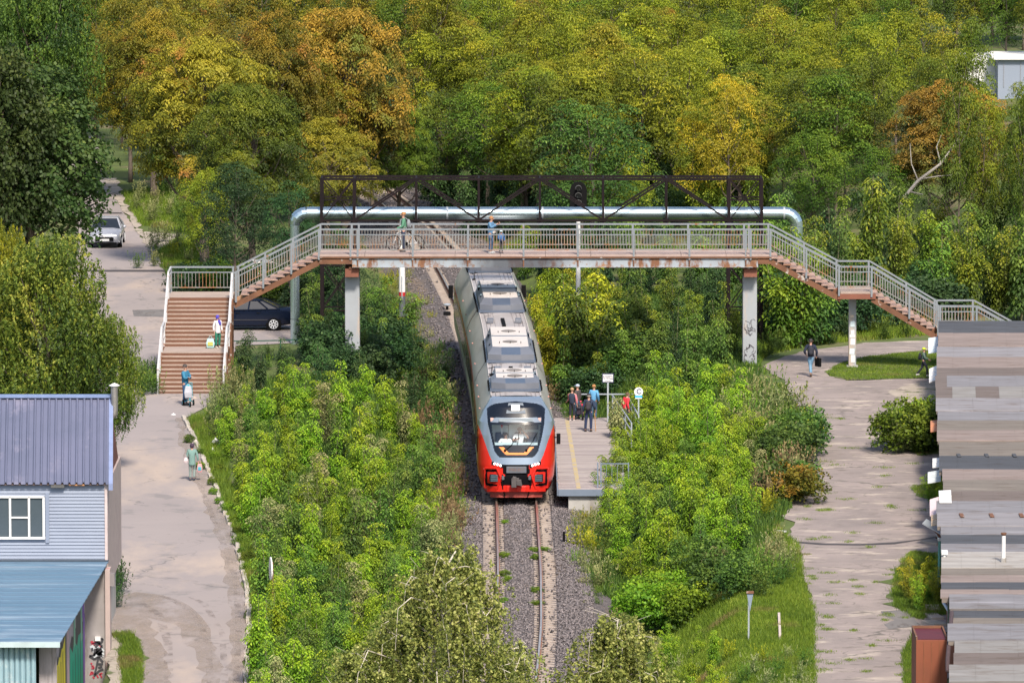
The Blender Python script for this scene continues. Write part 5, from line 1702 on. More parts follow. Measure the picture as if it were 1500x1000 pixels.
# drivers
dL, dR = loc2w(-.42, 1.12, 1.36), loc2w(.14, 1.15, 1.40)
person('bearded driver in white shirt sitting at the left of the cab', dL, 1.62, R(12), (.80, .80, .80), (.03, .03, .05), hair=(.05, .035, .03), sleeves='short',
       pose={'kneeL': (-.1, -.15, .62), 'kneeR': (.1, -.15, .62), 'ankL': (-.1, -.16, .2), 'ankR': (.1, -.16, .2), 'pel': (0, 0, .62), 'hipL': (-.09, 0, .6), 'hipR': (.09, 0, .6), 'spine': (0, 0, .82), 'chest': (0, 0, 1.02), 'neck': (0, -.02, 1.18), 'head': (0, -.04, 1.30),
             'shL': (-.20, 0, 1.08), 'shR': (.20, 0, 1.08), 'elL': (-.36, -.12, .92), 'elR': (.30, -.12, .85), 'wrL': (-.40, -.3, .86), 'wrR': (.2, -.32, .86)}, wide=1.1)
person('driver in white shirt at the right of the cab with a handset at his ear', dR, 1.70, R(10), (.80, .80, .80), (.03, .03, .05), hair=(.10, .06, .05), sleeves='short',
       pose={'kneeL': (-.1, -.15, .62), 'kneeR': (.1, -.15, .62), 'ankL': (-.1, -.16, .2), 'ankR': (.1, -.16, .2), 'pel': (0, 0, .68), 'hipL': (-.09, 0, .66), 'hipR': (.09, 0, .66), 'spine': (0, 0, .90), 'chest': (0, 0, 1.12), 'neck': (0, -.02, 1.28), 'head': (0, -.04, 1.41),
             'shL': (-.19, 0, 1.18), 'shR': (.19, 0, 1.18), 'elL': (-.30, -.14, .98), 'elR': (.36, -.12, 1.06), 'wrL': (-.16, -.30, 1.06), 'wrR': (.14, -.16, 1.36)}, wide=1.05)

# ------------------------------------------------------------------ cars
def car(label, loc, rz, body, L=4.45, Wd=1.75, Hh=1.46, rear=False, plate='', notch=True):
    """sedan, nose towards -Y before rotation"""
    T = thing('parked_car' if rear else 'car', label, 'car', loc, rz)
    bm_ = body
    h = L / 2
    # stations: y, half-width, lower z, shoulder z, top z (bonnet / boot deck)
    St = [(-h, .62, .42, .55, .60), (-h + .08, .74, .26, .66, .74), (-h + .35, .84, .20, .72, .82), (-h + .9, .87, .19, .80, .93), (-h + 1.25, .875, .19, .86, .99), (-.4, .88, .19, .90, .97), (.6, .88, .19, .93, .99), (h - 1.0, .875, .20, .95, 1.03),
          (h - .5, .86, .24, .96, 1.06), (h - .12, .80, .28, .93, 1.06), (h, .70, .34, .80, .98)]
    g = MB()
    K = 12
    for (y, w_, z0, zs, zt) in St:
        w_ *= Wd / 1.76
        sec = [(-.80 * w_, z0), (-.97 * w_, z0 + .08), (-1.0 * w_, (z0 + zs) / 2), (-.985 * w_, zs), (-.88 * w_, zt - .03), (-.45 * w_, zt + .01), (.45 * w_, zt + .01), (.88 * w_, zt - .03), (.985 * w_, zs), (1.0 * w_, (z0 + zs) / 2), (.97 * w_, z0 + .08), (.80 * w_, z0)]
        g.v += [(x, y, z) for x, z in sec]
    for i in range(len(St) - 1):
        for k in range(K):
            g.f.append((i * K + k, i * K + (k + 1) % K, (i + 1) * K + (k + 1) % K, (i + 1) * K + k)); g.m.append(0)
    g.f += [tuple(range(K)), tuple((len(St) - 1) * K + k for k in range(K))]; g.m += [0, 0]
    g.build('body', bm_, T, smooth=True, world=False)
    # greenhouse
    a0, a1, a2, a3 = -h + 1.22, -h + 2.0, h - 1.45, h - .62
    zb = .97
    def ring(y0, y1, y2, y3, wb, wt, zt):
        return [(-wb, y0, zb), (wb, y0, zb), (wb, y3, zb + .05), (-wb, y3, zb + .05), (-wt, y1, zt), (wt, y1, zt), (wt, y2, zt), (-wt, y2, zt)]
    wb, wt = .80 * Wd / 1.76, .58 * Wd / 1.76
    v = ring(a0, a1, a2, a3, wb, wt, Hh - .03)
    g = MB().add(v, [(0, 1, 5, 4), (1, 2, 6, 5), (2, 3, 7, 6), (3, 0, 4, 7)])
    g.build('window_glass', darkglass, T, world=False)
    rf = MB().add([(-wt - .01, a1 - .03, Hh - .04), (wt + .01, a1 - .03, Hh - .04), (wt + .01, a2 + .03, Hh - .04), (-wt - .01, a2 + .03, Hh - .04), (-wt * .9, a1 + .15, Hh), (wt * .9, a1 + .15, Hh), (wt * .9, a2 - .15, Hh), (-wt * .9, a2 - .15, Hh)],
                  [(0, 1, 5, 4), (1, 2, 6, 5), (2, 3, 7, 6), (3, 0, 4, 7), (4, 5, 6, 7), (3, 2, 1, 0)])
    rf.build('roof', bm_, T, world=False, smooth=True)
    V = [Vector(q) for q in v]
    g = MB()
    for (i, j) in ((0, 4), (1, 5), (2, 6), (3, 7), (4, 5), (5, 6), (6, 7), (7, 4), (0, 3), (1, 2)):
        g.bar(V[i], V[j], .07, .05)
    for s, (i, j, k, l) in ((1, (1, 2, 5, 6)), (-1, (0, 3, 4, 7))):
        for t_, w_ in ((.44, .07), (.80, .10)):
            g.bar(V[i].lerp(V[j], t_), V[k].lerp(V[l], t_), w_, .04)
    g.build('pillar', bm_, T, world=False)
    for s in (-1, 1):
        for y in (-h + .86, h - .92):
            xw = s * (Wd / 2 - .10)
            MB().tube([(xw - s * .02 - .1, y, .31), (xw - s * .02 + .1, y, .31)], .375, 20).build('wheel_arch', M['black'], T, world=False)
            wl = MB().tube([(xw + .01 * s - .1, y, .31), (xw + .01 * s + .1, y, .31)], .31, 22).build('wheel', M['black'], T, world=False)
            g = MB().tube([(xw + s * .105, y, .31), (xw + s * .118, y, .31)], .055, 10)
            for k in range(8):
                a_ = k * math.pi / 4
                g.bar((xw + s * .115, y, .31), (xw + s * .115, y + .20 * math.cos(a_), .31 + .20 * math.sin(a_)), .05, .012, up=(1, 0, 0))
            rg = [(xw + s * .115, y + .205 * math.cos(a_), .31 + .205 * math.sin(a_)) for a_ in np.linspace(0, 2 * math.pi, 21)]
            g.tube(rg, .018, 5, cap=False)
            g.build('rim', paint('rim_metal', (.70, .72, .75), .3), wl, world=False)
        xm = s * (Wd / 2 + .09)
        MB().ell((xm, a0 + .5, 1.02), (.11, .07, .08), 10, 6).build('mirror', bm_, T, smooth=True, world=False)
        # lights
        MB().add([(s * .50, -h + .02, .58), (s * .84, -h + .28, .62), (s * .86, -h + .45, .76), (s * .52, -h + .10, .70)], [(0, 1, 2, 3)]).build('headlight', paint('lamp_clear', (.75, .70, .62), .1), T, world=False)
        MB().box((s * (.70 * Wd / 1.76 - .02), h - .02, .84), (.26, .14, .24)).build('tail_light', paint('tail_red', (.55, .02, .03), .2), T, world=False, bevel=.02)
        MB().box((s * .66, h + .01, .76), (.20, .05, .05)).build('reverse_light', M['white_paint'], T, world=False)
        for y in (-.35, .62):
            MB().box((s * (Wd / 2 + .0), y, .85), (.03, .18, .03)).build('door_handle', M['black'] if rear else bm_, T, world=False)
        MB().box((s * (Wd / 2 + .0), .05, .52), (.025, 2.0, .05)).build('side_trim', paint('trim', (.035, .035, .045), .3), T, world=False)
    g = MB().box((0, -h - .005, .50), (.98, .05, .22)).build('grille', M['black'], T, world=False, bevel=.01)
    MB().box((0, -h - .035, .46), (.52, .02, .115)).build('number_plate', M['white_paint'], T, world=False)
    MB().tube([(0, -h - .01, .64), (0, -h - .03, .64)], .06, 12).build('badge', paint('chrome', (.6, .6, .62), .2), T, world=False)
    for s in (-1, 1):
        MB().bar((s * .80, -h + .16, .34), (s * .52, -h - .01, .52), .05, .05).build('chrome_trim', paint('chrome2', (.6, .6, .62), .2), T, world=False)
    MB().box((0, -h + .04, .28), (1.3, .10, .1)).build('bumper', M['black'], T, world=False, bevel=.02)
    MB().box((0, h + .005, .40), (1.35, .06, .2)).build('rear_bumper', M['black'], T, world=False, bevel=.02)
    return T
navy = paint('car_black_blue', (.006, .010, .024), .12, .9, scale=.3)
navy.node_tree.nodes['Principled BSDF'].inputs['Specular IOR Level'].default_value = .25
x, y = PX(430, 481.5, .03)
car('black saloon parked sideways under the stairs with its red tail light showing', (x - 2.26, y, .03), R(-90), navy, L=4.52, Wd=1.71, Hh=1.45, rear=True)
x, y = PX(153, 364, .03)
car('silver grey saloon driving towards the camera on the left road beyond the stairs', (x, y + 2.2, .03), R(0), paint('car_silver', (.40, .41, .46), .22, .9, metal=.2), L=4.41, Wd=1.76, Hh=1.49)
x, y = PX(318, 424, .03)
car('white car half hidden in the greenery behind the stair landing railing', (x + 2.0, y, .03), R(-70), paint('car_white', (.72, .72, .72), .25), L=4.2, Wd=1.7, Hh=1.45, rear=True)

# ------------------------------------------------------------------ the blue house at lower left
siding = pm('siding', (.225, .265, .355), (.19, .225, .31), .8, .6)
roofblue = addmix(pm('roof_blue', (.15, .16, .245), (.115, .13, .20), .5, .42, metal=.2), (.20, .20, .28), .8, .58, .7)
leanblue = addmix(addmix(pm('leanto_blue', (.13, .22, .32), (.09, .17, .26), .45, .5, metal=.15, stretch=(.25, 1.4, 1)), (.25, .33, .42), .8, .52, .68, stretch=(.2, 1.2, 1)), (.09, .15, .22), 2.0, .66, .7, stretch=(.2, 1.5, 1), seed=4)
HY = 224.9
hx, hz0 = AT(154, 818, HY)
_, hz1 = AT(154, 708, HY)
house = thing('blue_house', 'house with blue-grey siding and violet-blue ribbed metal roof at lower left', 'house', (hx - 6, HY, 0))
HXL = hx - 12
MB().box(((HXL + hx) / 2 - .05, HY + 4.1, hz1 / 2), (hx - HXL - .15, 8.0, hz1)).build('wall', M['concrete'], house)
g = MB()
zc = hz0 - .1
nb = 0
while zc < hz1 - .02:
    g.prism([(HY + .02, zc), (HY - .055, zc), (HY - .02, zc + .112), (HY + .02, zc + .112)], 'x', HXL, hx)
    zc += .115; nb += 1
put(g.build('siding_boards', siding, house), kind='stuff')
MB().box((hx + .045, HY + .05, (hz0 + hz1) / 2), (.09, .26, hz1 - hz0 + .1)).build('corner_trim', pm('corner_trim', (.55, .46, .46)), house)
MB().box((hx + .03, HY + 4.2, (hz0 + hz1) / 2 - .6), (.1, 7.8, hz1 - hz0 + 1)).build('side_wall', pm('side_wall', (.42, .34, .33)), house)
# roof
rx, rz_ = AT(160, 709, HY - .25)
ry1 = HY + 3.3
rx1, rz1 = AT(160.5, 582, ry1)
def roofquad(x0, x1, t0_, t1_, dz=0):
    a_ = Vector((x0, HY - .25, rz_ + dz)); b2 = Vector((x1, HY - .25, rz_ + dz))
    sh = Vector((rx1 - rx, ry1 - (HY - .25), rz1 - rz_))
    return [a_ + sh * t0_, b2 + sh * t0_, b2 + sh * t1_, a_ + sh * t1_]
g = MB()
nrib = 40
pitch = .235
x = rx
prev = None
cols = []
while x > HXL - .3:
    cols += [(x, 0), (x - .10, 0), (x - .125, .07), (x - .165, .07), (x - .20, 0)]
    x -= pitch
vs = []
for (xx, dz) in cols:
    q = roofquad(xx, xx, 0, 1, dz)
    vs += [q[0], q[3]]
g.add(vs, [(2 * i, 2 * i + 1, 2 * i + 3, 2 * i + 2) for i in range(len(cols) - 1)])
ro = g.build('roof', roofblue, house)
ro.modifiers.new('t', 'SOLIDIFY').thickness = .01
back = MB().add([(HXL - .3, ry1, rz1), (rx1, ry1, rz1), (rx1 - .05, ry1 + 4.2, rz_ - .2), (HXL - .3, ry1 + 4.2, rz_ - .2)], [(0, 1, 2, 3)]).build('back_roof', roofblue, house)
q = roofquad(rx - .02, rx + .12, -.01, 1.01, .05)
MB().add(q + [v_ - Vector((0, 0, .22)) for v_ in q], [(0, 1, 2, 3), (4, 5, 1, 0), (5, 6, 2, 1), (6, 7, 3, 2), (7, 4, 0, 3)]).build('verge_trim', pm('verge_blue', (.22, .27, .45), rough=.4), ro)
MB().box(((HXL + rx1) / 2, ry1, rz1 + .05), (rx1 - HXL + .3, .3, .09)).build('ridge_cap', pm('ridge_blue', (.20, .27, .48), rough=.4), ro)
MB().add([(hx + .02, HY, rz_ - .1), (hx + .02, HY + 7.5, rz_ - .1), (hx + .02, ry1, rz1 - .15)], [(0, 1, 2)]).build('gable', pm('gable_red', (.16, .05, .04)), house, fixn=False)
MB().box(((HXL + hx) / 2, HY - .12, hz1 - .0), (hx - HXL, .14, .06)).build('eave_board', pm('eave_brown', (.14, .09, .08)), house)
MB().box((hx - 1.55, HY - .15, hz1 - .06), (.45, .16, .10)).build('eave_lamp', pm('lamp_dark', (.10, .10, .10)), house)
MB().box((hx - .9, HY - .15, hz1 - .02), (.5, .1, .05)).build('eave_plank', pm('plank_orange', (.45, .22, .10)), house)
# window
wx0, wz0 = AT(-32, 787, HY); wx1, wz1 = AT(64, 727, HY)
win = MB()
win.box(((wx0 + wx1) / 2, HY - .07, wz0), (wx1 - wx0 + .1, .16, .07)).box(((wx0 + wx1) / 2, HY - .07, wz1), (wx1 - wx0, .12, .06))
xs4 = [wx0, AT(-22, 0, HY)[0], AT(9, 0, HY)[0], AT(37, 0, HY)[0], wx1]
for xx in (xs4[0], xs4[2], xs4[3], xs4[4]):
    win.box((xx, HY - .07, (wz0 + wz1) / 2), (.07, .12, wz1 - wz0))
win.box(((xs4[2] + xs4[3]) / 2, HY - .08, (wz0 + wz1) / 2), (xs4[3] - xs4[2], .08, .05))
wf = win.build('window', M['white_paint'], house)
pane = pm('house_pane', (.065, .085, .105), (.05, .068, .085), 1, .12)
for a_, b2 in ((xs4[0], xs4[2]), (xs4[2], xs4[3]), (xs4[3], xs4[4])):
    MB().box(((a_ + b2) / 2, HY - .055, (wz0 + wz1) / 2), (b2 - a_ - .06, .02, wz1 - wz0 - .06)).build('pane', pane, wf)
MB().box((wx1 + .12, HY - .065, (wz0 + wz1) / 2 - .02), (.12, .05, wz1 - wz0 + .3)).build('window_trim', siding, wf)
for xx in (-.5, -1.9, -2.7, .0):
    MB().ell((xs4[3] + xx * .3 + .35, HY - .04, wz0 + .18), (.17, .008, .16), 12, 6).build('chair_back', pm('chair_dim%d' % (xx * 10), (.035, .045, .055)), wf)
# flue
fx_, fz1 = AT(167.5, 566, HY + 3.0)
fz0 = AT(0, 606, HY + 3.0)[1]
MB().tube([(fx_ - .35, HY + 3, fz0 - .08), (fx_ - .1, HY + 3, fz0 - .08), (fx_, HY + 3, fz0), (fx_, HY + 3, fz0 + .15), (fx_, HY + 3, fz1)], .12, 14).build('flue_pipe', pm('flue_steel', (.55, .52, .52), (.36, .34, .36), 3, .35, metal=.8), house, smooth=True)
MB().tube([(fx_, HY + 3, fz1 - .02), (fx_, HY + 3, fz1 + .04), (fx_, HY + 3, fz1 + .12)], [.10, .19, .02], 14).build('flue_cap', M['white_paint'], house)
# lean-to
lean = thing('lean_to', 'lower annex with pale blue sheet metal roof and graffiti walls', 'shed', (hx - 6, HY - 7, 0))
LY1 = HY - .08
lx1, lz1 = AT(159, 822, LY1)
LY0 = 211.0
lx0, lz0 = AT(88, 941, LY0)
n = 20
for i in range(n):
    a_, b2 = i / n, (i + 1) / n
    def pl(t_, xx):
        return (xx, LY0 + (LY1 - LY0) * t_, lz0 + (lz1 - lz0) * t_)
    xr0, xr1 = lx0 + (lx1 - lx0) * a_, lx0 + (lx1 - lx0) * b2
    o_ = MB()
    lift = .025
    v = [Vector(pl(a_, HXL)), Vector(pl(a_, xr0)), Vector(pl(b2, xr1)), Vector(pl(b2, HXL))]
    v[0].z += lift; v[1].z += lift
    o_.add(v + [q_ - Vector((0, 0, .03)) for q_ in v], [(0, 1, 2, 3), (4, 5, 1, 0), (5, 6, 2, 1), (6, 7, 3, 2)])
    o_.build('roof_sheet', leanblue, lean)
MB().box(((HXL + lx0) / 2, LY0 - .03, lz0 - .05), (lx0 - HXL, .08, .17)).build('fascia', pm('fascia_pale', (.45, .56, .60), rough=.5), lean)
MB().box(((HXL + lx1) / 2, LY1 + .02, lz1 + .03), (lx1 - HXL, .12, .05)).build('flashing', pm('flashing_dark', (.05, .07, .10)), lean)
tealm = addmix(pm('teal_sheet', (.27, .40, .47), (.20, .32, .38), .8, .5), (.4, .48, .52), 2, .55, .7)
g = MB()
cx1 = AT(45, 0, LY0 + .4)[0]
x = cx1
while x > HXL:
    g.prism([(x, LY0 + .40), (x - .05, LY0 + .34), (x - .11, LY0 + .34), (x - .16, LY0 + .40), (x - .16, LY0 + .44), (x, LY0 + .44)], 'z', -2.4, lz0 - .15)
    x -= .17
g.build('corrugated_wall', tealm, lean)
boards = addmix(pm('grey_boards', (.40, .36, .38), (.24, .22, .23), 1.2, .9, stretch=(5, 5, .3)), (.15, .13, .13), 1.6, .55, .7, stretch=(4, 4, .3))
wA = AT(50, 0, LY0 + 1.0)[0]; wB = AT(76, 0, LY0 + 1.0)[0]
MB().box(((wA + wB) / 2, LY0 + 1.0, -.15), (wB - wA, .1, 4.5)).build('board_wall', boards, lean)
# right wall: long and seen obliquely
wall_a = Vector((AT(76, 950, LY0 + 1)[0], LY0 + 1, 0)); wall_b = Vector((AT(124, 880, LY1 - .8)[0], LY1 - .8, 0))
def wallpt(t_, z, off=0):
    d_ = (wall_b - wall_a); nn = Vector((d_.y, -d_.x, 0)).normalized()
    q_ = wall_a + d_ * t_ + nn * off
    return (q_.x, q_.y, z)
def lzt(t_): return lz0 + (lz1 - lz0) * ((wall_a.y + (wall_b.y - wall_a.y) * t_ - LY0) / (LY1 - LY0)) - .02
wm_ = boards
g = MB().add([wallpt(0, -2.5), wallpt(1, -2.5), wallpt(1, lzt(1) - .04), wallpt(0, lzt(0) - .04), wallpt(0, -2.5, -.2), wallpt(1, -2.5, -.2), wallpt(1, lzt(1), -.2), wallpt(0, lzt(0), -.2)], [(0, 1, 2, 3), (5, 4, 7, 6), (1, 5, 6, 2), (4, 0, 3, 7), (3, 2, 6, 7), (4, 5, 1, 0)])
g.build('side_wall', pm('graffiti_wall', (.46, .38, .40), (.28, .25, .27), .9, .9, stretch=(1, 1, .4)), lean)
gcol = {'yellow': (.72, .60, .03), 'green': (.01, .34, .22), 'purple': (.20, .10, .42), 'dark': (.035, .035, .045), 'pink': (.55, .38, .42), 'pale': (.18, .42, .28), 'blue': (.10, .12, .28), 'orange': (.6, .25, .12)}
def wallpoly(pts, col, off):
    m_ = paint('spray_' + col, gcol[col], .6)
    g_ = MB()
    n_ = len(pts)
    g_.add([wallpt(t_, z, off) for t_, z in pts], [tuple(range(n_))])
    g_.build('graffiti', m_, lean, fixn=False)
rr = random.Random(8)
def blob(t0_, t1_, z0_, z1_, col, off, jag=.12, n_=9, slope=0):
    top_ = [(t0_ + (t1_ - t0_) * i / n_, z1_ + slope * i / n_ + rr.uniform(-jag, jag)) for i in range(n_ + 1)]
    bot = [(t1_ - (t1_ - t0_) * i / n_, z0_ + rr.uniform(-jag, jag) * .5) for i in range(n_ + 1)]
    wallpoly(top_ + bot, col, off)
blob(.0, .42, -2.4, 1.35, 'dark', .006, .3, 10, .55)
blob(.02, .38, -2.4, 1.0, 'yellow', .010, .2, 10, .55)
for k in range(5):
    t_ = .06 + k * .06
    blob(t_, t_ + .014, -2.4, .9 + k * .09, 'dark', .014, .1, 2)
blob(.44, .49, -2.4, 2.3, 'pink', .008, .05, 3)
blob(.54, .94, -2.4, 1.35, 'dark', .006, .35, 9, .1)
blob(.72, .86, 1.0, 2.1, 'dark', .008, .3, 5, .1)
blob(.52, .92, -2.4, .85, 'green', .010, .25, 9, .1)
blob(.64, .69, .8, 2.0, 'pale', .012, .15, 3); blob(.86, .91, .6, 2.3, 'pale', .012, .15, 3)
blob(.93, .985, -2.4, 1.3, 'purple', .012, .1, 3)
blob(.90, .97, 1.3, 1.9, 'purple', .012, .1, 3)
blob(.94, .98, 1.9, 2.4, 'orange', .012, .1, 3)
for k in range(4):
    t_ = .60 + k * .08
    blob(t_, t_ + .014, -1.4, .3 + .15 * k, 'dark', .014, .2, 2)
# grey wall facing the camera and the pier beside it
g1, _ = AT(124, 900, LY1 - .8); g2, _ = AT(153.5, 900, LY1 - .8)
MB().box(((g1 + g2) / 2, LY1 - .7, (lz1 - .15) / 2 - 1.25), (g2 - g1, .2, lz1 + 2.35)).build('grey_wall', addmix(pm('grey_render', (.30, .28, .28), (.21, .19, .19), 1.2, .9), (.14, .12, .11), 1.4, .55, .7, stretch=(1, 1, .3)), lean)
MB().box((g2 + .1, LY1 - .5, (lz1 - .15) / 2 - 1.25), (.16, .8, lz1 + 2.35)).build('pier', addmix(pm('pier_render', (.46, .36, .34), (.34, .28, .27), 1.5, .9), (.45, .14, .16), 2.0, .58, .7, stretch=(1, 1, .4)), lean)
MB().box((g2 + .18, LY1 - .65, lz1 - .5), (.3, .3, .42)).build('meter_box', pm('meter_box', (.22, .20, .21)), lean)
MB().box(((g1 + g2) / 2 + .1, LY1 - .86, AT(0, 929, LY1)[1]), (.18, .1, .14)).build('wall_lamp', M['white_paint'], lean)
gy = LY1 - .815
redink, whiteink = paint('spray_red', (.45, .04, .07), .6), paint('spray_white', (.52, .56, .60), .6)
def stroke(pix, mat, th, off=0, name='graffiti'):
    g_ = MB()
    pts_ = [AT(px_, py_, gy) for px_, py_ in pix]
    for (xa_, za_), (xb_, zb_) in zip(pts_[:-1], pts_[1:]):
        v_ = Vector((xb_ - xa_, 0, zb_ - za_)); L_ = v_.length
        if L_ < 1e-4: continue
        nn = Vector((-v_.z, 0, v_.x)) / L_ * th / 2
        a_, b2 = Vector((xa_, gy - off, za_)), Vector((xb_, gy - off, zb_))
        g_.add([a_ - nn, b2 - nn, b2 + nn, a_ + nn], [(0, 1, 2, 3)])
    g_.build(name, mat, lean, fixn=False)
def G6(l): return [(70 + a_ / 10, 900 + b2 / 10) for a_, b2 in l]
stroke(G6([(640, 510), (690, 480), (740, 500), (790, 560), (730, 600), (690, 560)]), whiteink, .25, .004)
stroke(G6([(720, 560), (800, 520)]), whiteink, .3, .004)
stroke(G6([(640, 380), (660, 430), (690, 400), (710, 440), (740, 410), (760, 450), (800, 460)]), redink, .08, .007)
for l in ([(680, 430), (740, 410), (800, 460), (700, 560), (680, 590), (610, 600), (690, 650), (720, 620), (800, 600)], [(740, 620), (720, 740), (680, 900)], [(750, 620), (810, 690)], [(690, 880), (760, 810), (815, 795)], [(735, 720), (810, 715)], [(740, 770), (800, 755)], [(650, 480), (655, 530)], [(700, 480), (730, 440), (790, 400), (810, 350), (760, 350), (720, 400)], [(700, 560), (740, 530), (790, 500)], [(690, 500), (680, 600)]):
    stroke(G6(l), ink, .07, .010)
for l in ([(630, 700), (650, 720)], [(640, 750), (660, 740), (680, 780), (640, 780)], [(620, 880), (640, 830), (670, 850), (640, 870)], [(660, 900), (680, 930)], [(720, 880), (740, 920)], [(770, 860), (790, 920)], [(750, 870), (800, 850)]):
    stroke(G6(l), redink, .05, .007)

# ------------------------------------------------------------------ garages at right
feltc = {'a': (.21, .205, .225), 'b': (.185, .16, .14), 'c': (.25, .24, .26), 'd': (.155, .125, .115), 'e': (.065, .07, .085), 'f': (.36, .34, .325), 'g': (.25, .20, .185), 'h': (.25, .24, .235), 'w': (.66, .62, .62)}
felt = {k: addmix(addmix(pm('felt_' + k, c_, tuple(x * .66 for x in c_), 1.1, .95, stretch=(.3, 1.8, 1), bump=.3, bscale=6), (c_[0] * .55, c_[1] * .48, c_[2] * .42), 1.5, .54, .68, stretch=(.5, 1.5, 1), seed=ord(k)), tuple(min(1, x * 1.35) for x in c_), .9, .60, .75, stretch=(.3, 1.2, 1), seed=ord(k) + 3) for k, c_ in feltc.items()}
gb = [  # boundary y, left px, height offset, strips (letter list)
    (470, 1376, 2.6, 'eg'), (506, 1375, 2.55, 'cgd'), (553, 1371, 2.68, 'ahc'), (603, 1376, 2.62, 'abg'), (645, 1377, 2.55, 'be'), (687, 1378, 2.6, 'gbd'), (736, 1377, 2.66, 'ac'), (771, 1377, 2.60, 'aea'),
    (809, 1381, 2.62, 'f'), (831, 1384, 2.58, 'bgeg'), (873, 1388, 2.66, 'a'), (892, 1393, 2.56, 'eb'), (914, 1392, 2.62, 'a'), (937, 1394, 2.58, 'hd'), (973, 1394, 2.6, 'h'), (998, 1394, 2.6, 'bg')]
ends = [q_[0] for q_ in gb[1:]] + [1045]
cols_ = ['grey', 'brownish', 'pale']
wallc = [pm('brick_wall%d' % i, c_, tuple(x * .6 for x in c_), 3, .9) for i, c_ in enumerate([(.34, .16, .11), (.40, .37, .34), (.22, .16, .14)])]
desc = ['farthest garage under the last stair flight, dark and grey felt roof', 'garage with grey and brown striped felt roof beside the yellow capped child', 'wide garage with pale grey patched felt roof and overhanging near edge', 'garage with grey felt roof behind the orange open hatch', 'garage with dark band of felt with tarred joints', 'garage with beige and brown felt roof and a white sheet at its corner',
        'garage with grey felt roof and rusty seams', 'garage with blue-grey felt roof having a dark band', 'garage with the palest roof carrying the flue pipe', 'garage with four striped brown roof bands beside the white downpipe', 'garage with smooth bluish grey roof at the foot of the downpipe', 'garage with dark and beige roof bands beside the black gutter',
        'garage with bluish roof and turned up left edge beside the black gutter', 'garage with grey then brown roof bands next to the rusty container', 'garage with light grey roof near the lower right corner', 'nearest garage at the lower right corner with brown roof edge']
for i, (yb, lx, zr, strips) in enumerate(gb):
    ye = ends[i]
    def gp(py, px, z): x_, y_ = PX(px, py, 2.6); return x_, y_
    x0a, ya = gp(yb, lx, 2.6)       # far edge
    x0b, ybn = gp(ye, lx, 2.6)      # near edge
    jx = .10 * math.sin(i * 2.3) + (.08 if i in (2, 8) else 0)
    x0a, x0b = x0a - jx, x0b - jx
    xl_ = x0b
    T = thing('garage', desc[i], 'garage', (xl_ + 3, (ya + ybn) / 2, 0), 0, 'row of garages at the right')
    XR_ = xl_ + 6.5
    dxs = (x0a - x0b) / max(.1, ya - ybn)              # the row runs slightly askew
    def sk(y_): return (y_ - ybn) * dxs
    def slab(xl2, xr2, yn_, yf_, z0_, z1_):
        return MB().add([(xl2 + sk(yn_), yn_, z0_), (xr2 + sk(yn_), yn_, z0_), (xr2 + sk(yf_), yf_, z0_), (xl2 + sk(yf_), yf_, z0_), (xl2 + sk(yn_), yn_, z1_), (xr2 + sk(yn_), yn_, z1_), (xr2 + sk(yf_), yf_, z1_), (xl2 + sk(yf_), yf_, z1_)],
                        [(3, 2, 1, 0), (4, 5, 6, 7), (0, 1, 5, 4), (1, 2, 6, 5), (2, 3, 7, 6), (3, 0, 4, 7)])
    slab(xl_ + .25, XR_, ybn + .03, ya - .03, 0, zr - .21).build('wall', wallc[i % 3], T)
    slab(xl_ + .2, xl_ + .26, ybn + (ya - ybn) * .2, ya - (ya - ybn) * .2, .03, 2.15).build('door', pm('garage_door%d' % i, [(.10, .16, .12), (.26, .10, .06), (.16, .18, .22)][i % 3], rough=.6), T)
    slab(xl_, XR_, ybn + .01, ya - .01, zr - .19, zr - .03).build('roof_slab', pm('slab_edge%d' % i, (.20, .17, .15)), T)
    ns_ = len(strips)
    rj = random.Random(i)
    for k, s_ in enumerate(strips):
        yf = ya + (ybn - ya) * k / ns_
        yn = ya + (ybn - ya) * (k + 1) / ns_
        wdt = 1.15 if (yf - yn) > .9 else 1.9
        if strips == 'ahc': wdt = .95
        xx = xl_ - rj.uniform(0, .05)
        off = rj.uniform(0, .5)
        first_ = True
        while xx < XR_:
            x2_ = min(XR_, xx + wdt - (off if first_ else 0))
            first_ = False
            zz_ = zr - .02 + .004 * ((k * 7 + int(xx * 3)) % 3)
            hgt_ = .012 + rj.uniform(0, .012)
            letter = s_
            if strips == 'ahc' and rj.random() < .25: letter = 'd'
            a1, a2 = sk(yn), sk(yf + .05)
            MB().add([(xx + a1, yn, zz_), (x2_ - .004 + a1, yn, zz_ + rj.uniform(0, .006)), (x2_ - .004 + a2, yf + .05, zz_ + hgt_), (xx + a2, yf + .05, zz_ + hgt_), (xx + a1, yn, zz_ - .04), (x2_ - .004 + a1, yn, zz_ - .04)], [(0, 1, 2, 3), (4, 5, 1, 0)]).build('roofing_felt', felt[letter], T, fixn=False)
            xx = x2_
    if i in (4, 6):
        for k in range(3):
            xx = xl_ + 1.0 + k * 1.05
            MB().box((xx, (ya + ybn) / 2 + (0 if i == 4 else -.8), zr + .03), (.14, .9, .02)).build('tar_joint', felt['e'] if i == 4 else M['rust'], T)
    if i == 8:
        x_, y_ = PX(1470, 823, 2.6)
        MB().tube([(x_, y_, 2.6), (x_, y_, 2.75)], .10, 12).build('flue_base', M['concrete'], T)
        MB().tube([(x_, y_, 2.7), (x_, y_, 3.5)], .065, 12).build('flue_pipe', M['white_paint'], T, smooth=True)
        MB().tube([(x_, y_, 3.5), (x_, y_, 3.56), (x_, y_, 3.60)], [.06, .1, .09], 12).build('flue_cap', M['rust'], T)
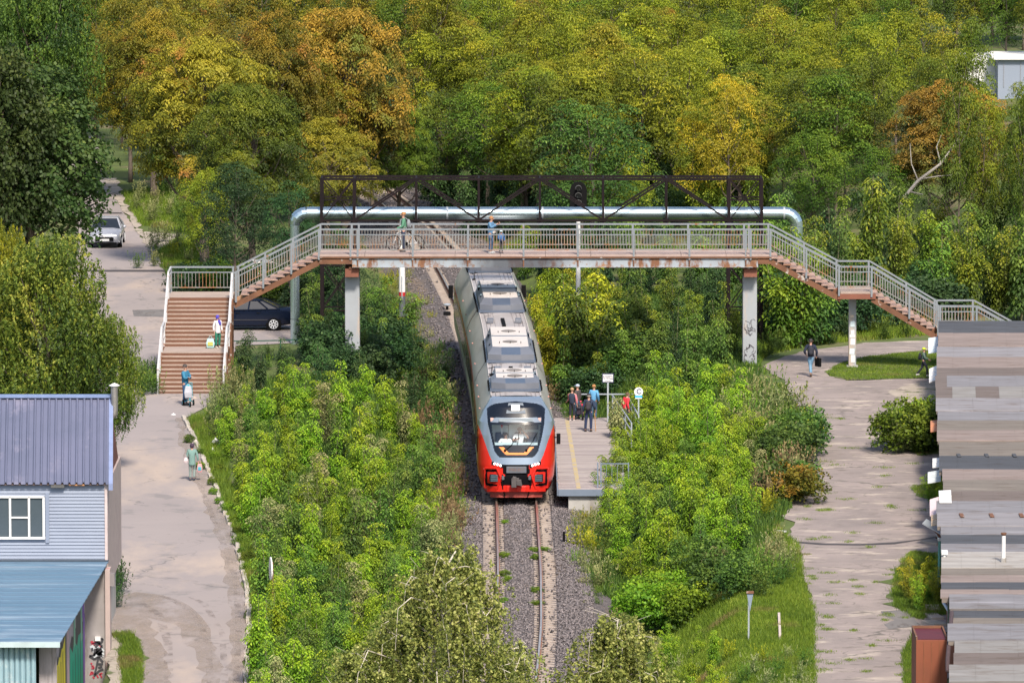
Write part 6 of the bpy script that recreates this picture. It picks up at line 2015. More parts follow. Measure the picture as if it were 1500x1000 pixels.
def panel(label, quad, mat, cat='sheet', name='metal_sheet', th=.03, ribs=3):
    """quad: four photo pixels (z pairs) of a leaning or open sheet hanging off the garages"""
    c0 = Vector(quad[0])
    T = thing(name, label, cat, c0)
    v = [Vector(q_) for q_ in quad]
    nn = (v[1] - v[0]).cross(v[3] - v[0]).normalized() * th
    MB().add(v + [q_ + nn for q_ in v], [(0, 1, 2, 3), (7, 6, 5, 4), (0, 4, 5, 1), (1, 5, 6, 2), (2, 6, 7, 3), (3, 7, 4, 0)]).build('sheet', mat, T)
    g_ = MB()
    for k in range(1, ribs + 1):
        t_ = k / (ribs + 1)
        g_.bar(v[0].lerp(v[3], t_) - nn * .3, v[1].lerp(v[2], t_) - nn * .3, .03, .03)
    if ribs: g_.build('rib', mat, T)
    return T
def hp4(x0, y0, x1, y1, skew, z=2.2, tilt=2.0):
    """sheet sticking out from the garage front, from its upper (far) to lower (near) edge in the photo"""
    s_ = (y0 + 600) / (35 - z)
    Y0 = PX(x0, y0, z)[1]
    a_ = (AT(x0, y0 + skew, Y0)[0], Y0, AT(x0, y0 + skew, Y0)[1])
    b2 = (AT(x1, y0, Y0)[0], Y0, AT(x1, y0, Y0)[1])
    Y1 = Y0 - tilt
    c_ = (AT(x1, y1 - skew, Y1)[0], Y1, AT(x1, y1 - skew, Y1)[1])
    d_ = (AT(x0, y1, Y1)[0], Y1, AT(x0, y1, Y1)[1])
    return [a_, b2, c_, d_]
wp = M['white_paint']
bluew = pm('sheet_blue_white', (.50, .60, .68), (.62, .66, .70), .8, .5)
panel('blue and white metal gate leaf topmost along the garage fronts', hp4(1360, 493, 1374, 517, 2), bluew, 'gate', 'gate_leaf')
panel('white ribbed gate leaf beside the child in the yellow cap', hp4(1361, 534, 1375, 560, 6), wp, 'gate', 'gate_leaf')
panel('orange open hatch above the bush at the garage row', hp4(1363, 614, 1377, 632, 2), pm('orange_hatch', (.55, .24, .13), (.42, .18, .10), 2), 'hatch', 'open_hatch', ribs=1)
panel('small square white sheet between orange hatch and grey sheet', hp4(1366, 670, 1379, 684, 1), wp, 'sheet')
panel('pale grey ribbed sheet sloping off the garage front', hp4(1359, 688, 1378, 707, 3), pm('pale_sheet', (.56, .60, .62)), 'sheet')
panel('white sheet lying on a garage roof corner', [(*PX(1375, 719, 2.7), 2.72), (*PX(1393, 718, 2.7), 2.72), (*PX(1394, 736, 2.7), 2.72), (*PX(1376, 736, 2.7), 2.72)], wp, 'sheet', ribs=1)
panel('pinkish white curved sheet hanging below the white roof sheet', hp4(1362, 727, 1375, 755, 4), pm('pink_sheet', (.66, .50, .56), (.6, .5, .5)), 'sheet', ribs=0)
panel('cream board with rusty frame below the pinkish sheet', hp4(1364, 752, 1377, 769, 2), pm('cream_board', (.62, .47, .33)), 'board', 'framed_board', ribs=1)
# scrap heap
x_, y_ = PX(1374, 793)
sh_ = thing('scrap_heap', 'small heap of leaning rusty boards at the garage front', 'scrap', (x_, y_, 0))
for k in range(5):
    MB().box((x_ - .1 * k + .2, y_ - .3 * k, .3 + .1 * k), (.5, .9, .04), M=Euler((.5, .4 - .15 * k, .3 * k)).to_matrix()).build('board', [M['rust'], M['tin_dull'], M['rusty_red']][k % 3], sh_)
# white downpipe
x_, y_ = PX(1383.5, 811, 2.7)
dp = thing('downpipe', 'tall white pipe with funnel top standing at the garage front', 'pipe', (x_, y_, 0))
zb_ = AT(1382, 882, y_)[1]
MB().tube([(x_, y_, 2.7), (x_ - .02, y_, zb_)], .055, 10).build('pipe', wp, dp, smooth=True)
MB().box((x_, y_, 2.76), (.22, .22, .14)).build('funnel', wp, dp, bevel=.02)
MB().tube([(x_ - .02, y_, zb_), (x_ + .12, y_ - .6, zb_ - .2), (x_ + .10, y_ - 1, .1)], .055, 10).build('pipe_foot', M['tin_dull'], dp, smooth=True)
x_, y_ = PX(1376.5, 800, 2.0)
dp = thing('downpipe', 'short green pipe behind the bush at the garage front', 'pipe', (x_, y_, 0))
MB().tube([(x_, y_, 2.2), (x_ - .02, y_, .2)], .05, 10).build('pipe', pm('green_pipe', (.10, .30, .27)), dp, smooth=True)
MB().box((x_, y_, 2.25), (.14, .14, .1)).build('funnel', M['tin_dull'], dp)
# black gutter arm
xa_, ya_ = PX(1394, 895, 2.65); xb_, yb_ = PX(1388, 981, 2.0)
gu = thing('gutter_pipe', 'long dark brown gutter pipe running down beside the rusty container', 'pipe', (xa_, ya_, 2.6))
MB().tube([(xa_, ya_, 2.62), (xb_, yb_, 2.3), (xb_ - .02, yb_ - .4, 2.05), (xb_ + .15, yb_ - .5, 2.0)], .07, 8).build('pipe', pm('gutter_brown', (.07, .045, .05)), gu, smooth=True)
# rusty container
yc0 = PX(1342, 937, 2.3)[1]
xc0, zc1 = AT(1342, 937, yc0); xc1, _ = AT(1388, 937, yc0)
ct = thing('rusty_container', 'rust coloured metal container with dark red top at the lower right', 'container', ((xc0 + xc1) / 2, yc0, 0))
MB().box(((xc0 + xc1) / 2, yc0 + 1.2, zc1 / 2), (xc1 - xc0, 2.4, zc1)).build('container_body', pm('container_rust', (.22, .062, .028), (.16, .05, .025), .9, .75), ct, bevel=.01)
for k in range(1, 4):
    MB().box((xc0 + (xc1 - xc0) * k / 4, yc0 - .012, zc1 / 2), (.03, .02, zc1 - .1)).build('door_seam', pm('seam_rust%d' % k, (.22, .075, .035)), ct)
MB().box(((xc0 + xc1) / 2, yc0 + 1.2, zc1 + .01), (xc1 - xc0 - .06, 2.3, .02)).build('top', pm('container_top', (.10, .010, .014), rough=.6), ct)
for s_, c_ in ((xc0 + .02, .05), (xc1 - .02, .05)):
    MB().box((s_, yc0 + 1.2, zc1 + .05), (c_, 2.4, .1)).build('top_edge', M['rust'], ct)
MB().box(((xc0 + xc1) / 2, yc0 + 2.38, zc1 + .05), (xc1 - xc0, .05, .1)).build('top_edge', M['rust'], ct)

# ------------------------------------------------------------------ small things
x_, y_ = PX(397.5, 932, 0)
xs2, zs2 = AT(396.5, 832, y_)
rs = thing('road_sign', 'round road sign seen edge-on with pale rim on a rusty post in the bushes', 'road sign', (x_, y_, 0))
MB().tube([(x_ + .05, y_, 0), (x_ + .05, y_, zs2 + .2)], .03, 8).build('post', M['rust'], rs)
MB().tube([(x_ - .03, y_ - .08, zs2), (x_ + .01, y_ - .074, zs2)], .40, 24).build('disc', M['white_paint'], rs)
x_, y_ = PX(1097.5, 938, 0)
zt_ = AT(1097, 868, y_)[1]
tp_ = thing('marker_post', 'thin grey post with a narrow wedge shaped board and rusty cap on the grass', 'post', (x_, y_, 0))
MB().box((x_ - .02, y_, zt_ / 2), (.055, .055, zt_)).build('post', M['tin_dull'], tp_)
MB().prism([(x_ - .09, zt_), (x_ + .13, zt_), (x_ + .02, zt_ - .62)], 'y', y_ - .06, y_ - .03).build('wedge_board', pm('wedge_blue', (.22, .28, .36)), tp_)
MB().box((x_ + .02, y_ - .03, zt_ + .03), (.25, .14, .07)).build('cap', M['rust'], tp_)
wb_ = thing('wooden_edging', 'short white painted board edging in the grass by the thin post', 'edging', (*PX(1140, 920), 0))
for k, (pa, pb) in enumerate((((1141, 907), (1141.5, 919)), ((1142, 925), (1142.5, 939)))):
    a_, b2 = PX(*pa), PX(*pb)
    MB().bar((a_[0], a_[1], .12), (b2[0], b2[1], .12), .08, .26).build('board', pm('edging_white%d' % k, (.55, .47, .42)), wb_)
for k, (pa, pb, lb) in enumerate((((1096, 775), (1127, 774), 'long weathered plank lying at the edge of the bushes by the path'), ((1105, 783), (1120, 784), 'short weathered plank lying below the long one by the path'), ((1136, 781), (1150, 783), 'small white scrap of board on the grass by the path'))):
    a_, b2 = PX(*pa), PX(*pb)
    put(MB().bar((a_[0], a_[1], .1), (b2[0], b2[1], .12), .16, .06).build('plank', [M['plank'], M['plank_b'], M['white_paint']][k]), lb, 'plank')
def rag(px, py, w_, h_, label, seed, mat=None):
    x_, y_ = PX(px, py)
    r_ = random.Random(seed)
    g_ = MB()
    n_ = 10
    vs = []
    for j in range(5):
        for k in range(n_):
            a_ = 2 * math.pi * k / n_
            rr_ = (1 - j / 4 * .95) * r_.uniform(.75, 1.1)
            vs.append((x_ + w_ / 2 * rr_ * math.cos(a_), y_ + w_ * .6 * rr_ * math.sin(a_), .02 + h_ * (j / 4) * r_.uniform(.7, 1.1)))
    g_.add(vs, [(j * n_ + k, j * n_ + (k + 1) % n_, (j + 1) * n_ + (k + 1) % n_, (j + 1) * n_ + k) for j in range(4) for k in range(n_)])
    return put(g_.build('plastic_bag', mat or M['white_paint'], smooth=True), label, 'bag')
rag(316, 651, .66, .28, 'large crumpled white plastic bag in the grass by the kerb', 1)
rag(312, 661, .28, .16, 'small crumpled white bag just below the large one', 2)
rag(287, 650, .36, .2, 'whitish scrap lying against the kerb above the walking woman', 3, pm('scrap_pink', (.55, .48, .46)))
rag(254, 608, .3, .08, 'flat white litter on the road edge below the stairs', 4)
rag(284, 583.5, .4, .08, 'pale flat cloth lying at the foot of the stairs', 5, pm('cloth_tan', (.5, .40, .33)))
x_, y_ = PX(574, 455, -1.2); 
for px, py, lb, m_, s_ in ((603, 462, 'dark small box beside the track left of the train', M['black'], .3), (655, 463, 'black track-side point box on the gravel', M['black'], .34), (668, 722, 'blue plastic scrap in the brown weeds left of the train', pm('blue_scrap', (.08, .25, .45)), .2), (826, 797, 'short black stake beside the track right of the rails', M['black'], .1)):
    x_, y_ = PX(px, py, -1.5)
    put(MB().box((x_, y_, -1.4), (s_, s_, .25 if s_ > .15 else .8)).build('track_box' if s_ > .15 else 'stake', m_, bevel=.02), lb, 'box' if s_ > .25 else ('stake' if s_ < .15 else 'litter'))
sd_ = thing('manhole_cap', 'T shaped dark cap on a short stem on the gravel beyond the train', 'cap', (*PX(655, 452, -1.4), -1.5))
p_ = sd_.location
MB().tube([(p_.x, p_.y, -1.6), (p_.x, p_.y, -1.25)], .07, 8).build('stem', M['black'], sd_)
MB().ell((p_.x, p_.y, -1.2), (.2, .2, .08), 12, 5).build('cap', M['tin_dull'], sd_)
# distant buildings
wy = 400.0
x0_, z1_ = AT(1462, 86, wy); x1_, z0_ = AT(1560, 128, wy)
tl = thing('white_shed', 'white flat building with pale panels high among the trees at the right', 'building', (x1_, wy, z0_ - 1))
MB().box(((x0_ + x1_) / 2, wy + 2, z1_ - 2.6), (x1_ - x0_, 4, 5.2)).build('wall', pm('shed_wall', (.24, .28, .36), (.21, .25, .33), .5), tl)
for k in range(4):
    MB().box((x0_ + (x1_ - x0_) * (k + .35) / 4, wy - .02, (z0_ + z1_) / 2 - .1), (.05, .03, z1_ - z0_ - .2)).build('panel_seam', pm('seam_grey%d' % k, (.25, .27, .32)), tl)
MB().box(((x0_ + x1_) / 2 - .2, wy + 2, z1_ + .05), (x1_ - x0_ + .4, 4.6, .2)).build('roof', M['white_paint'], tl)
xx0, zz1 = AT(1403, 88, wy - .5)
MB().box(((xx0 + x0_) / 2, wy + 4, zz1 - 2), (x0_ - xx0, 4, 4.0)).build('annex', M['white_paint'], tl)
wy = 470.0
x0_, z1_ = AT(1392, -20, wy); x1_, z0_ = AT(1430, 22, wy)
bk = thing('grey_building', 'weathered grey timber building glimpsed at the top right edge', 'building', ((x0_ + x1_) / 2, wy, 5))
MB().box(((x0_ + x1_) / 2, wy, (z0_ + z1_) / 2), (x1_ - x0_, 3, z1_ - z0_ + 3)).build('wall', pm('grey_timber', (.32, .28, .30), (.16, .13, .15), 2, .9, stretch=(3, 1, .3)), bk)
x0_, z1_ = AT(563, 277, 425); x1_, z0_ = AT(596, 302, 425)
bk = thing('white_hut', 'small white hut glimpsed through the trees above the footbridge', 'hut', ((x0_ + x1_) / 2, 425, 0))
MB().box(((x0_ + x1_) / 2, 425, (z0_ + z1_) / 2 - .8), (x1_ - x0_, 2, z1_ - z0_ + 1.6)).build('wall', pm('hut_wall', (.60, .64, .72), (.5, .54, .62), 1), bk)
MB().box(((x0_ + x1_) / 2, 425, z1_ + .1), (x1_ - x0_ + .3, 2.4, .12)).build('roof', M['white_paint'], bk)
# ------------------------------------------------------------------ vegetation
q = np.random.default_rng(21)
def frame_rows(d, up):
    """unit side vectors for directions d (n,3)"""
    s = np.cross(d, up)
    s /= np.linalg.norm(s, axis=-1, keepdims=True) + 1e-9
    return s
def leaflets(p, d, L, Wd, roll):
    """rhombus leaf quads from base points p along d"""
    n = len(p)
    up = np.tile([0, 0, 1.0], (n, 1)) + q.normal(0, roll, (n, 3))
    s = frame_rows(d, up)
    nrm = np.cross(s, d)
    L = np.asarray(L).reshape(-1, 1) * np.ones((n, 1))
    Wd = np.asarray(Wd).reshape(-1, 1) * np.ones((n, 1))
    a = p
    b = p + d * L * .45 + s * Wd * .5 - nrm * Wd * .12
    c = p + d * L
    e = p + d * L * .45 - s * Wd * .5 - nrm * Wd * .12
    return np.stack([a, b, c, e], 1)
def maple_tuft(nleaf=8, L=.30, ll=.135, w=.062, pairs=2, spread=1.0):
    Q, T = [], []
    az = np.arange(nleaf) * 2.4 + q.uniform(0, 6)
    for i in range(nleaf):
        el = q.uniform(.05, .75)
        Li = L * q.uniform(.7, 1.15)
        base_ = np.array([0, 0, q.uniform(-.08, .03)])
        h = np.array([math.cos(az[i]), math.sin(az[i]), 0])
        def at(t): return base_ + h * Li * t * spread + np.array([0, 0, Li * (math.tan(el * .8) * t - .85 * t * t)])
        tn = q.normal(0, .1)
        ts = [(1.0, 0)]
        for k in range(pairs):
            ts += [(.45 + .3 * k, 1), (.45 + .3 * k, -1)]
        ps, ds = [], []
        for t_, sd_ in ts:
            dd = at(t_ + .05) - at(t_ - .05); dd /= np.linalg.norm(dd)
            if sd_:
                sv = np.cross(dd, [0, 0, 1]); sv /= np.linalg.norm(sv)
                dd = dd * .55 + sv * sd_ * .85 + np.array([0, 0, -.25]); dd /= np.linalg.norm(dd)
            ps.append(at(t_)); ds.append(dd)
        ps, ds = np.array(ps), np.array(ds)
        Q.append(leaflets(ps, ds, ll * q.uniform(.8, 1.2, len(ps)), w * q.uniform(.8, 1.2, len(ps)), .25))
        T.append(np.full(len(ps), tn))
    return np.concatenate(Q), np.concatenate(T)
def broad_tuft(n=16, R_=.30, ll=.17, w=.15):
    d = q.normal(0, 1, (n, 3)); d[:, 2] = np.abs(d[:, 2]) * .6
    d /= np.linalg.norm(d, axis=1, keepdims=True)
    p = d * R_ * q.uniform(.5, 1, (n, 1))
    dd = d * .8 + q.normal(0, .4, (n, 3)); dd[:, 2] -= .5
    dd /= np.linalg.norm(dd, axis=1, keepdims=True)
    return leaflets(p, dd, ll * q.uniform(.7, 1.2, n), w * q.uniform(.8, 1.2, n), .5), q.normal(0, .1, n)
def strand_tuft(n=34, L=.80, ll=.080, w=.056):
    """hanging birch twig"""
    a = q.uniform(0, 6.28); h = np.array([math.cos(a), math.sin(a), 0])
    t = np.sort(q.uniform(.02, 1, n))[:, None]
    out = .30 * L
    p = h * (out * np.sqrt(t) * 1.0) + np.array([0, 0, 1.0]) * (-L * t ** 1.5 + .12 * np.sin(t * 3)) + q.normal(0, .025, (n, 3))
    dd = q.normal(0, .6, (n, 3)); dd[:, 2] -= .5
    dd /= np.linalg.norm(dd, axis=1, keepdims=True)
    return leaflets(p, dd, ll * q.uniform(.7, 1.25, n), w * q.uniform(.8, 1.2, n), .8), q.normal(0, .16, n)
TUFT = {'maple': [maple_tuft() for _ in range(10)], 'broad': [broad_tuft() for _ in range(8)], 'strand': [strand_tuft() for _ in range(12)],
        'far': [maple_tuft(8, .36, .165, .082, 1) for _ in range(10)], 'willow': [strand_tuft(26, .75, .13, .065) for _ in range(10)]}
def place(kind, pos, scale, tone, tilt=.35, outdir=None):
    """stamp tufts at pos (n,3)"""
    Qs, Ts = [], []
    ch = q.integers(0, len(TUFT[kind]), len(pos))
    for i, p in enumerate(pos):
        V, t_ = TUFT[kind][ch[i]]
        a = q.uniform(0, 6.28)
        ca, sa = math.cos(a), math.sin(a)
        Rm = np.array([[ca, -sa, 0], [sa, ca, 0], [0, 0, 1]])
        if tilt:
            if outdir is not None:
                ax = np.cross([0, 0, 1.0], outdir[i]); nn = np.linalg.norm(ax)
                ax = ax / nn if nn > 1e-4 else np.array([1.0, 0, 0])
                an = min(1.2, math.acos(max(-1, min(1, outdir[i][2])))) * tilt
            else:
                b = q.uniform(0, 6.28); ax = np.array([math.cos(b), math.sin(b), 0]); an = abs(q.normal(0, tilt))
            Rm = np.array(Matrix.Rotation(an, 3, Vector(ax))) @ Rm
        Qs.append((V.reshape(-1, 3) @ Rm.T * scale[i]).reshape(-1, 4, 3) + p)
        Ts.append(t_ + tone[i])
    return np.concatenate(Qs), np.concatenate(Ts)
def mesh_from_mb(g, name, mats):
    me = bpy.data.meshes.new(name)
    me.from_pydata(g.v, [], g.f)
    for m_ in mats: me.materials.append(m_)
    return me
def wood_crown(R_, Hc, zc, lobes, rs, trunk_r, forks=None):
    """trunk and limbs up to the lobes of the crown"""
    g = MB()
    top = zc + Hc * .35
    n = 7
    pts = [Vector((.12 * math.sin(i * 1.3 + rs) * i / n * R_ * .4, .12 * math.cos(i * 1.7 + rs) * i / n * R_ * .4, top * i / n)) for i in range(n + 1)]
    g.tube(pts, [trunk_r * (1 - .82 * i / n) for i in range(n + 1)], 8)
    for k, lb in enumerate(lobes):
        t_ = min(.95, max(.25, (lb[2] - R_ * .5) / top * .9))
        i = min(n - 1, int(t_ * n)); a = pts[i].lerp(pts[i + 1], t_ * n - i)
        b = Vector(lb)
        mid = a.lerp(b, .5) + Vector((0, 0, -.12 * (b - a).length)) + Vector((q.normal(0, .1), q.normal(0, .1), 0))
        g.tube([a, mid, b], [trunk_r * (1 - .82 * t_) * .55, trunk_r * .22, trunk_r * .08], 5, cap=False)
    return g
M['bark'] = pm('bark', (.17, .135, .11), (.09, .07, .06), 5, .95, bump=.5)
M['bark_pale'] = pm('bark_pale', (.48, .44, .40), (.25, .22, .20), 4, .9, bump=.3)
M['twig'] = pm('twig', (.62, .57, .50), (.42, .37, .32), 4, .8)
M['stem'] = pm('stem', (.22, .20, .12), (.12, .12, .06), 6, .9)
def crown(kind, R_, Hc, zc, nl, nt, tscale, seed, lobe=.36, tilt=.5, inner=.12):
    """lumpy crown: lobes on an ellipsoid, tufts on the lobes; centre at height zc, half-height Hc"""
    global q
    q = np.random.default_rng(seed)
    ga = math.pi * (3 - math.sqrt(5))
    L = []
    for i in range(nl):
        z = 1 - 1.75 * (i + .5) / nl
        r_ = math.sqrt(max(0, 1 - z * z)); a = i * ga + q.normal(0, .25)
        f = q.uniform(.55, .86)
        L.append((R_ * r_ * f * math.cos(a), R_ * r_ * f * math.sin(a), zc + Hc * z * q.uniform(.62, .9)))
    L = np.array(L)
    lr = lobe * R_ * q.uniform(.7, 1.25, nl)
    which = q.integers(0, nl, nt)
    d = q.normal(0, 1, (nt, 3)); d[:, 2] = d[:, 2] * .8 + .35
    d /= np.linalg.norm(d, axis=1, keepdims=True)
    rad = lr[which] * np.where(q.random(nt) < inner, q.uniform(.3, .8, nt), q.uniform(.85, 1.12, nt))
    pos = L[which] + d * rad[:, None] * np.array([1, 1, .8])
    out = pos - np.array([0, 0, zc - Hc * .3]); out /= np.linalg.norm(out, axis=1, keepdims=True)
    lt = q.normal(0, .10, nl)
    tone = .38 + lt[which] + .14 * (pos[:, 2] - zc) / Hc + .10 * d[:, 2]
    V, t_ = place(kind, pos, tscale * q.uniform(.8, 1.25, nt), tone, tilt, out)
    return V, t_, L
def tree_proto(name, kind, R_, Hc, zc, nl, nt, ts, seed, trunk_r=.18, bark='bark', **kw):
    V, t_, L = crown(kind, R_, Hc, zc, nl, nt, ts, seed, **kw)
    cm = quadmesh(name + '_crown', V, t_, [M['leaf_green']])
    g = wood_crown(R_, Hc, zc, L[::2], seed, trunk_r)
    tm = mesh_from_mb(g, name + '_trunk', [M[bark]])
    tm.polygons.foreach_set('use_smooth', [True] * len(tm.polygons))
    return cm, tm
M['leaf_green'] = leafmat('leaf_green', (.028, .06, .008), (.085, .14, .014), (.17, .225, .02), (.30, .33, .025))
M['leaf_dark'] = leafmat('leaf_dark', (.018, .042, .010), (.042, .078, .018), (.08, .12, .028), (.17, .20, .04), patch=((.30, .26, .03), 4.5, .69))
M['leaf_olive'] = leafmat('leaf_olive', (.05, .075, .010), (.15, .145, .014), (.30, .235, .022), (.46, .33, .04), rand=.05, patch=((.36, .17, .035), .5, .60))
M['leaf_orange'] = leafmat('leaf_orange', (.07, .07, .012), (.24, .16, .02), (.42, .25, .035), (.56, .33, .05), rand=.05, patch=((.16, .19, .03), .45, .52))
M['leaf_yellowgreen'] = leafmat('leaf_yellowgreen', (.065, .10, .010), (.17, .21, .015), (.32, .33, .02), (.50, .45, .03), rand=.05, patch=((.30, .22, .04), .6, .68))
M['leaf_yellow'] = leafmat('leaf_yellow', (.20, .20, .015), (.42, .34, .02), (.62, .47, .02), (.74, .56, .03), rand=.02, patch=((.16, .21, .02), .55, .50))
M['leaf_bright'] = leafmat('leaf_bright', (.035, .085, .010), (.115, .215, .015), (.225, .36, .02), (.40, .50, .03), trans=.35, rand=.05)
M['leaf_mid'] = leafmat('leaf_mid', (.020, .050, .014), (.055, .115, .022), (.11, .19, .028), (.22, .32, .04), rand=.05)
M['leaf_shade'] = leafmat('leaf_shade', (.012, .034, .014), (.030, .068, .024), (.055, .11, .032), (.10, .18, .04), rand=.05)  # darkest leaf tones; shade by the bridge and in thickets put into the colour
M['leaf_birch'] = leafmat('leaf_birch', (.10, .14, .035), (.27, .32, .075), (.44, .46, .15), (.66, .62, .32), trans=.3, rand=.03)
M['leaf_willow'] = leafmat('leaf_willow', (.035, .075, .014), (.11, .18, .025), (.24, .29, .04), (.40, .40, .07), rand=.04)
M['leaf_weed'] = leafmat('leaf_weed', (.06, .085, .03), (.13, .165, .055), (.25, .27, .10), (.40, .38, .17), rand=.08)
M['leaf_brown'] = leafmat('leaf_brown', (.05, .035, .02), (.13, .085, .045), (.22, .14, .08), (.34, .24, .12), rand=.05)
M['leaf_grass'] = leafmat('leaf_grass', (.045, .085, .012), (.10, .17, .018), (.19, .28, .025), (.34, .38, .06), trans=.3, rand=0, patch=((.22, .16, .07), .35, .60))

PR = {}
PR['far'] = [tree_proto('wood_tree%d' % i, 'far', 2.9, 4.2, 6.3, 34, 640, .95, 100 + i, .16, lobe=.34) for i in range(5)]
PR['slim'] = [tree_proto('slim_tree%d' % i, 'far', 1.7, 4.0, 6.0, 24, 400, .88, 140 + i, .10, lobe=.40) for i in range(5)]
PR['big'] = [tree_proto('big_tree%d' % i, 'maple', 4.0, 4.8, 7.2, 46, 1150, 1.25, 160 + i, .26, lobe=.27) for i in range(3)]
PR['round'] = [tree_proto('round_tree%d' % i, 'broad', 4.0, 4.6, 6.8, 50, 1500, 1.15, 170 + i, .28, lobe=.26) for i in range(2)]
PR['willow'] = [tree_proto('willow_tree%d' % i, 'willow', 3.2, 3.6, 5.0, 46, 1700, 1.1, 180 + i, .16, bark='bark', lobe=.28, tilt=.25) for i in range(2)]
ctr = {}
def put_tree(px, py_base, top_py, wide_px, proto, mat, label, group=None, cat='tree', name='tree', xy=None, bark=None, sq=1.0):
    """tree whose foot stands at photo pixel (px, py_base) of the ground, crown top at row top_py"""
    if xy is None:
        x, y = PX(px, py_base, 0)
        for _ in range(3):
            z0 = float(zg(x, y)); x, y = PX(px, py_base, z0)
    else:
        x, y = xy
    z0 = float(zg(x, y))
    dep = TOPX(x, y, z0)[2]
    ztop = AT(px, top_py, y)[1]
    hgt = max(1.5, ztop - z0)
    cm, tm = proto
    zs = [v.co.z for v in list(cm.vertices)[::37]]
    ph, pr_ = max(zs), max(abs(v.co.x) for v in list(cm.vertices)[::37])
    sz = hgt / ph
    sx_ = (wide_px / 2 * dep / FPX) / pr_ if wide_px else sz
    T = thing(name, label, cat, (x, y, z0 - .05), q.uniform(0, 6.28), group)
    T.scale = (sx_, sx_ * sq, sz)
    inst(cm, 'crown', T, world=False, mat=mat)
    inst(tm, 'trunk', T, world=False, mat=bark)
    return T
G = 'trees of the wood beyond the footbridge'
_pc = {}
# named trees
put_tree(48, 462, 92, 285, PR['round'][0], M['leaf_dark'], 'large dark green maple overhanging the road at the left edge', sq=.8)
put_tree(-5, 470, 60, 200, PR['round'][1], M['leaf_dark'], 'dark maple at the very left edge behind the large one', G)
put_tree(60, 300, -60, 190, PR['willow'][0], M['leaf_mid'], 'tall dark drooping tree in the top left corner', G)
put_tree(68, 700, 335, 255, PR['willow'][1], M['leaf_willow'], 'light green drooping birch behind the blue house', sq=.9)
put_tree(160, 690, 455, 120, PR['willow'][0], M['leaf_willow'], 'smaller drooping birch by the road behind the flue of the blue house', sq=.8)
put_tree(10, 640, 320, 110, PR['willow'][0], M['leaf_yellowgreen'], 'yellowish tree at the left edge above the drooping birch')
put_tree(300, 392, 45, 270, PR['big'][0], M['leaf_olive'], 'big olive and orange maple left of the pipe elbow', sq=.8)
put_tree(505, 350, 8, 270, PR['big'][1], M['leaf_orange'], 'tall orange tinted maple at the centre left above the truss', sq=.8)
put_tree(225, 292, 12, 210, PR['big'][2], M['leaf_olive'], 'olive maple with orange top beyond the left road', sq=.8)
put_tree(400, 330, 15, 250, PR['big'][2], M['leaf_olive'], 'golden olive maple between the two orange ones', sq=.8)
put_tree(370, 420, 120, 230, PR['big'][1], M['leaf_green'], 'green maple in front of the orange ones left of the truss', sq=.7)
put_tree(585, 345, 150, 170, PR['big'][0], M['leaf_green'], 'green maple above the left part of the truss', sq=.7)
put_tree(480, 365, 170, 180, PR['big'][2], M['leaf_olive'], 'olive green maple behind the left truss tower', sq=.7)
put_tree(300, 428, 245, 90, PR['far'][0], M['leaf_yellowgreen'], 'small yellow green tree between the road and the dark thicket', sq=.8)
put_tree(345, 452, 235, 130, PR['far'][1], M['leaf_shade'], 'dark tree behind the left stair flight', sq=.8)
put_tree(425, 462, 265, 120, PR['far'][2], M['leaf_shade'], 'dark tree behind the upright pipe', sq=.8)
put_tree(500, 470, 330, 100, PR['far'][3], M['leaf_shade'], 'dark tree behind the left bridge column', sq=.8)
put_tree(1062, 335, 108, 135, PR['big'][0], M['leaf_yellowgreen'], 'maple with a bright yellow crown above the right end of the truss', sq=.8)
ty = put_tree(1068, 352, 108, 110, PR['far'][2], M['leaf_yellow'], 'bright yellow branchy crown top above the truss', sq=.8)
put_tree(1015, 350, 150, 70, PR['slim'][2], M['leaf_yellow'], 'slim bright yellow tree left of the brightest one')
put_tree(1385, 350, 112, 210, PR['big'][1], M['leaf_orange'], 'orange brown tree with bare white trunk at the right', sq=.8)
put_tree(905, 385, 205, 150, PR['far'][0], M['leaf_yellowgreen'], 'golden green tree right of the signal')
put_tree(790, 300, 95, 150, PR['big'][2], M['leaf_yellowgreen'], 'golden green rounded tree above the middle of the truss', sq=.8)
put_tree(1525, 300, 120, 110, PR['round'][1], M['leaf_dark'], 'dark tree in front of the white building at the right edge', sq=.7)
put_tree(1475, 60, -60, 150, PR['round'][0], M['leaf_dark'], 'dark tree in the top right corner', sq=.7)
# bare white trunk in the orange tree
x_, y_ = PX(1308, 384, .8); z_ = float(zg(x_, y_))
bt_ = thing('dead_tree', 'bare whitish leaning dead tree against the orange brown tree', 'dead tree', (x_, y_, z_))
yb2 = y_
def P_(px, py): a_ = AT(px, py, yb2); return (a_[0], yb2, a_[1])
MB().tube([P_(1304, 388), P_(1312, 330), P_(1322, 292), P_(1345, 265), P_(1378, 240), P_(1398, 212), P_(1411, 190)], [.13, .12, .10, .085, .065, .045, .025], 8).build('trunk', M['bark_pale'], bt_, smooth=True)
for l_ in ([(1378, 240), (1372, 215), (1380, 195)], [(1345, 265), (1335, 240), (1333, 210)], [(1350, 262), (1375, 258), (1400, 256)], [(1330, 280), (1352, 285)]):
    MB().tube([P_(*t_) for t_ in l_], [.04, .028, .015], 6).build('branch', M['bark_pale'], bt_, smooth=True)
put_tree(655, 318, 130, 150, PR['far'][1], M['leaf_green'], 'dark green tree behind the truss just left of the train', sq=.8)
put_tree(715, 322, 118, 150, PR['far'][4], M['leaf_green'], 'green tree behind the truss above the train', sq=.8)
put_tree(765, 345, 165, 140, PR['far'][2], M['leaf_yellowgreen'], 'golden green tree behind the truss right above the train', sq=.8)
put_tree(545, 318, 100, 160, PR['far'][3], M['leaf_shade'], 'dark tree left of the gravel behind the truss', sq=.8)
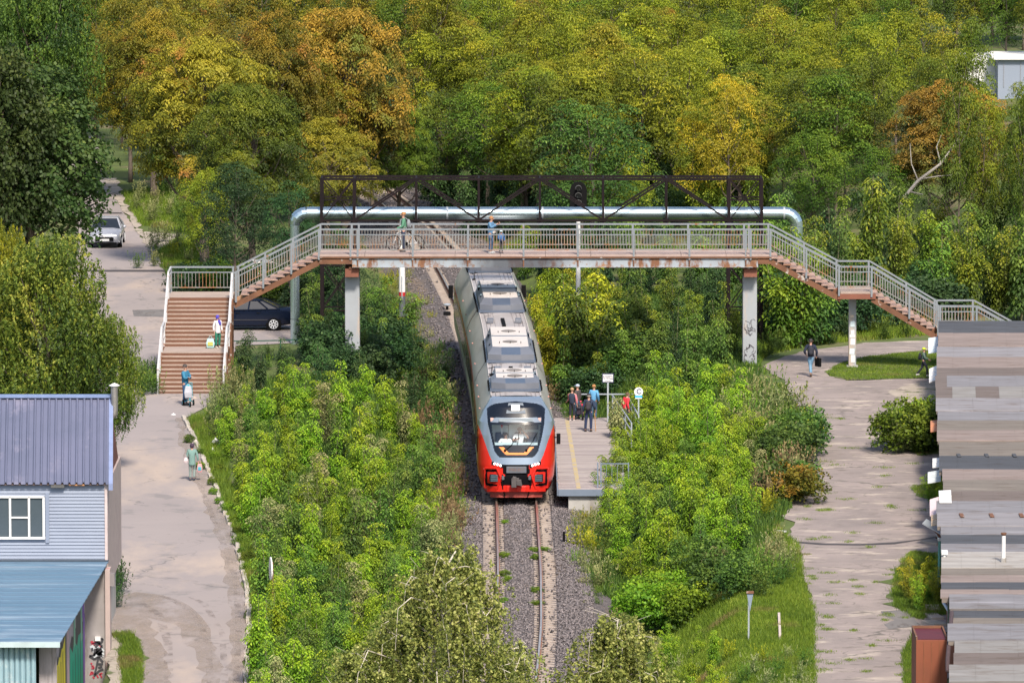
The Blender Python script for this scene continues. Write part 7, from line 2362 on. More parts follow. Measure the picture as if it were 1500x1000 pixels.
put_tree(840, 350, 170, 150, PR['far'][0], M['leaf_green'], 'green tree behind the railway signal', sq=.8)
put_tree(1290, 372, 215, 150, PR['far'][1], M['leaf_green'], 'green maple left of the orange brown tree', sq=.8)
put_tree(1190, 372, 190, 150, PR['far'][3], M['leaf_green'], 'green maple behind the right pipe elbow', sq=.8)
put_tree(1520, 372, 225, 130, PR['far'][0], M['leaf_green'], 'green maple at the right edge below the white building', sq=.8)
put_tree(1440, 290, 126, 120, PR['far'][2], M['leaf_yellowgreen'], 'golden green tree just below the white building', sq=.8)
put_tree(1405, 250, 70, 80, PR['slim'][1], M['leaf_green'], 'slender green tree left of the white building', sq=.8)
put_tree(1500, 250, 118, 100, PR['far'][4], M['leaf_green'], 'green tree under the white building at the right edge', sq=.8)
put_tree(1425, 175, 20, 90, PR['slim'][3], M['leaf_green'], 'slender green tree in front of the annex of the white building', sq=.8)
# wood: rows of trees, nearer rows first
clear = [(1452, 84, 1520, 124, 396), (985, 100, 1120, 240, 372), (1310, 110, 1470, 290, 366), (90, 300, 190, 380, 1e9), (133, 285, 262, 400, 1e9), (600, 325, 690, 375, 1e9), (560, 272, 600, 305, 420)]
r = random.Random(12)
rows = [(410, 118, 'far'), (380, 112, 'far'), (348, 110, 'slim'), (318, 100, 'far'), (286, 92, 'slim'), (256, 84, 'far'), (226, 76, 'slim'), (196, 72, 'far'), (166, 68, 'slim'), (134, 64, 'far'), (104, 62, 'slim'), (70, 60, 'far'), (36, 58, 'far')]
nt_ = 0
for yb, sp, kind in rows:
    px = -30 + r.uniform(0, 60)
    while px < 1540:
        pb = yb + r.uniform(-14, 14)
        x, y = PX(px, pb, 0)
        z0 = float(zg(x, y)); x, y = PX(px, pb, z0)
        z0 = float(zg(x, y))
        dep = TOPX(x, y, z0)[2]
        s = FPX / dep
        hgt = r.uniform(7.6, 10.2)
        wpx = sp * r.uniform(1.25, 1.65) * (.8 if kind == 'slim' else 1.1)
        top = TOPX(x, y, z0 + hgt)[1]
        ok = abs(x - float(TX(y))) > (4.5 if yb > 300 else 3.2)
        if yb > 340 and px < 560 and px > 110: ok = False       # named trees and the road stand here
        if px < 265 and yb > 260 and px > 100: ok = False
        if yb > 425 and (px < 1120): ok = False
        if yb > 400 and px < 760: ok = False
        if yb > 370 and 560 < px < 740: ok = False
        for (a, b, c, d, md) in clear:
            if dep < md and px + wpx * .5 > a and px - wpx * .5 < c and pb > b and top < d: ok = False
        if px > 1100 and yb > 365: ok = False
        if yb < 120 and px < 1040: ok = False
        if ok:
            u = r.random()
            if px < 620: mat_, cl = (M['leaf_olive'], 'olive') if u < .5 else (M['leaf_green'], 'green')
            elif px < 1180: mat_, cl = (M['leaf_yellowgreen'], 'golden green') if u < .78 else ((M['leaf_green'], 'green') if u < .9 else (M['leaf_olive'], 'olive'))
            else: mat_, cl = (M['leaf_yellowgreen'], 'golden green') if u < (.6 if yb < 300 else .25) else (M['leaf_green'], 'green')
            if yb > 370 and px > 620: mat_, cl = (M['leaf_mid'], 'fresh green') if u < .6 else (M['leaf_green'], 'green')
            if yb > 425: mat_, cl = M['leaf_shade'], 'dark green'
            rowd = 'front' if yb > 350 else ('middle' if yb > 240 else 'rear')
            put_tree(px, pb, top, wpx, PR[kind][r.randrange(5)], mat_, '%s %s maple in the %s rows of the wood, %s' % (cl, 'slender' if kind == 'slim' else 'rounded', rowd, [l_ for b_, l_ in ((400, 'behind the left road'), (560, 'behind the left truss end'), (680, 'left of the train'), (800, 'straight above the train'), (920, 'above the signal'), (1080, 'above the right truss end'), (1240, 'behind the right pipe bend'), (1380, 'left of the bare trunk'), (9999, 'beside the white building')) if px < b_][0]), G)
            nt_ += 1
        px += sp * r.uniform(.62, .95)
print('wood trees', nt_)

# saplings (ash-leaved maple shoots) ------------------------------------------------
def sapling_proto(i, h, n_side, seed):
    global q
    q = np.random.default_rng(seed)
    pos, tone, sc_, out = [], [], [], []
    g = MB()
    stems = q.integers(4, 7)
    for s_ in range(stems):
        a = s_ * 1.4 + q.uniform(0, 1.2); lean = q.uniform(.10, .50) * h * .5 * (0.3 if s_ == 0 else 1)
        hh = h * (1.0 if s_ == 0 else q.uniform(.45, .95))
        top = np.array([lean * math.cos(a), lean * math.sin(a), hh])
        g.tube([(0, 0, 0), tuple(top * [.3, .3, .5]), tuple(top)], [.022, .016, .008], 4, cap=False)
        pos.append(top); tone.append(.80); sc_.append(1.0); out.append((0, 0, 1))
        m = n_side
        for k in range(m):
            t_ = 1 - (k + .6) / m * .86
            c = top * np.array([t_ ** 1.3, t_ ** 1.3, t_])
            rr_ = (.05 + .17 * (1 - t_)) * q.uniform(.6, 1.4) * h / 2.6
            b = k * 2.4 + q.uniform(-.5, .5)
            p_ = c + np.array([rr_ * math.cos(b), rr_ * math.sin(b), rr_ * .35])
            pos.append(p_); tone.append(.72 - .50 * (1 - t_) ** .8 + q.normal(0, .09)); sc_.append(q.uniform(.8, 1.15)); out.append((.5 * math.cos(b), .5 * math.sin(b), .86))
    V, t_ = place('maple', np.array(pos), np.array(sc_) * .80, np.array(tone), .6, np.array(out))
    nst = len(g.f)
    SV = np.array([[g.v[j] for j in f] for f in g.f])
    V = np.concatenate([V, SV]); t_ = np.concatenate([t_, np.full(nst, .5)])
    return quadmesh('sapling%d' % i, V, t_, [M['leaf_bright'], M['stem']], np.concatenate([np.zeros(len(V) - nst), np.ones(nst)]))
SAP = [sapling_proto(i, 2.4 + .12 * (i % 3), 11 + i % 3, 300 + i) for i in range(7)]
def weed_proto(i, h, n, seed, ll=.11, w=.028, spike=True):
    global q
    q = np.random.default_rng(seed)
    Q, T_ = [], []
    for s_ in range(n):
        a, rr_ = q.uniform(0, 6.28), q.uniform(.05, .4)
        b0 = np.array([rr_ * math.cos(a), rr_ * math.sin(a), 0]); hh = h * q.uniform(.65, 1.05)
        tip = b0 * q.uniform(1.2, 1.9) + np.array([0, 0, hh])
        m = 18
        t = q.uniform(.12, 1, m)[:, None]
        p = b0 + (tip - b0) * t
        az = q.uniform(0, 6.28, m)
        d = np.stack([np.cos(az), np.sin(az), q.uniform(.1, .9, m)], 1)
        if spike: d[t[:, 0] > .75, 2] += 1.6
        d /= np.linalg.norm(d, axis=1, keepdims=True)
        Q.append(leaflets(p, d, ll * (1.25 - .7 * t[:, 0]) * q.uniform(.8, 1.2, m) * 1.6, w * 1.5 * np.ones(m), .4)); T_.append(.3 + .5 * t[:, 0] + q.normal(0, .07, m))
        Q.append(leaflets(b0[None], ((tip - b0) / np.linalg.norm(tip - b0))[None], hh, .012, .1)); T_.append(np.array([.4]))
    return quadmesh('weed%d' % i, np.concatenate(Q), np.concatenate(T_), [M['leaf_weed']])
WEED = [weed_proto(i, 1.25, 26, 400 + i) for i in range(4)]
def bush_proto(i, R_, h, n, seed, kind='broad', ts=.75):
    V, t_, L = crown(kind, R_, h * .5, h * .5, 16, n, ts, seed, lobe=.45, tilt=.4)
    V[..., 2] = np.maximum(V[..., 2], .02)
    return quadmesh('bush%d' % i, V, t_, [M['leaf_mid']])
BUSH = [bush_proto(i, .95, 1.5, 170, 500 + i, ts=.62) for i in range(4)]
q = np.random.default_rng(77)
def inside(poly, x, y):
    return bool(inpoly(np.array([x]), np.array([y]), poly)[0])
def scatter(poly, mind, seed, fmin=.0, maxn=400, asp=.40):
    """points in a photo polygon with a minimum distance in px (rows are foreshortened)"""
    r_ = random.Random(seed)
    xs_, ys_ = [p[0] for p in poly], [p[1] for p in poly]
    out = []
    for _ in range(6000):
        x, y = r_.uniform(min(xs_), max(xs_)), r_.uniform(min(ys_), max(ys_))
        if not inside(poly, x, y): continue
        if all(((x - a) / mind) ** 2 + ((y - b) / (mind * asp)) ** 2 > 1 for a, b in out):
            out.append((x, y))
            if len(out) >= maxn: break
    return out
def meshdata(me):
    n = len(me.vertices)
    co = np.empty(n * 3, np.float32); me.vertices.foreach_get('co', co)
    tn = np.empty(n, np.float32); me.attributes['tone'].data.foreach_get('value', tn)
    return co.reshape(-1, 3), tn.reshape(-1, 4)[:, 0]
def plant(mesh_list, poly, mind, seed, s0, s1, name, label, cat, group, mats, asp=.40, zmul=(1, 1), taper=None, mass=False):
    r_ = random.Random(seed)
    c = 0
    acc = [[], [], []]
    for (px, py) in scatter(poly, mind, seed, asp=asp):
        x, y = PX(px, py, 0)
        for _ in range(3):
            z = float(zg(x, y)); x, y = PX(px, py, z)
        z = float(zg(x, y))
        if abs(x - float(TX(y))) < 2.15: continue
        s = r_.uniform(s0, s1)
        if taper: s *= taper(px, py)
        me = mesh_list[r_.randrange(len(mesh_list))]
        m_ = mats[r_.randrange(len(mats))]
        if mass:
            co, tn = meshdata(me)
            a_ = r_.uniform(0, 6.28)
            Rz = np.array([[math.cos(a_), -math.sin(a_), 0], [math.sin(a_), math.cos(a_), 0], [0, 0, 1]])
            acc[0].append(co @ Rz.T * np.array([s, s, s * r_.uniform(*zmul)]) + np.array([x, y, z - .03]))
            acc[1].append(tn); acc[2].append(np.full(len(tn), mats.index(m_)))
            continue
        o = inst(me, name, None, (x, y, z - .03), (r_.gauss(0, .06), r_.gauss(0, .06), r_.uniform(0, 6.28)), (s * r_.uniform(.9, 1.15), s, s * r_.uniform(*zmul)), mat=m_)
        xs_ = [p_[0] for p_ in poly]; ys_ = [p_[1] for p_ in poly]
        fx_ = (px - min(xs_)) / (max(xs_) - min(xs_)); fy_ = (py - min(ys_)) / (max(ys_) - min(ys_))
        where = ('far', 'middle', 'near')[min(2, int(fy_ * 3))] + ' ' + ('left', 'centre', 'right')[min(2, int(fx_ * 3))]
        tall = 'tall' if s > (s0 * .35 + s1 * .65) else ('short' if s < (s0 * .65 + s1 * .35) else 'middling')
        lb = label + ', %s, %s part' % (tall, where) if len(label.split()) <= 12 else label
        put(o, lb, cat, group)
        c += 1
    if mass and acc[0]:
        V = np.concatenate(acc[0]).reshape(-1, 4, 3)
        me = quadmesh(name, V, np.concatenate(acc[1]), mats, np.concatenate(acc[2]))
        o = bpy.data.objects.new(name, me); COL.objects.link(o)
        put(o, label, cat, None, 'stuff')
    return c
W0 = M['leaf_weed']
B, MI, SH = M['leaf_bright'], M['leaf_mid'], M['leaf_shade']
cnt = 0
GL = 'maple saplings on the left bank'
cnt += plant(SAP, [(330, 640), (352, 622), (440, 608), (520, 610), (600, 640), (630, 690), (640, 760), (620, 850), (590, 950), (560, 1060), (480, 1100), (385, 1100), (378, 1000), (388, 930), (385, 860), (365, 800), (345, 730), (325, 680)], 37, 1, .72, 1.18, 'maple_sapling', 'yellow-green sapling between left road and train', 'sapling', GL, [B, B, B, B, B, MI, B, B, MI, MI, W0], zmul=(.75, 1.15))
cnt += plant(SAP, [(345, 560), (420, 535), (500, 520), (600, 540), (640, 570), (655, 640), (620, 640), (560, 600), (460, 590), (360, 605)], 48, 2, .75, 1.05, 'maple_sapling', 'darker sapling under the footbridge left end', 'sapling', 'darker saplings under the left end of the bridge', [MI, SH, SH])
GR_ = 'maple saplings on the right bank'
cnt += plant(SAP, [(905, 690), (915, 650), (960, 615), (1040, 590), (1090, 590), (1110, 640), (1100, 700), (1090, 760), (1095, 800), (1080, 845), (1000, 880), (930, 880), (890, 820), (893, 760)], 37, 3, .72, 1.15, 'maple_sapling', 'yellow-green sapling between platform and right path', 'sapling', GR_, [B, B, B, B, B, MI, B, B, MI, MI, W0], zmul=(.75, 1.15))
cnt += plant(SAP, [(820, 520), (860, 480), (950, 470), (1060, 480), (1075, 540), (1060, 575), (960, 590), (890, 600), (830, 600), (810, 560)], 44, 4, .9, 1.3, 'maple_sapling', 'green sapling beneath the footbridge right half', 'sapling', 'saplings beneath the right half of the bridge', [MI, MI, M['leaf_green'], SH])
cnt += plant(SAP, [(790, 500), (800, 470), (850, 440), (880, 470), (830, 520), (810, 560)], 30, 5, .9, 1.2, 'maple_sapling', 'yellow tinged maple sapling right of the train roof', 'sapling', 'yellow tinged saplings by the train roof', [M['leaf_yellowgreen'], M['leaf_bright']])
cnt += plant(SAP, [(1110, 470), (1150, 400), (1300, 385), (1530, 380), (1530, 470), (1400, 478), (1300, 482), (1180, 492), (1115, 500)], 50, 6, 1.4, 2.0, 'young_maple', 'green young maple behind the right stairs', 'young tree', 'tall shoots behind the right stairs', [MI, MI, M['leaf_green'], MI, SH], zmul=(.9, 1.25))
cnt += plant(SAP, [(760, 425), (780, 388), (1110, 385), (1115, 440), (900, 440)], 52, 16, .9, 1.3, 'maple_sapling', 'green maple sapling seen low behind the footbridge girder', 'sapling', 'saplings behind the girder', [MI, SH, M['leaf_green']], mass=True)
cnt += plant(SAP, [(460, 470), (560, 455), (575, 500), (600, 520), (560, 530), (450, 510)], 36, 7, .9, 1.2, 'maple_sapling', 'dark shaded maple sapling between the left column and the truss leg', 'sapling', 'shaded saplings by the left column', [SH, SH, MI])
cnt += plant(SAP, [(930, 960), (1010, 950), (1060, 985), (1050, 1060), (930, 1060)], 44, 8, .45, .6, 'maple_sapling', 'low yellow-green sapling in the grass at the bottom right', 'sapling', 'low saplings at the bottom right', [B])
cnt += plant(SAP, [(1330, 870), (1375, 850), (1380, 885), (1345, 898)], 22, 9, .45, .6, 'maple_sapling', 'low yellow tinged sapling beside the garage downpipe', 'sapling', 'low saplings beside the garage downpipe', [B, M['leaf_yellowgreen']])
cnt += plant(SAP, [(1360, 735), (1378, 720), (1380, 745)], 16, 10, .4, .5, 'maple_sapling', 'small green sapling below the pale sheets of the garages', 'sapling', 'small saplings below the garage sheets', [B])
cnt += plant(SAP, [(1345, 640), (1372, 636), (1376, 655), (1350, 656)], 20, 11, .6, .75, 'maple_sapling', 'bright sapling in the clump beside the orange hatch', 'sapling', 'bright saplings beside the orange hatch', [B])
cnt += plant(SAP, [(905, 700), (900, 660), (925, 640), (950, 700), (935, 790), (890, 800), (872, 775), (885, 745)], 26, 12, .72, .95, 'maple_sapling', 'yellow-green sapling leaning over the right edge of the platform', 'sapling', 'saplings at the platform edge', [B, B, MI])
cnt += plant(SAP, [(620, 352), (640, 338), (1120, 335), (1120, 360), (760, 362)], 44, 13, 1.2, 1.7, 'maple_sapling', 'dark green shoot in the undergrowth behind the truss', 'sapling', 'shoots behind the truss', [SH, M['leaf_green'], SH], asp=.3, mass=True)
cnt += plant(SAP, [(790, 470), (800, 440), (1080, 435), (1085, 470)], 46, 14, 1.0, 1.35, 'maple_sapling', 'green maple sapling in the row right behind the footbridge columns', 'sapling', 'saplings behind the bridge columns', [MI, SH, M['leaf_green']])
cnt += plant(SAP, [(930, 665), (935, 620), (965, 600), (985, 640), (960, 680)], 30, 15, .85, 1.05, 'maple_sapling', 'yellow-green sapling around the round sign', 'sapling', 'saplings around the round sign', [B, B, MI])
cnt += plant(SAP, [(1142, 510), (1145, 503), (1200, 503), (1200, 510)], 20, 17, 1.9, 2.2, 'young_maple', 'green young maple in front of the right pipe leg', 'young tree', 'young maples at the pipe leg', [MI, M['leaf_green']])
cnt += plant(SAP, [(828, 572), (830, 552), (868, 552), (868, 572)], 22, 18, 1.75, 2.1, 'young_maple', 'green young maple in front of the signal mast', 'young tree', 'young maples at the signal mast', [MI, M['leaf_yellowgreen']])
cnt += plant(SAP, [(600, 322), (610, 300), (1110, 300), (1110, 330), (760, 330), (650, 322)], 40, 19, 1.8, 2.4, 'young_maple', 'dark young maple beyond the gravel behind the truss', 'young tree', 'young maples beyond the gravel', [SH, M['leaf_green']], asp=.3)
cnt += plant(SAP, [(800, 440), (820, 415), (1090, 412), (1100, 440)], 50, 20, 1.5, 1.9, 'young_maple', 'green young maple low behind the footbridge girder', 'young tree', 'young maples behind the girder', [MI, SH, M['leaf_green']], mass=True)
cnt += plant(SAP, [(640, 560), (680, 560), (690, 640), (660, 640)], 30, 22, .6, .8, 'maple_sapling', 'small dark sapling close to the left side of the train', 'sapling', 'small saplings left of the train', [SH, MI])
cnt += plant(SAP, [(1390, 468), (1400, 440), (1530, 430), (1530, 466)], 38, 23, 1.5, 1.9, 'young_maple', 'green young maple beyond the last stair landing', 'young tree', 'young maples beyond the last landing', [MI, M['leaf_green']])
print('saplings', cnt)
WG = 'tall weeds and herbs'
W_ = M['leaf_weed']
def weeds(poly, mind, seed, s0, s1, label, mats=None, ml=None, asp=.4, group=None):
    mass = seed in (24, 26, 28, 31, 33, 34, 38, 39, 40, 42, 43)
    return plant(ml or WEED, poly, mind, seed, s0, s1, 'undergrowth' if mass else 'weed_clump', label, 'weeds', group or 'weeds: ' + label, mats or [W_], asp=asp, mass=mass)
c2 = 0
c2 += weeds([(318, 590), (345, 570), (372, 590), (360, 640), (330, 660), (316, 625)], 24, 21, .9, 1.3, 'grey-green flowering weed clump at the foot of the stairs', [W_, W_, M['leaf_mid']])
c2 += weeds([(1060, 600), (1120, 590), (1165, 620), (1165, 660), (1130, 690), (1085, 660)], 26, 22, 1.1, 1.5, 'tall grey-green weed clump on the bank beside the right path', [W_, W_, MI])
c2 += weeds([(1100, 700), (1150, 680), (1180, 720), (1150, 745), (1100, 740)], 26, 23, .8, 1.2, 'reddish brown and green weed clump on the bank by the right path', [M['leaf_brown'], MI, W_])
c2 += weeds([(625, 690), (690, 680), (700, 740), (690, 800), (650, 830), (625, 780)], 22, 24, .7, 1.15, 'brownish dry weed clump left of the train front', [M['leaf_brown'], W_, MI])
c2 += weeds([(640, 580), (685, 600), (692, 660), (650, 680), (625, 630)], 24, 25, .8, 1.2, 'mixed weed clump left of the train', [M['leaf_brown'], SH, W_])
c2 += weeds([(600, 520), (670, 500), (680, 560), (660, 600), (615, 580)], 26, 26, .6, 1.0, 'green herb clump on the gravel bank left of the train', [SH, MI])
c2 += weeds([(835, 780), (890, 760), (900, 820), (880, 870), (845, 850)], 20, 27, .55, .95, 'sparse weed clump on the ballast edge right of the rails', [MI, W_, M['leaf_yellowgreen']])
c2 += weeds([(200, 395), (262, 330), (300, 345), (310, 400), (262, 385)], 26, 28, .7, 1.1, 'yellow-green wild herb clump beside the upper road', [W_, M['leaf_yellowgreen'], MI])
c2 += weeds([(190, 300), (270, 270), (275, 330), (215, 330)], 24, 29, .8, 1.3, 'tall wild grass clump beside the broken sidewalk', [W_, W_, MI])
c2 += weeds([(1100, 835), (1145, 800), (1150, 850), (1110, 880)], 24, 30, .7, 1.0, 'grey-green herb clump at the bank end by the path', [W_, MI])
c2 += weeds([(980, 960), (1180, 965), (1185, 1060), (980, 1060)], 34, 31, .4, .7, 'low weed clump in the grass at the lower right', [W_, MI, M['leaf_yellowgreen']])
c2 += weeds([(1310, 650), (1345, 635), (1350, 665), (1318, 668)], 18, 32, 1.1, 1.4, 'grey-green weed clump in front of the garages by the orange hatch', [W_, MI])
c2 += weeds([(1120, 500), (1200, 490), (1370, 480), (1372, 492), (1250, 500), (1160, 512), (1120, 530)], 26, 33, .7, 1.1, 'dark herb clump along the back edge of the right path', [SH, MI, SH])
c2 += weeds([(340, 528), (430, 522), (440, 545), (340, 555)], 26, 34, .45, .7, 'green herb clump behind the low green barrier', [MI, SH])
c2 += weeds([(205, 560), (228, 555), (230, 578), (210, 580)], 14, 35, .7, 1.0, 'dark green weed clump left of the stair foot', [SH, MI])
c2 += weeds([(158, 880), (172, 850), (178, 870), (170, 895)], 14, 36, .7, .9, 'dark weed clump at the corner of the annex', [SH])
c2 += weeds([(700, 470), (790, 500), (800, 600), (815, 600), (800, 480), (790, 455)], 30, 37, .8, 1.2, 'brown and green weed clump right of the train', [M['leaf_brown'], MI, M['leaf_yellowgreen']])
c2 += weeds([(680, 740), (716, 730), (722, 900), (640, 1000), (640, 860), (690, 800)], 17, 40, .25, .5, 'low weed clump on the ballast edge left of the rails', [W_, M['leaf_brown'], MI], asp=.6)
c2 += weeds([(835, 745), (870, 760), (880, 900), (850, 900), (830, 800)], 17, 42, .3, .6, 'low weed clump on the ballast right of the rails', [W_, M['leaf_yellowgreen'], MI], asp=.6)
c2 += weeds([(650, 700), (700, 690), (706, 760), (690, 800), (650, 840)], 17, 43, .6, 1.0, 'dry brown weed clump just left of the train front', [M['leaf_brown'], W_, M['leaf_brown'], MI], asp=.5)
c2 += weeds([(1120, 650), (1175, 640), (1195, 662), (1150, 685), (1120, 760), (1175, 725)], 22, 44, .8, 1.2, 'mixed weed clump along the ragged edge of the right path', [W_, MI, M['leaf_yellowgreen']])
c2 += weeds([(600, 540), (660, 520), (688, 600), (690, 690), (640, 700), (610, 620)], 18, 38, .6, 1.1, 'dark green weed clump on the shaded bank left of the train', [SH, MI, SH, M['leaf_brown']])
c2 += weeds([(560, 405), (640, 405), (668, 460), (672, 520), (600, 540)], 17, 39, .3, .75, 'yellowish low herb clump on the gravel left of the far end of the train', [M['leaf_yellowgreen'], W_])
print('weeds', c2)
def bushes(poly, mind, seed, s0, s1, label, mats):
    return plant(BUSH, poly, mind, seed, s0, s1, 'bush', label, 'bush', 'bushes: ' + label, mats)
c3 = bushes([(1130, 660), (1175, 650), (1190, 665), (1150, 690)], 26, 41, .9, 1.1, 'rounded green bush at the edge of the right path', [MI])
c3 += bushes([(1140, 735), (1178, 725), (1180, 738), (1150, 745)], 26, 42, .85, 1.1, 'rounded bush with dark leaves at the lower edge of the bank', [MI, MI, M['leaf_olive']])
c3 += bushes([(1312, 655), (1360, 645), (1372, 662), (1320, 664)], 24, 43, 1.0, 1.3, 'dense green bush in front of the garages', [MI, B, M['leaf_green']])
c3 += bushes([(930, 900), (1000, 895), (1020, 925), (940, 930)], 30, 44, .8, 1.1, 'bright green low bush on the grass left of the thin post', [B])
c3 += bushes([(1000, 860), (1080, 850), (1110, 870), (1020, 885)], 32, 45, .7, 1.0, 'green bush at the lower end of the right thicket', [MI, M['leaf_green']])
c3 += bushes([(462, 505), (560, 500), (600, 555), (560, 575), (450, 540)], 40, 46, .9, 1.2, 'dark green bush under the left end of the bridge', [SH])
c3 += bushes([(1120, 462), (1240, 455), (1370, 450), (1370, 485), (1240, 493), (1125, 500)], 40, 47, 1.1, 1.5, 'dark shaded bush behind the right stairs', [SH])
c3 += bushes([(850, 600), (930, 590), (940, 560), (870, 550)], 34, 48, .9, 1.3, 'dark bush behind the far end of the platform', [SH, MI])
c3 += bushes([(262, 425), (330, 418), (335, 440), (270, 440)], 30, 49, .9, 1.2, 'green bush beside the parking place beyond the stairs', [SH, M['leaf_green']])
c3 += bushes([(645, 395), (625, 430), (610, 440), (615, 400)], 22, 50, .7, 1.0, 'low green bush on the gravel by the banded post', [M['leaf_bright'], MI])
c3 += bushes([(458, 484), (500, 482), (500, 500), (462, 502)], 28, 51, .9, 1.2, 'green bush beside the parked black car', [MI, SH])
c3 += bushes([(270, 650), (300, 640), (325, 700), (345, 770), (362, 800), (368, 850), (345, 800), (320, 740)], 30, 52, .18, .30, 'low herb cushion on the verge beside the kerb', [M['leaf_green'], B])
c3 += bushes([(430, 456), (450, 440), (500, 440), (500, 462), (445, 462)], 30, 53, .9, 1.3, 'dark bush behind the tail of the parked black car', [SH])
c3 += bushes([(690, 900), (640, 880), (600, 860), (640, 840), (690, 850)], 30, 54, .5, .8, 'low green bush on the ballast edge beside the big birch', [MI])
c3 += bushes([(342, 446), (345, 434), (420, 434), (425, 446)], 26, 55, .95, 1.2, 'green bush hiding the white car behind the stair flight', [SH, M['leaf_green']])
print('bushes', c3)
# small tufts between the rails
for k, (px, py) in enumerate(((740, 765), (739, 815), (782, 806), (783, 818), (797, 805), (739, 842), (738, 880), (786, 866), (786, 884), (743, 850))):
    x, y = PX(px, py, RAILZ - .2)
    o = inst(BUSH[k % 4], 'plant', None, (x, y, RAILZ - .28), (0, 0, k), (.17 + .05 * (k % 3), .26, .13 + .04 * (k % 2)), mat=M['leaf_bright'])
    put(o, 'small green tuft growing on the ballast beside the rail', 'plant', 'small tufts on the ballast')

# grass: one mass of blades
def grass(name, polys, n, seed, lo=.12, hi=.30, mat=None, wdt=.022, label='short green grass'):
    r_ = np.random.default_rng(seed)
    P0 = []
    areas = []
    for po in polys:
        xs_, ys_ = [p[0] for p in po], [p[1] for p in po]
        m = int(n / len(polys))
        x, y = r_.uniform(min(xs_), max(xs_), m), r_.uniform(min(ys_), max(ys_), m)
        k = inpoly(x, y, po)
        P0.append(np.stack([x[k], y[k]], 1))
    P0 = np.concatenate(P0)
    u, v = (P0[:, 0] - 750) / FPX, (P0[:, 1] - 500) / FPX
    dx, dy, dz = u, CT - v * ST, -ST - v * CT
    t_ = -H / dz
    for _ in range(3):
        X, Y = dx * t_, dy * t_
        z = zg(X, Y); t_ = (z - H) / dz
    X, Y = dx * t_, dy * t_
    z = zg(X, Y)
    nb_ = 7
    X = np.repeat(X, nb_) + r_.normal(0, .07, len(X) * nb_); Y = np.repeat(Y, nb_) + r_.normal(0, .12, len(Y) * nb_)
    z = np.repeat(z, nb_)
    m = len(X)
    h_ = r_.uniform(lo, hi, m); a = r_.uniform(0, 6.28, m); ln = r_.uniform(.1, .7, m) * h_
    sx_, sy_ = np.cos(a) * wdt / 2, np.sin(a) * wdt / 2
    b_ = r_.uniform(0, 6.28, m); ox, oy = np.cos(b_) * ln, np.sin(b_) * ln
    V = np.stack([np.stack([X - sx_, Y - sy_, z], 1), np.stack([X + sx_, Y + sy_, z], 1), np.stack([X + ox + sx_ * .2, Y + oy + sy_ * .2, z + h_], 1), np.stack([X + ox - sx_ * .2, Y + oy - sy_ * .2, z + h_], 1)], 1)
    me = quadmesh(name, V, r_.normal(.5, .16, m), [mat or M['leaf_grass']])
    o = bpy.data.objects.new(name, me); COL.objects.link(o)
    put(o, label, 'grass', None, 'stuff')
GP = [
    [(1195, 1060), (1190, 960), (1192, 900), (1175, 850), (1170, 800), (1145, 780), (1120, 745), (1080, 830), (1000, 900), (960, 960), (960, 1060)],
    [(275, 615), (325, 600), (335, 700), (365, 790), (385, 860), (385, 1060), (362, 1060), (368, 950), (368, 870), (345, 780), (305, 680)],
    [(232, 372), (262, 352), (345, 392), (345, 418), (255, 420)], [(180, 285), (300, 270), (310, 350), (205, 330)],
]
GP2 = [GI[1], GI[2], GI[3]]
grass('grass', [GP[0]], 42000, 1, .08, .24)
grass('grass', [GP[1]], 16000, 2, .10, .35)
grass('grass', GP[2:], 9000, 3, .12, .4, wdt=.035)
grass('grass', GP2, 14000, 4, .06, .22)
grass('grass', [GI[0]], 6500, 5, .05, .14)
grass('grass', GI[4:], 3000, 6, .04, .12)
grass('grass', [[(560, 410), (660, 410), (680, 470), (680, 600), (700, 700), (690, 900), (640, 900), (600, 640), (560, 520)]], 16000, 7, .10, .35, wdt=.03)
grass('grass', [[(1100, 545), (1125, 520), (1190, 505), (1380, 490), (1380, 480), (1180, 480), (1080, 520)]], 7000, 8, .10, .35, wdt=.03)
grass('undergrowth', [[(350, 560), (620, 540), (700, 700), (700, 900), (600, 1060), (400, 1060), (385, 800), (345, 640)], [(840, 760), (900, 640), (960, 560), (1110, 560), (1170, 640), (1170, 720), (1100, 830), (900, 880), (860, 870)], [(790, 430), (1110, 430), (1110, 560), (860, 640), (800, 600)]], 52000, 9, .10, .45, mat=M['leaf_mid'], wdt=.07, label='mixed undergrowth on the banks')
r_ = random.Random(5)
small = []
for k in range(90):
    y_ = r_.uniform(600, 990); x_ = r_.uniform(1190, 1350)
    w_ = r_.uniform(4, 20)
    if r_.random() < .45: x_ = r_.uniform(1175, 1215)
    small.append([(x_ - w_, y_), (x_, y_ - 1.6), (x_ + w_, y_), (x_, y_ + 1.6)])
grass('grass', small, 5200, 10, .03, .09)

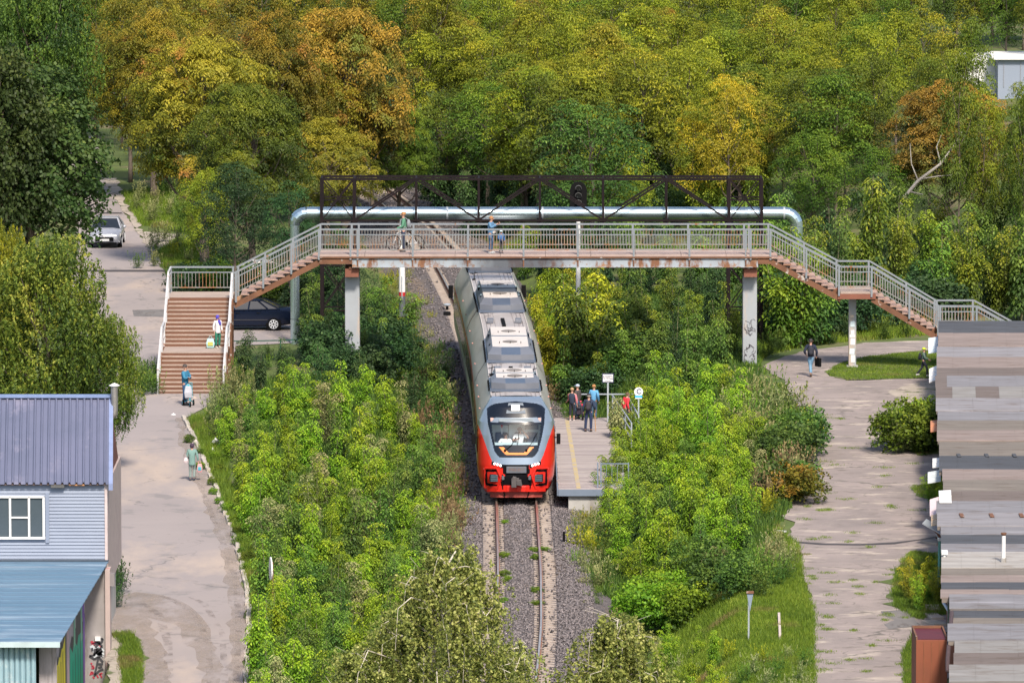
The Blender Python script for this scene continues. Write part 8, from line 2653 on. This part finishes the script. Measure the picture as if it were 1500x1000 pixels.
# foreground birches --------------------------------------------------------------
def birch(label, x, y, ztop, R_, seed, n_str, hz):
    global q
    q = np.random.default_rng(seed)
    T = thing('birch_tree', label, 'tree', (x, y, 0))
    g = MB(); gt = MB()
    pts = [Vector((x + .25 * math.sin(i * .9 + seed), y + .2 * math.cos(i * 1.1), ztop * .93 * i / 10)) for i in range(11)]
    g.tube(pts, [.20 * (1 - .085 * i) for i in range(11)], 8)
    pos, tone = [], []
    nbr = 64
    for k in range(nbr):
        u = .42 + .58 * (k + .5) / nbr
        i = min(9, int(u * 10)); a = pts[i].lerp(pts[i + 1], u * 10 - i)
        az = k * 2.4 + q.uniform(-.4, .4)
        ln = R_ * min(1.0, (1.06 - u) * 2.3 + .10) * q.uniform(.7, 1.12)
        up = ln * q.uniform(.35, .8)
        hv = Vector((math.cos(az), math.sin(az), 0))
        p1 = a + hv * ln * .4 + Vector((0, 0, up * .8))
        p2 = a + hv * ln * .8 + Vector((q.normal(0, .1), q.normal(0, .1), up * 1.0))
        p3 = a + hv * ln * 1.0 + Vector((q.normal(0, .12), q.normal(0, .12), up * .75))
        p4 = p3 + hv * .12 + Vector((q.normal(0, .05), 0, -.5 - .5 * q.random()))
        gt.tube([a, p1, p2, p3, p4], [.034, .022, .013, .008, .004], 5, cap=False)
        ch = [a, p1, p2, p3, p4]
        for s_ in range(n_str):
            f = q.uniform(.9, 4)
            j = min(3, int(f)); c = ch[j].lerp(ch[j + 1], f - j)
            c = c + Vector((q.normal(0, .20), q.normal(0, .20), q.normal(0, .12)))
            if q.random() < .06:
                e = c + Vector((q.normal(0, .25), q.normal(0, .2), q.uniform(.05, .35)))
                gt.tube([ch[j].lerp(ch[j + 1], f - j), c, e], [.010, .007, .003], 3, cap=False)
            pos.append(tuple(c)); tone.append(.42 + q.normal(0, .12))
    V, t_ = place('strand', np.array(pos), q.uniform(.7, 1.25, len(pos)), np.array(tone), .25)
    bo = base(T)
    V = V - np.array([bo.x, bo.y, bo.z])
    inst(quadmesh('birch_crown', V, t_, [M['leaf_birch']]), 'crown', T, world=False)
    g.build('trunk', M['bark_pale'], T, smooth=True, fixn=False)
    gt.build('branches', M['twig'], T, smooth=True, fixn=False)
Yb = 163.0
def bz(px, py): a_ = AT(px, py, Yb); return a_
x0, z0 = bz(640, 772)
birch('pale leaved birch with bare white twigs in the bottom centre foreground', x0, Yb, z0, 2.45, 5, 36, 0)
x0, z0 = bz(728, 925)
birch('pale leaved birch beside the rails at the bottom, right of the big birch', x0 + .1, Yb + 1.5, z0, .8, 6, 16, 0)
x0, z0 = bz(912, 868)
birch('pale leaved birch in the foreground right of the rails at the bottom', x0, Yb, z0, 1.6, 9, 26, 0)
x0, z0 = bz(520, 905)
birch('low pale birch at the bottom, left of the big birch', x0, Yb - 1, z0, 1.35, 12, 26, 0)

for o in bpy.data.objects:
    o.select_set(False)
